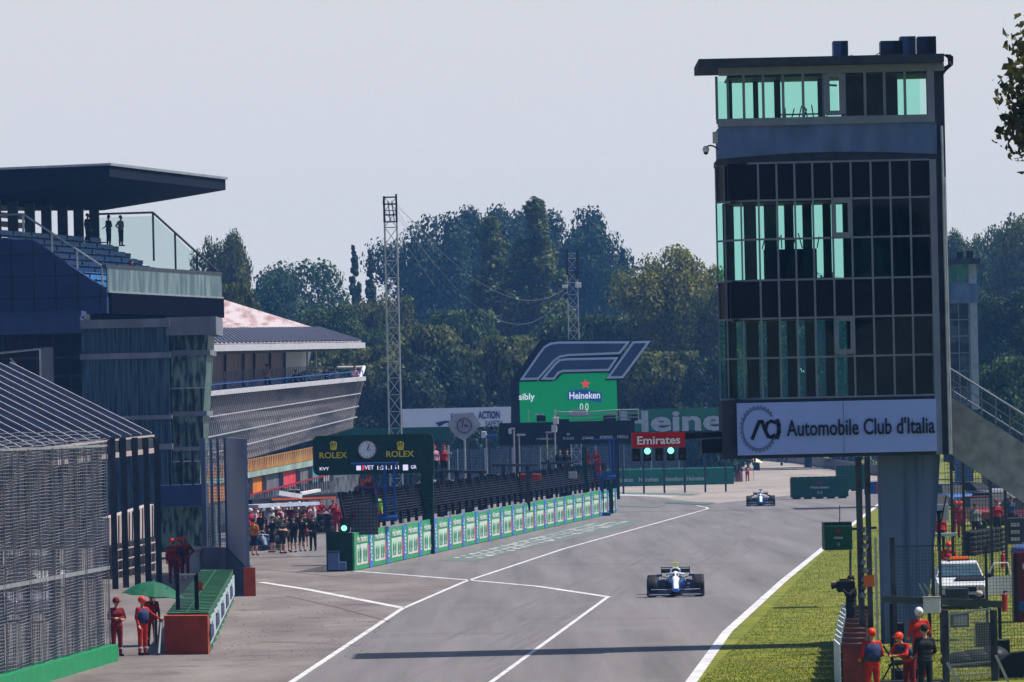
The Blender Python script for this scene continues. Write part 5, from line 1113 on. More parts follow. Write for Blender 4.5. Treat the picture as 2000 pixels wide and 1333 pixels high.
# slots: 0 skin, 1 top, 2 trousers, 3 shoes, 4 hair/eyes
def body_mesh(key, J, voxel, bulk=1.0, short=False, fingers=True):
    """one continuous body: tapered limbs joined by a voxel remesh, coloured by the nearest limb"""
    C = []                              # (a, b, ra, rb, slot)
    def c(a, b, ra, rb, s): C.append((Vector(a), Vector(b), ra, rb, s))
    for sx in ('L', 'R'):
        k = 1 if sx == 'L' else -1
        hip, kn, an = Vector(J['hip'+sx]), Vector(J['knee'+sx]), Vector(J['ank'+sx]); sh, el, wr = Vector(J['sh'+sx]), Vector(J['el'+sx]), Vector(J['wr'+sx])
        c(hip, kn, .098*bulk, .068*bulk, 2); c(kn, lerp(kn, an, .3), .066*bulk, .068*bulk, 0 if short else 2); c(lerp(kn, an, .3), an, .068*bulk if not short else .055, .05 if not short else .04, 0 if short else 2)
        toe = an+Vector(J.get('toe'+sx, (0, -.17, -.05))); c(an+Vector((0, .03, -.04)), toe, .045, .04, 3)
        c(sh, el, .058*bulk, .046*bulk, 1); c(el, wr, .045*bulk if not J.get('bare') else .04, .032, 0 if J.get('bare') else 1)
        d = Vector(J.get('hand'+sx, (wr-el))).normalized(); side = d.cross(Vector((0, 1, 0.01)) if abs(d.y) < .8 else Vector((0, 0, 1))).normalized(); nn = d.cross(side)
        pe_ = wr+d*.075; c(wr, pe_, .03, .034, 0)
        if fingers:
            for i, l_ in enumerate((.055, .068, .072, .058)):
                b0 = pe_+side*(.030-.02*i)*k; q = b0+d*l_*.6+nn*.006; c(b0, q, .012, .011, 0); c(q, q+d*l_*.3+nn*.022, .011, .009, 0)
            t0 = wr+d*.03+side*.03*k; c(t0, t0+side*.035*k+d*.035, .014, .011, 0)
    pel = (Vector(J['hipL'])+Vector(J['hipR']))/2; ch = (Vector(J['shL'])+Vector(J['shR']))/2
    ax = (Vector(J['shL'])-Vector(J['shR'])).normalized(); hx = (Vector(J['hipL'])-Vector(J['hipR'])).normalized()
    c(pel-hx*.07, pel+hx*.07, .12*bulk, .12*bulk, 2); wst = lerp(pel, ch, .4); c(wst-hx*.06, wst+hx*.06, .115*bulk, .115*bulk, 1); c(lerp(pel, ch, .15)-hx*.06, lerp(pel, ch, .15)+hx*.06, .118*bulk, .118*bulk, 1)
    cm = lerp(pel, ch, .75); c(cm-ax*.085, cm+ax*.085, .125*bulk, .125*bulk, 1); c(ch-ax*.15, ch+ax*.15, .065*bulk, .065*bulk, 1)
    hd = Vector(J['head']); nk = lerp(ch, hd, .35); c(ch, lerp(ch, hd, .6), .06, .052, 0)
    f = Vector(J.get('face', (0, -1, 0))).normalized(); r_ = f.cross(Vector((0, 0, 1))).normalized(); u_p = r_.cross(f)
    c(hd+u_p*.03+f*.0, hd-u_p*.03+f*.02, .092, .078, 0); c(hd-u_p*.07+f*.045, hd-u_p*.065+f*.05, .05, .045, 0)
    c(hd+f*.09-u_p*.005, hd+f*.108-u_p*.03, .014, .018, 0); c(hd+r_*.092, hd+r_*.095-u_p*.02, .02, .02, 0); c(hd-r_*.092, hd-r_*.095-u_p*.02, .02, .02, 0)
    for s_ in (-1, 1): c(hd+f*.094+r_*.034*s_+u_p*.015, hd+f*.095+r_*.036*s_+u_p*.015, .012, .012, 4)
    c(hd+f*.088-u_p*.062, hd+f*.09-u_p*.062+r_*.02, .01, .01, 4)
    mb = MB()
    for a, b, ra, rb, s in C:
        mb.cyl(a, b, ra, rb, 12); mb.ell(a, (ra,)*3, 12); mb.ell(b, (rb,)*3, 12)
    me = bpy.data.meshes.new('b'); me.from_pydata([tuple(q) for q in mb.v], [], mb.f); o = bpy.data.objects.new('b', me); COL.objects.link(o)
    md = o.modifiers.new('r', 'REMESH'); md.mode = 'VOXEL'; md.voxel_size = voxel; md.use_smooth_shade = True
    ms = o.modifiers.new('s', 'SMOOTH'); ms.factor = .5; ms.iterations = 1
    dg = bpy.context.evaluated_depsgraph_get(); out = bpy.data.meshes.new_from_object(o.evaluated_get(dg)); bpy.data.objects.remove(o); out.name = 'body'
    n = len(out.polygons); ctr = np.empty(n*3); out.polygons.foreach_get('center', ctr); ctr = ctr.reshape(-1, 3); best = np.full(n, 9.0); slot = np.zeros(n, int)
    for a, b, ra, rb, s in C:
        a_ = np.array(a); d_ = np.array(b-a); L2 = max(1e-9, d_ @ d_); t = np.clip(((ctr-a_) @ d_)/L2, 0, 1); dist = np.linalg.norm(ctr-a_-t[:, None]*d_, axis=1)-(ra+(rb-ra)*t)
        if s == 4: dist -= .006
        k = dist < best; best[k] = dist[k]; slot[k] = s
    for nm in ('skin', 'black_clothing', 'black_clothing', 'black_shoe', 'eye_dark'): out.materials.append(MATS[nm])
    out.polygons.foreach_set('material_index', slot.tolist()); out.polygons.foreach_set('use_smooth', [True]*n); out.update()
    return out
BASE = dict(hipL=(.09, 0, .93), hipR=(-.09, 0, .93), kneeL=(.11, -.01, .50), kneeR=(-.11, -.01, .50), ankL=(.12, .01, .10), ankR=(-.12, .01, .10), shL=(.19, 0, 1.42), shR=(-.19, 0, 1.42), elL=(.25, .02, 1.14), elR=(-.25, .02, 1.14), wrL=(.26, -.06, .89), wrR=(-.26, -.06, .89), head=(0, -.01, 1.65))
def pose(**k): d = dict(BASE); d.update(k); return d
POSES = {
 'stand': pose(), 'stride': pose(kneeL=(.1, -.12, .52), ankL=(.11, -.08, .1), kneeR=(-.1, .05, .5), ankR=(-.1, .22, .14), wrL=(.24, .1, .9), wrR=(-.24, -.2, .93)),
 'cross': pose(elL=(.27, -.03, 1.17), elR=(-.27, -.03, 1.17), wrL=(-.02, -.2, 1.16), wrR=(.03, -.23, 1.12), handL=(-1, 0, 0), handR=(1, 0, 0)),
 'hips': pose(elL=(.36, .08, 1.18), elR=(-.36, .08, 1.18), wrL=(.17, -.02, 1.0), wrR=(-.17, -.02, 1.0), handL=(-.3, -.2, -1), handR=(.3, -.2, -1)),
 'reach': pose(elR=(-.24, .03, 1.15), wrR=(-.25, -.1, .92), elL=(.33, -.12, 1.24), wrL=(.56, -.22, 1.10), handL=(1, -.2, -.1), face=(.5, -.8, -.2), shL=(.19, -.05, 1.40)),
 'back': pose(face=(0.2, 1, -.2), toeL=(0, .17, -.05), toeR=(0, .17, -.05), elL=(.26, -.03, 1.15), elR=(-.26, -.03, 1.15), wrL=(.22, .2, 1.05), wrR=(-.22, .2, 1.05)),
 'lean': pose(shL=(.19, -.28, 1.30), shR=(-.19, -.28, 1.30), head=(0, -.38, 1.50), elL=(.27, -.42, 1.08), elR=(-.27, -.42, 1.08), wrL=(.12, -.58, 1.05), wrR=(-.12, -.58, 1.05), handL=(-.6, -.6, 0), handR=(.6, -.6, 0), face=(0, -1, -.35)),
 'crouch': pose(hipL=(.1, .1, .5), hipR=(-.1, .1, .5), kneeL=(.16, -.28, .56), kneeR=(-.16, -.28, .50), ankL=(.15, -.12, .1), ankR=(-.15, -.12, .1), shL=(.19, -.12, .98), shR=(-.19, -.12, .98), head=(0, -.2, 1.2), elL=(.26, -.34, .78), elR=(-.26, -.34, .78), wrL=(.1, -.5, .72), wrR=(-.1, -.5, .72)),
 'camera': pose(elR=(-.30, -.2, 1.38), wrR=(-.20, -.36, 1.60), handR=(.2, -1, .3), elL=(.26, -.22, 1.25), wrL=(.05, -.40, 1.52), handL=(-.2, -.8, .6), bare=False)}
BODY = {}
def get_body(ps, hero=False, short=False, bare=False):
    key = (ps, hero, short, bare)
    if key not in BODY:
        J = dict(POSES[ps]); J['bare'] = bare; BODY[key] = body_mesh(ps, J, .016 if hero else .026, 1.0 if (short or bare) else 1.08, short, True)
    return BODY[key]
HMESH = {}
def head_gear(kind, hd, f=(0, -1, 0)):
    m = MB(); r = .115
    if kind == 'helmet': m.ell((0, .005, .01), (.112, .125, .115), 16); m.box((0, -.13, .0), (.2, .06, .02), bev=.005)
    elif kind == 'hair': m.ell((0, .02, .03), (.098, .112, .10), 14)
    else: m.ell((0, .01, .05), (.102, .11, .075), 14); m.box((0, -.12, .045), (.14, .1, .015), bev=.004)
    return m
def person(label, loc, rz, ps, top, legs, gear=None, gcol=None, group=None, hero=False, short=False, bare=False, vest=None, scale=1.0, hand=None):
    t = thing('person', label, 'person', loc, rz, group); t.scale = (scale,)*3
    me = get_body(ps, hero, short, bare); o = bpy.data.objects.new('body', me); COL.objects.link(o); o.parent = t
    for i, mt in ((1, CL[top]), (2, CL[legs])): o.material_slots[i].link = 'OBJECT'; o.material_slots[i].material = mt
    hd = Vector(POSES[ps]['head']); f = Vector(POSES[ps].get('face', (0, -1, 0)))
    if gear:
        key = gear
        if key not in HMESH:
            g = head_gear(gear, hd).build('g', CL['hair'], None, smooth=True); HMESH[key] = g.data; bpy.data.objects.remove(g)
        g = bpy.data.objects.new({'helmet': 'helmet', 'hair': 'hair', 'cap': 'cap'}[gear], HMESH[key]); COL.objects.link(g); g.parent = t; g.location = hd+Vector((0, 0, .03)); g.rotation_euler = (0, 0, math.atan2(f.x, -f.y))
        g.material_slots[0].link = 'OBJECT'; g.material_slots[0].material = CL[gcol or 'hair']
    if hero and legs in ('orange', 'maroon', 'red'):
        for s_ in 'LR':
            a_ = Vector(POSES[ps]['knee'+s_]); b_ = Vector(POSES[ps]['ank'+s_]); m = MB(); m.cyl(lerp(a_, b_, .55), lerp(a_, b_, .68), .073, .070, 14); m.build('reflective_strip', CL['white'], t)
    if vest:
        s = (Vector(POSES[ps]['shL'])+Vector(POSES[ps]['shR']))/2; p_ = (Vector(POSES[ps]['hipL'])+Vector(POSES[ps]['hipR']))/2
        rings = []
        for tt, wx, wy in ((.12, .215, .170), (.5, .215, .17), (.75, .235, .178), (1.0, .17, .12)):
            q = lerp(p_, s, tt); rings.append([q+Vector((wx*math.cos(a)*1.04, wy*math.sin(a), 0)) for a in np.linspace(0, 2*math.pi, 13)[:-1]])
        m = MB(); m.loft(rings); m.build('vest', CL[vest], t, smooth=True)
    return t
# marshals beside the near left barrier
gm = 'orange marshals by the left barrier'
person('marshal in dark red overalls with crossed arms standing beside the left debris fence', G(229, 1283), .5, 'cross', 'maroon', 'maroon', 'helmet', 'maroon', gm, hero=True, scale=.90)
person('marshal with navy vest and orange helmet reaching to the brick-red barrier end under the umbrella', G(279, 1281), .9, 'reach', 'orange', 'orange', 'helmet', 'helmet', gm, hero=True, vest='navy', scale=.90)
person('marshal in red half hidden behind the navy-vested one under the green umbrella', G(297, 1262), .2, 'stand', 'orange', 'orange', 'helmet', 'helmet', gm, hero=True, scale=.86)
g2 = 'red marshals beside the white crate'
for px, py, ps, rz, lb in ((338, 1140, 'stand', .4, 'left marshal of the red group beside the white crate'), (352, 1136, 'back', -.6, 'middle marshal of the red group beside the white crate'), (362, 1134, 'hips', .1, 'right marshal of the red group beside the white crate')):
    person(lb, G(px, py), rz, ps, 'orange', 'red', 'helmet', 'helmet', g2, vest='navy' if px == 352 else None)
# pit lane crowd
g3_ = 'black clad mechanics in the pit lane'
sp = [(497, 1086, 'back', 'orangeshirt'), (510, 1066, 'stand', 'black'), (533, 1080, 'hips', 'black'), (541, 1070, 'back', 'black'), (552, 1082, 'cross', 'black'), (560, 1078, 'stand', 'black'), (574, 1080, 'stand', 'black'), (582, 1066, 'hips', 'black'), (590, 1078, 'back', 'black'), (596, 1068, 'cross', 'black')]
lbs = ['mechanic with orange shirt and black shorts leftmost in the pit lane', 'black clad mechanic just right of the one in the orange shirt', 'black clad mechanic with hands on hips in the pit crowd', 'mechanic in black seen from behind in the pit crowd', 'mechanic in black with folded arms in the middle of the pit crowd', 'mechanic in black standing straight in the middle of the pit crowd', 'mechanic in black right of the middle of the pit crowd', 'mechanic in black a step behind with hands on hips', 'mechanic in black seen from behind near the right of the crowd', 'mechanic in black with folded arms at the right of the crowd']
for (px, py, ps, top), lb in zip(sp, lbs): person(lb, G(px, py), random.uniform(-1, 1), ps, top, 'black', 'hair', 'hair', g3_, short=True, bare=True)
t = person('man in black holding a red paddle at the right of the pit crowd', G(612, 1077), -.3, 'hips', 'black', 'black', 'hair', 'hair', g3_)
m = MB(); m.cyl((-.22, -.16, 1.0), (.05, -.3, 1.0), .015); m.build('stick', CL['white'], thing('stop_paddle', 'small red round paddle held by the man in black', 'paddle', G(612, 1077), -.3))
m = MB(); m.cyl((-.28, -.18, 1.0), (-.28, -.21, 1.0), .13, n=16); m.build('disc', M_red, bpy.data.objects['stop_paddle'])
g4 = 'red and white team members deeper in the pit lane'
i = 0
rnd = random.Random(5)
tg_ = [('red', 'red', 'helmet', 'whelmet'), ('white', 'red', 'cap', 'red'), ('pink', 'black', 'cap', 'red'), ('white', 'grey', 'helmet', 'whelmet'), ('red', 'black', 'cap', 'black')]
for k_ in range(24):
    a_ = tg_[k_ % 5]; person('crew member in %s top and %s trousers in the packed second row' % (a_[0], a_[1]), G(490+k_*5.4+rnd.uniform(-1, 1), 1056-k_*.55+rnd.uniform(-4, 4)), rnd.uniform(-2, 2), rnd.choice(['stand', 'hips', 'cross', 'back', 'lean', 'reach']), a_[0], a_[1], a_[2], a_[3], 'red and white team members deeper in the pit lane')
pal = [('red', 'red', 'cap', 'red'), ('white', 'red', 'helmet', 'whelmet'), ('white', 'grey', 'hair', 'hair'), ('grey', 'black', 'cap', 'black'), ('red', 'black', 'hair', 'hair'), ('white', 'black', 'helmet', 'whelmet')]
for px in list(range(494, 608, 8)):
    py = 1046-(px-490)*.12+rnd.uniform(-5, 3); a = pal[rnd.randrange(len(pal))]
    person('distant pit crew member in %s top and %s trousers behind the black clad mechanics' % (a[0], a[1]), G(px+rnd.uniform(-2, 2), py), rnd.uniform(-2, 2), rnd.choice(['stand', 'hips', 'cross', 'back', 'lean']), a[0], a[1], a[2], a[3], g4)
for px in range(380, 404, 7):
    person('dim crew member seen through the gap left of the tall screen', G(px, 1068+rnd.uniform(-6, 6)), rnd.uniform(-2, 2), rnd.choice(['stand', 'hips', 'back']), rnd.choice(['red', 'black', 'grey']), 'black', 'hair', 'hair', g4)
for px, py, lb in ((616, 1040, 'red clad mechanic between the man with the paddle and the tyre stacks'), (627, 1034, 'mechanic in bright red beside the left tyre stack'), (652, 1036, 'red clad mechanic between the two tyre stacks'), (659, 1046, 'mechanic in red overalls just right of the right tyre stack'), (668, 1044, 'red clad mechanic half hidden by the pit exit light')):
    person(lb, G(px, py), rnd.uniform(-.6, .6), rnd.choice(['stand', 'hips', 'cross']), 'red', 'red', 'cap', 'red', 'mechanics in red beside the tyre stacks')
# marshals on platforms
zf1 = F(732, 1008, 270.8).z; t_ = 'orange marshals on the near lift platform'
person('orange marshal with camera strap on the left of the near blue lift platform', (F(703, 1000, 271.2).x, 271.2, zf1), .4, 'lean', 'orange', 'orange', 'helmet', 'helmet', t_, vest='navy')
person('orange marshal seen from behind on the right of the near blue lift platform', (F(722, 1000, 271.3).x, 271.3, zf1+.02), -.4, 'back', 'orange', 'orange', 'helmet', 'helmet', t_)
person('marshal in lime vest low on the near blue lift platform', (F(735, 1030, 271.8).x, 271.8, zf1-.75), 0, 'stand', 'lime', 'orange', 'helmet', 'helmet', t_, vest='lime')
zf2 = F(1180, 930, 392.4).z; t_ = 'marshals on the far ladder platform'
person('left marshal in red on the far blue ladder platform', (F(1145, 925, 392.4).x, 392.4, zf2), .3, 'stand', 'orange', 'orange', 'helmet', 'helmet', t_)
person('right marshal in red holding a white board on the far blue ladder platform', (F(1168, 925, 392.4).x, 392.4, zf2), -.3, 'lean', 'orange', 'orange', 'helmet', 'helmet', t_)
# far marshals under cream umbrella
for px, py, lb, ps in ((1443, 942, 'left marshal in red under the cream umbrella at the far barrier end', 'stand'), (1460, 941, 'right marshal in red and white under the cream umbrella', 'lean')):
    person(lb, G(px, py), .2, ps, 'red', 'red', 'helmet', 'helmet', 'marshals under the cream umbrella', vest='white' if px == 1460 else None)
# spectators on terrace and grandstand
tf = lambda u: lerp(Q[0], Q[1], u)+Vector((-.7, .5, 0))
for px, py, d, ps, top, lb in ((523, 757, 378, 'reach', 'pink', 'man in pink shirt and dark trousers standing on the terrace'), (581, 762, 386, 'lean', 'black', 'person in black leaning on the terrace rail'), (640, 756, 394, 'lean', 'navy', 'person in navy leaning far over the terrace rail'), (655, 757, 400, 'stand', 'white', 'person in white shirt behind the terrace rail'), (689, 753, 401, 'lean', 'pink', 'person in purple and pink at the right end of the terrace')):
    q = F(px, py+12, d); person(lb, q, rnd.uniform(-.5, .5), ps, top, 'black', 'hair', 'hair', 'people on the terrace of the pit building')
for a, b, k, ps, top, lb in ((LEN-1.5, 5.5, 7, 'hips', 'grey', 'man in grey shirt standing at the top of the grandstand stair'), (LEN-2.6, 5.9, 7, 'back', 'black', 'dark figure beside the last grandstand column'), (LEN-6, 6.1, 7, 'stand', 'black', 'dark figure between the grandstand columns')):
    q = S(a, b, 13.8+.42*k); person(lb, q, 1.0, ps, top, 'black', 'hair', 'hair', 'people in the grandstand')
q = S(8, 1.3, 13.9); person('spectator leaning over the grandstand balcony rail', q, 1.0, 'lean', 'maroon', 'black', 'hair', 'hair', 'people in the grandstand')
# ------------------------------------------------------------------ umbrellas
def umbrella(c, w_, h_, label, mt, d, ztop_px, tilt=.08):
    t = thing('umbrella', label, 'umbrella', c, random.uniform(0, .4)); n = 8; m = MB(); V = [Vector((0, 0, 0))]; k = 6; Fc = []
    top = ztop_px-c.z
    V = []; 
    for j in range(1, k+1):
        for i in range(n*2):
            a = math.pi*i/n; r = w_/2*j/k*(1 if i % 2 == 0 else .965); V.append(Vector((r*math.cos(a), r*math.sin(a), top-h_*(j/k)**1.8+(0.03 if i % 2 and j == k else 0)-tilt*r*math.cos(a))))
    N = n*2; V.append(Vector((0, 0, top))); 
    for i in range(N): Fc.append((N*k, i, (i+1) % N))
    for j in range(k-1):
        for i in range(N): Fc.append((j*N+i, (j+1)*N+i, (j+1)*N+(i+1) % N, j*N+(i+1) % N))
    m.add(V, Fc); b = len(V); m.add([v-Vector((0, 0, .012)) for v in V], [f[::-1] for f in Fc]); m.build('canopy', mt, t, smooth=False, fixn=False)
    m = MB(); m.cyl((0, 0, 0), (0, 0, top+.06), .02); m.build('pole', M_steel, t)
    m = MB()
    for i in range(8): a = math.pi*i/4; m.bar((0, 0, top-.35), (w_*.32*math.cos(a), w_*.32*math.sin(a), top-h_*.4), .012)
    m.build('rib', M_dark, t); return t
q = G(303, 1262); umbrella(q, 128*172/FP, .42, 'dark green umbrella over the marshals at the left barrier', mat('umbrella_green', (.012, .085, .045), .6, var=.1), 172, F(294, 1141, 172).z, .12)
q = G(1472, 938); umbrella(q, 2.0, .45, 'pale cream umbrella over two marshals at the far barrier end', mat('cream_cloth', (.62, .50, .34), .7), q.y, F(1460, 894, q.y).z, .15)
# ------------------------------------------------------------------ left barrier with foam top
lbz = thing('foam_barrier', 'green topped foam barrier with brick-red end and white advert strip', 'barrier', G(363, 1279))
ea = G(407, 1279); eb = G(322, 1279); fa_ = Vector((F(456, 1165, 219).x, 219, 0)); fb2 = Vector((F(385, 1165, 219).x, 219, 0)); hb_ = 1.06
m = MB(); m.prism([Vector((eb.x, eb.y, 0)), Vector((ea.x, ea.y, 0)), Vector((ea.x, ea.y, hb_)), Vector((eb.x, eb.y, hb_))], (0, .8, 0)); m.build('red_end', M_rust, lbz, world=True)
m = MB(); m.prism([Vector((eb.x+.05, eb.y+.8, 0)), Vector((ea.x, ea.y+.8, 0)), Vector((ea.x, ea.y+.8, hb_+.04)), Vector((eb.x+.05, eb.y+.8, hb_+.04))], fa_-ea-Vector((0, .8, 0))); fo = m.build('foam_block', mat('faded_green_foam', (.035, .105, .06), .8, var=.35, scale=2), lbz, world=True)
fd = (fa_-ea); FL = fd.length; fd.normalize(); fn = Vector((fd.y, -fd.x, 0)); fang = math.atan2(fd.y, fd.x)
m = MB(); m.bar(ea+fd+up*(hb_+.05)-fn*.6, ea+fd*FL+up*(hb_+.05)-fn*.6, .04, .025)
for i in range(34): p = ea+fd*(1+i*(FL-1)/34); m.bar(p+up*(hb_+.05)-fn*0, p+up*(hb_+.05)-fn*(1.15), .05, .03)
m.build('foam_joint', mat('foam_joint_green', (.02, .09, .04), .8), fo, world=True)  # bars modelled as joints across the top of the foam
m = MB(); m.prism([ea+fn*.03+fd*1+up*.22, ea+fn*.03+fd*1+up*.92, ea+fn*.05+fd*1+up*.92, ea+fn*.05+fd*1+up*.22], fd*(FL-1.2)); m.build('advert_strip', mat('advert_pale', (.30, .36, .40), .6, var=.15), fo, world=True)
for i in range(5): text('strip_lettering', 'Heineken', ea+fd*(3+i*FL/5.2)+fn*.055+up*.57, 5.2, .46, mat('advert_navy', (.05, .07, .12), .5), fo, rz=fang, bold=.02)
m = MB()
for i in range(18): p = ea+fd*(2.2+i*FL/19)+fn*.06+up*(.1 if i % 2 else .98); m.box(p, (.7, .02, .06), fang)
m.build('strip_marks', mat('foam_light', (.2, .38, .25), .7), fo, world=True)
# mesh screen frame on the barrier
mf = thing('mesh_frame', 'wire mesh screen between dark posts standing on the brick-red barrier end', 'screen', F(365, 1200, 172))
for px in (347, 384): m = MB(); pbox(m, px-4, 1120, px+4, 1203, 172, .12); m.build('post', M_black, mf, world=True)
m = MB()
for i in range(18): pbox(m, 350+i*2, 1124, 350.4+i*2, 1201, 172, .02)
for i in range(26): pbox(m, 350, 1124+i*3, 382, 1124.4+i*3, 172, .02)
m.build('wire', M_steel, mf, world=True)
m = MB(); pbox(m, 350, 1121, 382, 1124, 171.9, .06); m.build('top_bar', M_steel, mf, world=True)
m = MB(); pbox(m, 386, 1137, 396, 1154, 172, .05); m.build('orange_plate', M_rust, mf, world=True)
bn = thing('marshal_shield', 'narrow white lettered board leaning on the brick-red barrier end', 'board', G(309, 1281)); m = MB(); m.prism([F(303, 1281, 167.2), F(313, 1281, 167.2), F(318, 1210, 167.5), F(312, 1210, 167.5)], (0, .05, 0)); m.build('panel', M_dark, bn, world=True)
m = MB(); m.prism([F(309, 1276, 167.1), F(312, 1276, 167.1), F(316, 1216, 167.4), F(314, 1216, 167.4)], (0, .05, 0)); m.build('white_strip', M_white, bn, world=True)
# ------------------------------------------------------------------ racing cars
M_tyre = mat('tyre_rubber', (.016, .016, .018), .55, var=.3); M_carb = mat('carbon', (.012, .014, .022), .3, spec=.6, var=.2); M_cw = mat('car_white', (.68, .72, .80), .25, var=.03, spec=.6); M_cb = mat('car_blue', (.02, .14, .50), .25, var=.1, spec=.6); M_cn = mat('car_navy', (.012, .03, .12), .25, var=.1, spec=.6)
M_rim = mat('wheel_rim', (.05, .05, .06), .3, metal=.6); M_cy = mat('yellow_camera', (.55, .6, .05), .4)
def f1car(label, tcol):
    t = thing('racing_car', label, 'racing car', (0, 0, 0))   # nose points to -Y, origin under the front axle
    def sec(y, w_, z0, z1, top=.6, mid=None):
        h = z1-z0; return [Vector(p) for p in ((-w_*.7, y, z0), (w_*.7, y, z0), (w_, y, z0+h*.3), (w_*.95, y, z0+h*.6), (w_*top, y, z1-h*.08), (w_*top*.5, y, z1), (-w_*top*.5, y, z1), (-w_*top, y, z1-h*.08), (-w_*.95, y, z0+h*.6), (-w_, y, z0+h*.3))]
    m = MB(); m.loft([sec(-.95, .075, .20, .31), sec(-.7, .10, .20, .36), sec(-.3, .115, .22, .47), sec(.2, .13, .24, .56), sec(.8, .16, .30, .64), sec(1.35, .20, .34, .68)]); m.build('nose', M_cw, t, smooth=False)
    m = MB(); m.loft([sec(-.97, .10, .185, .30), sec(-.80, .125, .185, .33), sec(-.6, .14, .19, .33)]); m.build('nose_tip', M_cb, t)
    m = MB(); m.loft([sec(-.3, .13, .18, .40, .8), sec(.2, .17, .14, .50, .8), sec(.8, .25, .08, .57, .8), sec(1.3, .34, .06, .60, .8), sec(1.8, .40, .05, .62, .8), sec(2.3, .40, .05, .70, .5), sec(3.2, .26, .06, .62, .5), sec(4.2, .14, .1, .45, .5)]); m.build('monocoque', M_cn, t)
    m = MB()
    for s in (-1, 1):
        r = [[Vector((s*(.36+x), y, z)) for x, z in ((0, .1), (.36*k, .1), (.40*k, .3), (.34*k, .52*k2), (0, .56*k2))] for y, k, k2 in ((1.55, .95, 1), (2.1, 1, 1), (2.9, .75, .85), (3.6, .3, .6))]; m.loft(r)
    m.build('sidepod', M_cn, t)
    m = MB(); m.box((0, 2.3, .045), (1.5, 2.9, .03)); m.build('floor', M_carb, t)
    m = MB(); m.loft([[Vector((x*w_, y, z)) for x, z in ((-1, .60), (1, .60), (.9, z1*.93), (.35, z1), (-.35, z1), (-.9, z1*.93))] for y, w_, z1 in ((2.05, .20, .93), (2.3, .17, .97), (2.9, .10, .85), (3.8, .03, .66))]); m.build('engine_cover', M_cw, t)
    m = MB(); m.ell((0, 2.06, .83), (.13, .06, .10), 14); m.build('air_intake', M_black, t)
    m = MB(); m.cyl((0, 2.2, .95), (0, 2.2, 1.06), .03); m.box((0, 2.2, 1.08), (.26, .1, .06), bev=.015); m.box((.12, 2.2, 1.07), (.05, .12, .03)); m.build('roll_camera', tcol, t)
    m = MB(); pts = [Vector((.30*math.cos(a), 1.62-.45*math.sin(a)*0+(-.30)*math.sin(a)+.1, .72+.04*math.sin(a))) for a in np.linspace(0, math.pi, 15)]; m.tube([Vector((.30, 2.05, .70))]+pts+[Vector((-.30, 2.05, .70))], .03, 8); m.tube([Vector((0, 1.42, .76)), Vector((0, 1.05, .60))], .028, 8); m.build('halo', M_cw, t, smooth=True)
    m = MB(); m.box((0, 1.45, .655), (.42, .6, .02)); m.build('cockpit_rim', M_black, t)
    for s in (-1, 1):
        m = MB(); m.box((s*.56, 1.35, .70), (.20, .07, .085), bev=.02); m.bar((s*.3, 1.4, .62), (s*.5, 1.37, .69), .02); m.build('mirror', M_cn, t)
    m = MB()
    for k, (z, y, w_) in enumerate(((.075, -1.05, .92), (.13, -.98, .88), (.185, -.90, .86), (.24, -.83, .84))):
        for s in (-1, 1): m.prism([Vector((s*.14, y, z)), Vector((s*w_, y+.12, z+.01*k)), Vector((s*w_, y+.30, z+.03)), Vector((s*.14, y+.24, z+.02))], (0, 0, .018))
    m.box((0, -.95, .085), (.5, .3, .02)); m.build('front_wing', M_carb, t)
    m = MB()
    for s in (-1, 1): m.prism([Vector((s*.2, -1.07, .085)), Vector((s*.9, -.94, .085)), Vector((s*.9, -.90, .085)), Vector((s*.2, -1.03, .085))], (0, 0, .03)); m.prism([Vector((s*.30, -.86, .255)), Vector((s*.84, -.74, .265)), Vector((s*.84, -.69, .265)), Vector((s*.30, -.80, .255))], (0, 0, .02))
    m.build('wing_edge', M_cw, bpy.data.objects[-1] if False else t)
    for s in (-1, 1): m = MB(); m.prism([Vector((s*.93, -1.1, .05)), Vector((s*.93, -.62, .05)), Vector((s*.93, -.62, .29)), Vector((s*.93, -.95, .25))], (s*.02, 0, 0)); m.build('end_plate', M_carb, t)
    m = MB(); m.box((0, 4.25, .90), (.98, .30, .03)); m.box((0, 4.35, .78), (.98, .2, .14)); m.box((0, 4.3, .55), (.9, .2, .02)); m.bar((0, 4.2, .3), (0, 4.3, .8), .05); m.build('rear_wing', M_carb, t)
    for s in (-1, 1): m = MB(); m.box((s*.5, 4.3, .64), (.02, .5, .60)); m.build('wing_plate', M_cn, t)
    for (x, y, w_) in ((.81, 0, .36), (-.81, 0, .36), (.78, 3.7, .42), (-.78, 3.7, .42)):
        r = .335; m = MB(); pr_ = [(.22, -w_/2), (r-.03, -w_/2), (r-.008, -w_/2+.03), (r, -w_/2+.08), (r, w_/2-.08), (r-.008, w_/2-.03), (r-.03, w_/2), (.22, w_/2)]
        m.lathe(pr_, (x, y, r), 'X', 28); wh = m.build('wheel', M_tyre, t, smooth=True)
        m = MB(); m.lathe([(.0, -w_*.3), (.20, -w_*.46), (.225, -w_*.5), (.225, w_*.5), (.20, w_*.46), (0, w_*.3)], (x, y, r), 'X', 20); m.build('rim', M_rim, wh)
        m = MB(); m.lathe([(.27, s_ := (1 if x > 0 else -1)*(w_/2+.003)), (.315, s_)], (x, y, r), 'X', 24); m.build('sidewall_band', CL['white'] if t else None, wh)
    m = MB()
    for s in (-1, 1):
        for z0, z1, yy in ((.38, .42, -.12), (.38, .42, .14), (.22, .20, -.12), (.22, .2, .14), (.30, .36, 0)): m.bar((s*.15, yy+.1, z0), (s*.66, yy*.4, z1), .035, .02)
        m.box((s*.62, .02, .32), (.06, .24, .34))
    m.build('suspension', M_carb, t)
    m = MB()
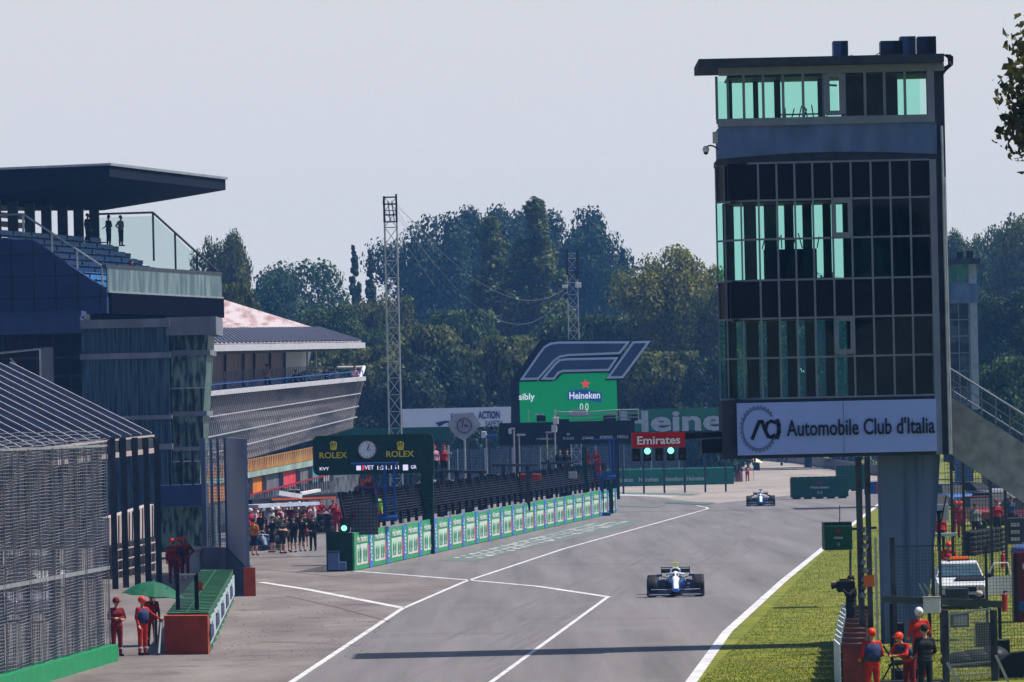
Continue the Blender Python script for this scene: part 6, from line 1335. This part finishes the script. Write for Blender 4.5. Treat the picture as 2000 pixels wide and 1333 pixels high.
    for s in (-1, 1):
        for k in range(4): m.box((s*(.40+.1*k), .95+.1*k, .28), (.015, .4, .42-.04*k))
        m.box((s*.55, 1.2, .42), (.36, .12, .02)); m.box((s*.55, 1.1, .30), (.36, .12, .02))
    m.build('barge_board', M_carb, t)
    m = MB()
    for s in (.33, .36): m.box((s+.1, .88, .30+.12*(s > .34)), (.10, .02, .05), bev=.008)
    m.build('side_flash', M_cw, t)
    return t
car1 = f1car('white and blue racing car, the nearer one with a yellow roll camera', M_cy)
pc = G(1320, 1166); car1.location = (pc.x, pc.y, .008); car1.rotation_euler = (0, 0, -.028)
car2 = copy_tree(car1, None, label='white and blue racing car, the farther one near the end of the straight', mats={'yellow_camera': M_black})
pc = G(1486, 989); car2.location = (pc.x, pc.y, .008); car2.rotation_euler = (0, 0, -.04)
car1['group'] = car2['group'] = 'racing cars on the straight'
def driver(car, label):
    t = thing('person', label, 'person', car.location, car.rotation_euler[2], 'racing drivers'); m = MB(); m.ell((0, 1.62, .70), (.13, .15, .14), 14); m.build('helmet', CL['whelmet'], t, smooth=True)
    m = MB(); m.ell((0, 1.49, .70), (.10, .04, .045), 12); m.build('visor', M_black, t)
    J = pose(hipL=(.09, 1.75, .25), hipR=(-.09, 1.75, .25), kneeL=(.1, 1.25, .42), kneeR=(-.1, 1.25, .42), ankL=(.1, .85, .3), ankR=(-.1, .85, .3), shL=(.17, 1.72, .56), shR=(-.17, 1.72, .56), elL=(.22, 1.5, .42), elR=(-.22, 1.5, .42), wrL=(.1, 1.3, .5), wrR=(-.1, 1.3, .5), head=(0, 1.63, .70))
    if 'drv' not in BODY: BODY['drv'] = body_mesh('drv', J, .03, .85)
    o = bpy.data.objects.new('body', BODY['drv']); COL.objects.link(o); o.parent = t; return t
driver(car1, 'driver in white helmet seated in the nearer racing car'); driver(car2, 'driver in white helmet seated in the farther racing car')
# ------------------------------------------------------------------ right-hand side
def post(name, label, cat, px, y0, y1, d, w_, mt, group=None, ground=True):
    a = F(px, y0, d); b_ = F(px, y1, d); z0 = 0 if ground else b_.z; t = thing(name, label, cat, (b_.x, d, z0), 0, group); m = MB(); m.bar((b_.x, d, z0), (b_.x, d, a.z), w_); m.build('shaft', mt, t, world=True); return t
M_post = mat('weathered_dark_post', (.045, .05, .06), .8, var=.5, scale=5, bump=.5, stretch=(1, 1, .3))
t = post('fence_post', 'left of two thick dark posts left of the tower column, with an orange plate', 'post', 1686, 892, 1330, 150, .15, M_post, 'thick fence posts beside the tower column')
m = MB(); pbox(m, 1687, 1124, 1708, 1146, 149.8, .03); m.build('orange_plate', mat('orange_plate', (.55, .11, .02), .6), t, world=True)
m = MB()
for i in range(9): q = F(1686+random.uniform(-2, 2), 1040+i*16, 149.9); m.cyl(q, q+Vector((.05, 0, .12)), .055+.01*(i % 3), n=10)
m.build('tape_wrap', mat('grey_tape', (.14, .15, .17), .5, var=.5, scale=6), t, world=True)
post('fence_post', 'right of two thick dark posts left of the tower column', 'post', 1703, 892, 1330, 152, .13, M_post, 'thick fence posts beside the tower column')
post('fence_post', 'thin dark post standing between the two thick ones and the tower column', 'post', 1716, 1050, 1330, 148, .06, M_steel)
FPX = [(1862, 210, 'first thin fence post right of the tower column'), (1885, 215, 'second thin fence post right of the tower column'), (1938, 218, 'pale fence post left of the parked cars'), (1966, 230, 'fence post between the parked cars at the right edge'), (1822, 190, 'dark post carrying the white signal panel')]
for px, d, lb in FPX: post('fence_post', lb, 'post', px, 890, 1110, d, .10, M_dark, 'thin fence posts of the service area')
wf = thing('wire_fence', 'fine wire fence of the service area right of the tower column', 'fence', G(1900, 1110)); m = MB()
for i in range(30): a = F(1845+i*6, 900, 222); m.cyl((a.x, 222, 0), (a.x, 222, a.z), .008, n=4)
for i in range(24): a = F(1845, 900+i*8, 222); b_ = F(2020, 896+i*8, 222); m.bar(a, b_, .012)
m.build('wire_mesh', M_dark, wf, world=True)
# signal panel
sp_ = thing('signal_panel', 'white panel with dark bracket on a post right of the tower column', 'sign', G(1836, 1130)); m = MB(); pbox(m, 1820, 985, 1853, 1018, 189, .06, bev=.01); m.build('panel', mat('dull_white', (.38, .42, .5), .6), sp_, world=True)
m = MB(); pbox(m, 1820, 968, 1853, 984, 189.2, .06); m.build('upper_board', M_beige, sp_, world=True); m = MB(); pbox(m, 1825, 998, 1842, 1002, 188.9, .1); pbox(m, 1832, 1000, 1838, 1110, 188.9, .1); m.bar(F(1848, 968, 188.8), F(1838, 1020, 188.8), .04); m.build('bracket', M_black, sp_, world=True)
m = MB(); pbox(m, 1815, 1042, 1869, 1048, 189, .4); m.build('shelf', mat('dull_white', (.38, .42, .5), .6), sp_, world=True)
# pick-up
def pickup():
    t = thing('recovery_car', 'white recovery car with orange light bar and open door parked behind the tower column', 'car', (0, 0, 0)); P_ = mat('car_paint_white', (.55, .56, .58), .3, spec=.5, var=.05)
    W = .86
    def ring(y, w0, w1, z0, z1, z2): return [Vector(p) for p in ((-w0, y, z0), (w0, y, z0), (w0*1.02, y, (z0+z1)/2), (w0, y, z1), (w1, y, z2), (-w1, y, z2), (-w0, y, z1), (-w0*1.02, y, (z0+z1)/2))]
    m = MB(); m.loft([ring(-2.05, W*.92, W*.85, .42, .72, .80), ring(-1.9, W, W*.93, .34, .84, .92), ring(-1.0, W, W*.95, .30, .95, 1.04), ring(-.9, W, W*.95, .30, .98, 1.06), ring(2.1, W, W*.95, .30, .98, 1.05), ring(2.3, W*.95, W*.9, .40, .9, 1.0)]); b_ = m.build('body', P_, t)
    m = MB(); m.loft([[Vector(p) for p in ((-W*.93, y0, 1.04), (W*.93, y0, 1.04), (W*.72, y1, zt_), (-W*.72, y1, zt_))] for y0, y1, zt_ in ((-.95, -.25, 1.50), (-.6, -.1, 1.55), (1.0, .9, 1.56), (1.9, 1.5, 1.48))]); m.build('cabin', P_, t)
    m = MB(); m.prism([Vector((-W*.86, -.96, 1.08)), Vector((W*.86, -.96, 1.08)), Vector((W*.70, -.30, 1.47)), Vector((-W*.70, -.30, 1.47))], (0, -.03, .02)); m.build('windscreen', mat('windscreen', (.03, .06, .08), .15, spec=.5, var=.3), t)
    m = MB(); m.box((0, -2.03, .66), (1.0, .06, .16)); m.box((0, -2.05, .42), (1.5, .08, .14)); m.build('grille', M_black, t)
    m = MB(); m.prism([Vector((-.25, -1.86, .96)), Vector((.80, -1.86, .96)), Vector((.80, -1.1, 1.07)), Vector((-.1, -1.1, 1.07))], (0, 0, .012)); m.build('painted_bonnet_reflection', M_black, t)  # black sheet stands for the dark reflection on the bonnet
    for s in (-1, 1): m = MB(); m.ell((s*.64, -2.0, .70), (.15, .07, .09), 12); m.build('headlight', M_steel, t, smooth=True)
    m = MB(); m.box((0, .1, 1.60), (.72, .2, .05)); lb = m.build('light_bar', M_black, t); m = MB(); [m.box((x, .1, 1.67), (.22, .18, .10), bev=.02) for x in (-.22, .0, .22)]; m.build('orange_lamp', mat('orange_lamp', (.8, .13, .01), .3, emit=(1, .2, .02), estr=.15), lb)
    for s in (-1, 1):
        m = MB(); m.box((s*.98, -.7, 1.08), (.18, .08, .13), bev=.02); m.build('mirror', M_black, t)
        for y in (-1.35, 1.35): m = MB(); m.cyl((s*.80-.1, y, .32), (s*.80+.1, y, .32), .32, n=20); w_ = m.build('wheel', M_tyre, t); m = MB(); m.cyl((s*.80-.11, y, .32), (s*.80+.11, y, .32), .18, n=14); m.build('rim', M_steel, w_)
    m = MB(); m.box((1.32, -.62, .72), (.92, .06, .62), .15, bev=.02); d_ = m.build('open_door', P_, t); m = MB(); c_ = [(.92, -.68, 1.02), (1.15, -.65, 1.48), (1.62, -.58, 1.50), (1.74, -.56, 1.02)]; m.tube([Vector(c) for c in c_], .03); m.build('door_frame', P_, d_)
    return t
pk = pickup(); q = G(1874, 1184); q = Vector((F(1874, 1184, 193).x, 193, 0)); pk.location = q; pk.rotation_euler = (0, 0, -.03); pk.scale = (.93,)*3
person('seated crew member behind the windscreen of the recovery car', (q.x-.3, q.y+.3, .35), 0, 'crouch', 'orange', 'orange', 'cap', 'red', 'people of the service area')
person('marshal with red helmet standing behind the recovery car roof', G(1853, 1150), 0, 'lean', 'orange', 'orange', 'helmet', 'helmet', 'people of the service area')
# booth
bt = thing('service_booth', 'dark red booth with rounded blue roof cut by the right edge of the photo', 'booth', (F(1995, 1225, 178).x+.4, 178, 0)); z1 = F(1985, 1078, 178).z; m = MB(); m.box((bt.location.x, 178.8, z1/2), (1.1, 1.2, z1), bev=.05); m.build('cabin', mat('booth_red', (.16, .012, .02), .4), bt, world=True)
m = MB(); m.ell((bt.location.x, 178.8, z1), (.62, .66, .26), 16); m.build('roof', mat('booth_blue', (.08, .13, .3), .4), bt, world=True, smooth=True); m = MB(); m.box((bt.location.x-.53, 178.1, z1/2), (.12, .15, z1-.1)); m.build('dark_edge', M_black, bt, world=True)
m = MB(); pbox(m, 1997, 1101, 2012, 1112, 178.1, .05); m.build('white_notice', M_white, bt, world=True); m = MB(); pbox(m, 1985, 1176, 2008, 1194, 178.05, .06); m.build('blue_notice', M_blue, bt, world=True)
# long dark beam and white box across, equipment
bm_ = thing('barrier_beam', 'long dark horizontal beam crossing in front of the recovery car', 'barrier', (F(1840, 1210, 152).x, 152, 0)); m = MB(); m.bar(F(1722, 1170, 152), F(1957, 1181, 152), .12, .17); m.build('beam', mat('beam_green_grey', (.05, .065, .06), .6), bm_, world=True)
m = MB()
for px in (1740, 1815, 1952): a = F(px, 1180, 152.2); m.bar((a.x, 152.2, 0), a, .08)
m.build('leg', M_black, bm_, world=True)
xb_ = thing('white_box', 'small white box hung on the dark beam left of the wire gate', 'box', F(1820, 1197, 151.7)); m = MB(); pbox(m, 1804, 1168, 1837, 1198, 151.7, .2, bev=.02); m.build('housing', M_white, xb_, world=True); m = MB(); pbox(m, 1803, 1166, 1838, 1168, 151.65, .26); m.build('lid', M_beige, xb_, world=True)
eq = thing('equipment_case', 'grey electronic case with pale front on a stand behind the wire gate', 'case', G(1880, 1225)); m = MB(); pbox(m, 1848, 1150, 1892, 1172, 160, .5, bev=.02); m.build('upper_housing', M_dark, eq, world=True); m = MB(); pbox(m, 1858, 1196, 1893, 1226, 160, .5, bev=.02); m.build('housing', M_dark, eq, world=True); m = MB(); pbox(m, 1862, 1203, 1889, 1222, 159.95, .05); m.build('front_panel', M_steel, eq, world=True)
dc = thing('small_camera', 'small pale camera standing on the dark beam', 'camera', F(1912, 1175, 152)); m = MB(); m.ell(F(1912, 1160, 152), (.10, .1, .08), 14); m.build('housing', M_beige, dc, world=True, smooth=True); m = MB(); m.cyl(F(1912, 1166, 152), F(1912, 1174, 152), .04); pbox(m, 1900, 1170, 1926, 1175, 151.9, .2); m.build('mount', M_dark, dc, world=True)
# wire gate
wg = thing('wire_gate', 'grey framed wire gate with pale top bar at the lower right', 'gate', (F(1845, 1333, 140).x, 140, 0))
m = MB(); m.bar(F(1850, 1200, 140), F(1936, 1190, 140), .05); m.bar(F(1852, 1300, 140), F(1936, 1292, 140), .03); m.bar(F(1852, 1322, 140), F(1936, 1315, 140), .03); m.bar(F(1852, 1200, 140), F(1854, 1350, 140), .04); m.build('frame', M_steel, wg, world=True)
for px in (1845, 1940): m = MB(); a = F(px, 1192, 139.9); m.bar((a.x, 139.9, 0), a, .15); m.build('post', M_post, wg, world=True)
m = MB()
for i in range(26): a = F(1854+i*3.2, 1200, 140.05); b_ = F(1855+i*3.2, 1345, 140.05); m.bar(a, b_, .007)
for i in range(30): m.bar(F(1854, 1202+i*5, 140.05), F(1935, 1196+i*5, 140.05), .007)
m.build('wire', M_steel, wg, world=True); m = MB(); m.bar(F(1945, 1280, 139), F(1975, 1345, 139), .06); m.bar(F(1850, 1295, 139), F(1880, 1345, 139), .06); m.build('brace', M_steel, wg, world=True)
nb = thing('black_netting', 'black netting draped at the bottom right corner', 'netting', (F(1975, 1333, 141).x, 141, 0)); m = MB(); pts = [F(1952, 1290, 141), F(1975, 1276, 141), F(2040, 1268, 141), F(2040, 1380, 141), F(1952, 1380, 141)]; m.prism(pts, (0, .3, 0)); m.build('net', M_black, nb, world=True); m = MB(); m.tube(pts[:3], .03); m.build('rope', M_dark, nb, world=True)
cv = thing('covered_pile', 'low dark covered pile on the grass behind the wire gate', 'tarpaulin', G(1900, 1292)); m = MB()
for i, (px, py, rx) in enumerate(((1880, 1290, .55), (1915, 1288, .7), (1940, 1285, .4), (1895, 1300, .5))): m.ell(F(px, py, 148)+Vector((0, 0, .0)), (rx, .5, .22+.04*i), 14)
m.build('cover', M_black, cv, world=True, smooth=True); m = MB(); m.bar(F(1862, 1285, 147.4), F(1950, 1278, 147.4), .03); m.build('rope', M_dark, cv, world=True)
# tyre wall: belt wrapped stacks coming towards the camera, white towards the track
tg = 'tyre stacks of the wall at the lower right'
for k in range(9):
    d = 165-3.3*k; px = lerp(1668, 1655, k/8.); a = F(px, 1250, d); t = thing('tyre_stack', 'stack of belted tyres in the white and brick-red wall under the cameraman', 'tyres', (a.x+.1, d, 0), 0, tg)
    for j in range(5): m = MB(); m.lathe([(.16, 0), (.27, .01), (.31, .06), (.31, .14), (.27, .19), (.16, .2)], (a.x+.1, d, .2*j), 'Z', 16); m.build('tyre', M_tyre, t, world=True, smooth=True)
    m = MB(); m.prism([Vector((a.x-.24, d-1.6, .06)), Vector((a.x-.20, d+1.6, .06)), Vector((a.x-.20, d+1.6, 1.02)), Vector((a.x-.24, d-1.6, 1.02+.03*(k % 2)))], (-.03, 0, 0)); m.build('white_belt', mat('belt_white', (.5, .55, .58), .5, var=.3), t, world=True)
    m = MB(); m.box((a.x+.12, d-.33, .5), (.5, .03, .95)); m.build('red_belt', mat('belt_red', (.10, .022, .014), .6, var=.3), t, world=True)
# cameraman and marshals
person('cameraman in black aiming a shoulder camera to the left behind the tyre wall', (F(1664, 1250, 158).x, 158, .30), -1.1, 'camera', 'black', 'black', 'hair', 'hair', 'people at the lower right', hero=True, scale=.95)
q = F(1643, 1143, 157.6); vc = thing('video_camera', 'black shoulder video camera pointing left held by the cameraman', 'camera', q, .0); m = MB(); m.box((.12, 0, 0), (.46, .16, .2), bev=.02); m.build('body', M_black, vc); m = MB(); m.cyl((-.1, 0, .0), (-.26, 0, -.02), .07, .09, 14); m.box((.05, 0, .13), (.2, .05, .05)); m.build('lens', M_black, vc)
for px, py, d, rz, ps, top, legs, ves, lb, sc_m in ((1705, 1372, 131, .3, 'back', 'orange', 'orange', 'navy', 'marshal with orange helmet and navy vest, leftmost of three at the lower right', .88), (1778, 1366, 133, -.8, 'lean', 'orange', 'maroon', 'navy', 'marshal in navy vest bending beside the man in black at the lower right', .86), (1808, 1368, 131.5, .3, 'back', 'black', 'black', None, 'person in black standing between the marshal and the wire gate', .9), (1797, 1310, 142, .2, 'back', 'orange', 'orange', None, 'marshal with pale helmet partly hidden behind the person in black', .92)):
    a = F(px, py, d); person(lb, (a.x, d, 0), rz, ps, top, legs, 'helmet' if top == 'orange' else 'hair', ('whelmet' if 'pale' in lb else 'helmet') if top == 'orange' else 'hair', 'people at the lower right', hero=True, vest=ves, scale=sc_m)
tr = thing('camera_tripod', 'black tripod rig with small camera between the marshals at the lower right', 'tripod', (F(1745, 1345, 138).x, 138, 0)); a = F(1745, 1290, 138); m = MB()
for dx in (-.35, 0, .35): m.cyl((a.x, 138, a.z), (a.x+dx, 138-.2*(dx == 0), 0), .02)
m.bar(F(1725, 1262, 138), F(1745, 1292, 138), .04); m.bar(F(1735, 1300, 138), F(1775, 1295, 138), .05); m.build('legs', M_black, tr, world=True); m = MB(); pbox(m, 1748, 1289, 1766, 1299, 138, .15, bev=.02); m.build('camera', M_dark, tr, world=True)
bx = thing('flight_case', 'black flat case along the bottom edge beneath the marshals', 'case', (F(1780, 1335, 136).x, 136, 0)); m = MB(); c = F(1780, 1330, 136); m.box((c.x, 136.3, c.z/2), (1.45, .6, c.z), bev=.03); m.build('body', M_black, bx, world=True); m = MB(); m.box((c.x, 136.0, c.z-.05), (1.3, .03, .04)); m.build('trim', M_steel, bx, world=True)
# parked vehicles, tyre stacks, marshals in the service area
def parked(px, py, d, rz, col, label):
    t = thing('parked_car', label, 'car', (F(px, py, d).x, d, 0), rz, 'vehicles parked in the service area'); W = .9
    m = MB(); R4 = lambda y, z0, z1, w_: [Vector((-w_, y, z0)), Vector((w_, y, z0)), Vector((w_, y, z1)), Vector((-w_, y, z1))]
    m.loft([R4(-2.1, .4, .75, W*.9), R4(-1.9, .3, .9, W), R4(-.9, .3, 1.0, W), R4(2.0, .3, 1.05, W), R4(2.2, .4, .95, W*.92)]); m.build('body', mat('paint_'+label.split()[0], col, .3, spec=.5, var=.05), t)
    m = MB(); m.loft([[Vector((-W*.92, y0, 1.0)), Vector((W*.92, y0, 1.0)), Vector((W*.72, y1, z)), Vector((-W*.72, y1, z))] for y0, y1, z in ((-.95, -.3, 1.5), (1.8, 1.3, 1.55))]); m.build('cabin', M_black, t)
    m = MB(); m.box((0, .5, 1.56), (1.2, 1.5, .05), bev=.02); m.build('roof', mat('paint_'+label.split()[0], col, .3, spec=.5, var=.05), t)
    for s in (-1, 1):
        m = MB(); m.ell((s*.66, -2.05, .68), (.16, .08, .09), 10); m.build('headlight', M_steel, t)
        for y in (-1.3, 1.3): m = MB(); m.cyl((s*.8-.1, y, .32), (s*.8+.1, y, .32), .32, n=14); m.build('wheel', M_tyre, t)
for a in ((1915, 970, 330, .2, (.15, .01, .012), 'red car parked beyond the tyre pile right of the tower'), (1945, 975, 345, .5, (.25, .26, .28), 'silver car parked beside the red one in the service area'), (1985, 985, 320, -.3, (.08, .008, .01), 'maroon car parked at the right edge of the photo'), (1900, 950, 400, .9, (.1, .1, .13), 'charcoal van-like car farther back behind the red car'), (1965, 950, 410, -.6, (.25, .25, .3), 'pale car farther back near the right edge'), (1855, 955, 390, .3, (.03, .1, .3), 'navy car just right of the tower column')): parked(*a)
for k in range(7):
    px = 1893+k*9; a = F(px, 1035, 262+k*1.2); t = thing('tyre_stack', 'stack of old tyres in the pile on the grass behind the recovery car', 'tyres', (a.x, a.y, 0), 0, 'tyre pile in the service area')
    for j in range(5): m = MB(); m.lathe([(.16, 0), (.3, .01), (.33, .06), (.33, .15), (.3, .2), (.16, .21)], (a.x, a.y, .21*j), 'Z', 12); m.build('tyre', M_tyre, t, world=True)
gr_ = thing('metal_rack', 'dark metal rack with pale drawers standing on the grass at the right edge', 'rack', (F(1982, 1063, 235).x, 235, 0)); m = MB(); pbox(m, 1965, 1012, 2003, 1062, 235, .7, bev=.03); m.build('cabinet', M_dark, gr_, world=True)
for y in (1022, 1036, 1050): m = MB(); pbox(m, 1974, y, 1992, y+7, 234.9, .1); m.build('drawer', M_steel, gr_, world=True)
gm_ = thing('green_drum', 'green drum lying in front of the tyre pile', 'drum', G(1920, 1036)); m = MB(); c = G(1918, 1036); m.cyl(c+Vector((0, -.3, .28)), c+Vector((0, .5, .28)), .28, n=18); m.build('shell', M_green, gm_, world=True); m = MB(); m.cyl(c+Vector((0, -.32, .28)), c+Vector((0, -.30, .28)), .22, n=18); m.build('lid', M_dgreen, gm_, world=True)
ex = 0
for px, py, d, lb in ((1957, 1030, 240, 'small dark red fire extinguisher left of the metal rack'), (1962, 1168, 188, 'small dark red fire extinguisher beside the open car door')):
    a = F(px, py, d); t = thing('fire_extinguisher', lb, 'extinguisher', (a.x, d, 0), 0, 'fire extinguishers'); m = MB(); m.cyl((0, 0, .02), (0, 0, .5), .09, n=12); m.ell((0, 0, .5), (.09, .09, .06)); m.build('cylinder', M_red, t); m = MB(); m.cyl((0, 0, .54), (0, 0, .64), .03); m.bar((0, 0, .62), (.12, 0, .6), .03); m.build('valve', M_black, t)
for px, py, lb in ((1868, 1012, 'red clad marshal right of the tower column in the service area'), (1876, 1000, 'red clad marshal farther back right of the tower column')): person(lb, (F(px, py, 300).x, 300, .0), .2, 'stand', 'red', 'red', 'helmet', 'helmet', 'people of the service area')
sg2 = thing('track_sign', 'tiny blue and red marker boards at the far track edge left of the tower column', 'sign', G(1703, 972)); m = MB(); q = G(1703, 972); m.box(q+Vector((0, 0, .7)), (1.1, .1, .9)); m.build('panel', M_blue, sg2, world=True); m = MB(); m.box(q+Vector((.5, -.08, .7)), (.4, .05, .6)); m.build('red_patch', M_red, sg2, world=True)
# ------------------------------------------------------------------ pit lane equipment
aw = thing('pit_awning', 'long dark pit equipment gantry with orange strip above the crowd', 'gantry', (F(600, 1000, 345).x, 345, 0))
m = MB(); m.bar(F(470, 982, 338), F(680, 966, 352), 1.4, .28); m.build('roof', M_black, aw, world=True); m = MB(); m.bar(F(530, 976, 337), F(655, 972, 346), .08, .10); m.build('orange_strip', M_rust, aw, world=True)
m = MB(); a = F(480, 990, 335); b_ = F(600, 984, 343); m.bar(a, b_, 1.5, .18); m.build('pale_beam', mat('pale_beam', (.34, .38, .48), .4), aw, world=True)
for px in (486, 600, 676): q = F(px, 975, 344); m = MB(); m.bar((q.x, 344, 0), q, .12); m.build('leg', M_dark, aw, world=True)
m = MB(); m.bar(F(540, 963, 340), F(585, 970, 341), .5, .25); m.bar(F(585, 965, 342), F(622, 958, 344), .3, .15); m.build('white_wrap', M_white, aw, world=True)
for px, lb in ((569, 'left black camera box on top of the pit equipment gantry'), (581, 'right black camera box on top of the pit equipment gantry')):
    t = thing('camera_box', lb, 'box', F(px, 969, 341.5)); m = MB(); pbox(m, px-5, 958, px+5, 969, 341.5, .3, bev=.03); m.build('housing', M_black, t, world=True); m = MB(); pbox(m, px-4, 956, px+4, 958, 341.4, .35); m.build('cap', M_white, t, world=True)
for px, nm in ((625, 'left'), (643, 'right')):
    q = G(px, 1041)
    t = thing('tyre_stack', '%s of the two tall black racing tyre stacks in the pit lane' % nm, 'tyres', (q.x, q.y, 0), 0, 'stacked racing tyres in the pit lane')
    for j in range(3):
        m = MB(); m.lathe([(.2, 0), (.31, .01), (.33, .05), (.33, .32), (.31, .36), (.2, .37)], (0, 0, .37*j), 'Z', 18); w_ = m.build('tyre', M_tyre, t, smooth=True); m = MB(); m.cyl((0, 0, .37*j+.05), (0, 0, .37*j+.32), .2, n=14); m.build('rim', M_rim, w_)
car3 = copy_tree(car1, None, label='dark racing car standing in the pit lane among the mechanics', mats={'car_white': M_steel, 'car_blue': M_dark, 'yellow_camera': M_black}); q = G(517, 1076); car3.location = (q.x, q.y, .01); car3.rotation_euler = (0, 0, .1)
# pit wall stands behind the fence
def stand(px0, px1, ytop, d, label, cols):
    t = thing('pit_wall_stand', label, 'stand', (F((px0+px1)/2, 950, d).x, d, 0), 0, 'team stands on the pit wall'); m = MB(); m.bar(F(px0, ytop, d), F(px1, ytop, d), 1.2, .14); m.build('roof', M_dark, t, world=True)
    for u in (.25, .78): q = F(lerp(px0, px1, u), ytop, d); m = MB(); m.bar((q.x, d, 1.2), q, .22); m.build('leg', M_dark, t, world=True)
    n = len(cols)
    for i, c_ in enumerate(cols): m = MB(); pbox(m, lerp(px0-10, px1+10, i/n), ytop+17, lerp(px0-10, px1+10, (i+.85)/n), ytop+30, d+.6, .5, bev=.04); m.build('console', c_, t, world=True)
stand(848, 905, 921, 318, 'dark team stand right behind the clock gantry leg', [M_white, M_black, M_steel, M_white, M_beige])
stand(960, 1050, 909, 340, 'wide dark team stand with orange and yellow consoles in mid pit wall', [M_black, mat('orange_console', (.45, .15, .03), .5), mat('yellow_console', (.5, .32, .03), .5), M_rust, M_rust])
stand(905, 950, 922, 326, 'small team stand with pink and black consoles left of the wide one', [M_black, M_black, CL['pink'], M_white])
stand(1056, 1120, 905, 372, 'red and silver team stand near the far end of the pit wall', [M_red, M_red, M_steel, M_steel])
for px, py, d, lb, cl in ((849, 905, 330, 'pink clad person above the pit wall left of the camera poles', 'pink'), (868, 905, 331, 'red clad person above the pit wall left of the diamond sign pole', 'red'), (1108, 905, 376, 'dark figure on the pit wall stand below the sponsor gantry leg', 'black'), (1094, 905, 377, 'dark figure left of the sponsor gantry leg', 'black')):
    a = F(px, py+30, d); person(lb, a, .1, 'stand', cl, 'black', 'cap' if cl != 'black' else 'hair', 'red' if cl != 'black' else 'hair', 'team people on the pit wall')
# things seen dimly through the near fence
for px, py, d, lb in ((70, 1010, 230, 'white van seen dimly through the near debris fence'), (25, 1100, 200, 'pale car seen dimly through the left part of the near fence')): parked(px, py, d, .4, (.5, .52, .55), lb)

# second, nearer wire fence and clutter of the service area
nf = thing('wire_fence', 'near wire fence with dark posts and slanted braces before the recovery car', 'fence', (F(1860, 1300, 156).x, 156, 0)); m = MB(); xa = F(1745, 1200, 156).x; xb = F(2015, 1200, 156).x; zt_ = F(1860, 1065, 156).z
x = xa
while x < xb: m.bar((x, 156, .1), (x, 156, zt_), .008); x += .085
for z in np.arange(.1, zt_, .085): m.bar((xa, 156, z), (xb, 156, z), .008)
m.bar((xa, 156, zt_), (xb, 156, zt_), .025); m.build('wire_mesh', M_dark, nf, world=True)
for px, y0 in ((1742, 1050), (1748, 1150), (1835, 1062), (1925, 1066)): q = F(px, y0, 155.8); m = MB(); m.bar((q.x, 155.8, 0), q, .12 if px < 1745 else .07); m.build('post', M_post, nf, world=True)
for (a, b) in (((1804, 1140), (1845, 1200)), ((1795, 1140), (1812, 1175))): m = MB(); m.bar(F(a[0], a[1], 155.6), F(b[0], b[1], 155.6), .035); m.build('brace', M_steel, nf, world=True)
for px, py, w_, h_, d, nm, lb in ((1756, 1235, 22, 36, 158, 'tool_locker', 'dark tall locker half hidden behind the tower column foot'), (1925, 1236, 36, 40, 160, 'generator', 'dark portable generator on the grass under the dark beam'), (1958, 1262, 30, 24, 150, 'battery_box', 'black battery box near the booth at the right edge'), (1768, 1322, 50, 26, 140, 'cable_drum_box', 'black cable box on the ground between the marshals')):
    a = F(px, py, d); t = thing(nm, lb, nm.replace('_', ' ').split()[-1] if nm != 'generator' else 'generator', (a.x, d, 0)); k = d/FP; m = MB(); m.box((a.x, d+.3, max(.2, a.z)/2+h_*k/2*.5), (w_*k, .5, max(.25, a.z+h_*k*.5)), bev=.02); m.build('housing', M_black, t, world=True); m = MB(); m.bar((a.x-w_*k*.3, d, max(.25, a.z+h_*k*.5)), (a.x+w_*k*.3, d, max(.25, a.z+h_*k*.5)), .03); m.build('handle', M_steel, t, world=True)
for px, py, d, cl, ps, lb in ((1905, 1030, 290, 'grey', 'stand', 'man in grey standing beside the old tyre pile'), (1948, 1015, 300, 'red', 'back', 'man in red seen from behind near the parked cars'), (1975, 1000, 310, 'navy', 'hips', 'man in navy with hands on hips near the right edge'), (1838, 1060, 270, 'orange', 'stand', 'orange marshal behind the white signal panel')):
    a = F(px, py, d); person(lb, (a.x, d, 0), .3, ps, cl, 'black', 'cap', 'red' if cl in ('red', 'orange') else 'black', 'people of the service area')
tk = thing('service_truck', 'dark box truck parked beyond the cars under the stair', 'truck', (F(1960, 950, 440).x, 440, 0)); c = F(1960, 950, 440)
m = MB(); m.box((c.x, 441, 1.9), (2.6, 5, 2.6), bev=.05); m.build('cargo_box', M_dark, tk, world=True); m = MB(); m.box((c.x, 438, 1.3), (2.3, 1.6, 1.8), bev=.15); m.build('cab', M_red, tk, world=True); m = MB(); m.box((c.x, 437.18, 1.65), (2.0, .05, .7)); m.build('windscreen', M_black, tk, world=True)
for s_ in (-1, 1): m = MB(); m.cyl((c.x+s_*1.1-.15, 438, .45), (c.x+s_*1.1+.15, 438, .45), .45, n=16); m.build('wheel', M_tyre, tk, world=True)
# ------------------------------------------------------------------ haze
hm = bpy.data.materials.new('haze'); hm.use_nodes = True; n = hm.node_tree.nodes; n.remove(n['Principled BSDF'])
pv = n.new('ShaderNodeVolumePrincipled'); pv.inputs['Color'].default_value = (0.16, 0.42, 1.0, 1); pv.inputs['Density'].default_value = 0.00014; pv.inputs['Anisotropy'].default_value = 0.2
hm.node_tree.links.new(pv.outputs[0], n['Material Output'].inputs['Volume'])
mb = MB(); mb.box((0, 520, 22), (500, 1100, 46)); o = mb.build('haze', hm); o['kind'] = 'stuff'; tag(o, 'thin blue summer haze over the whole circuit', 'haze')
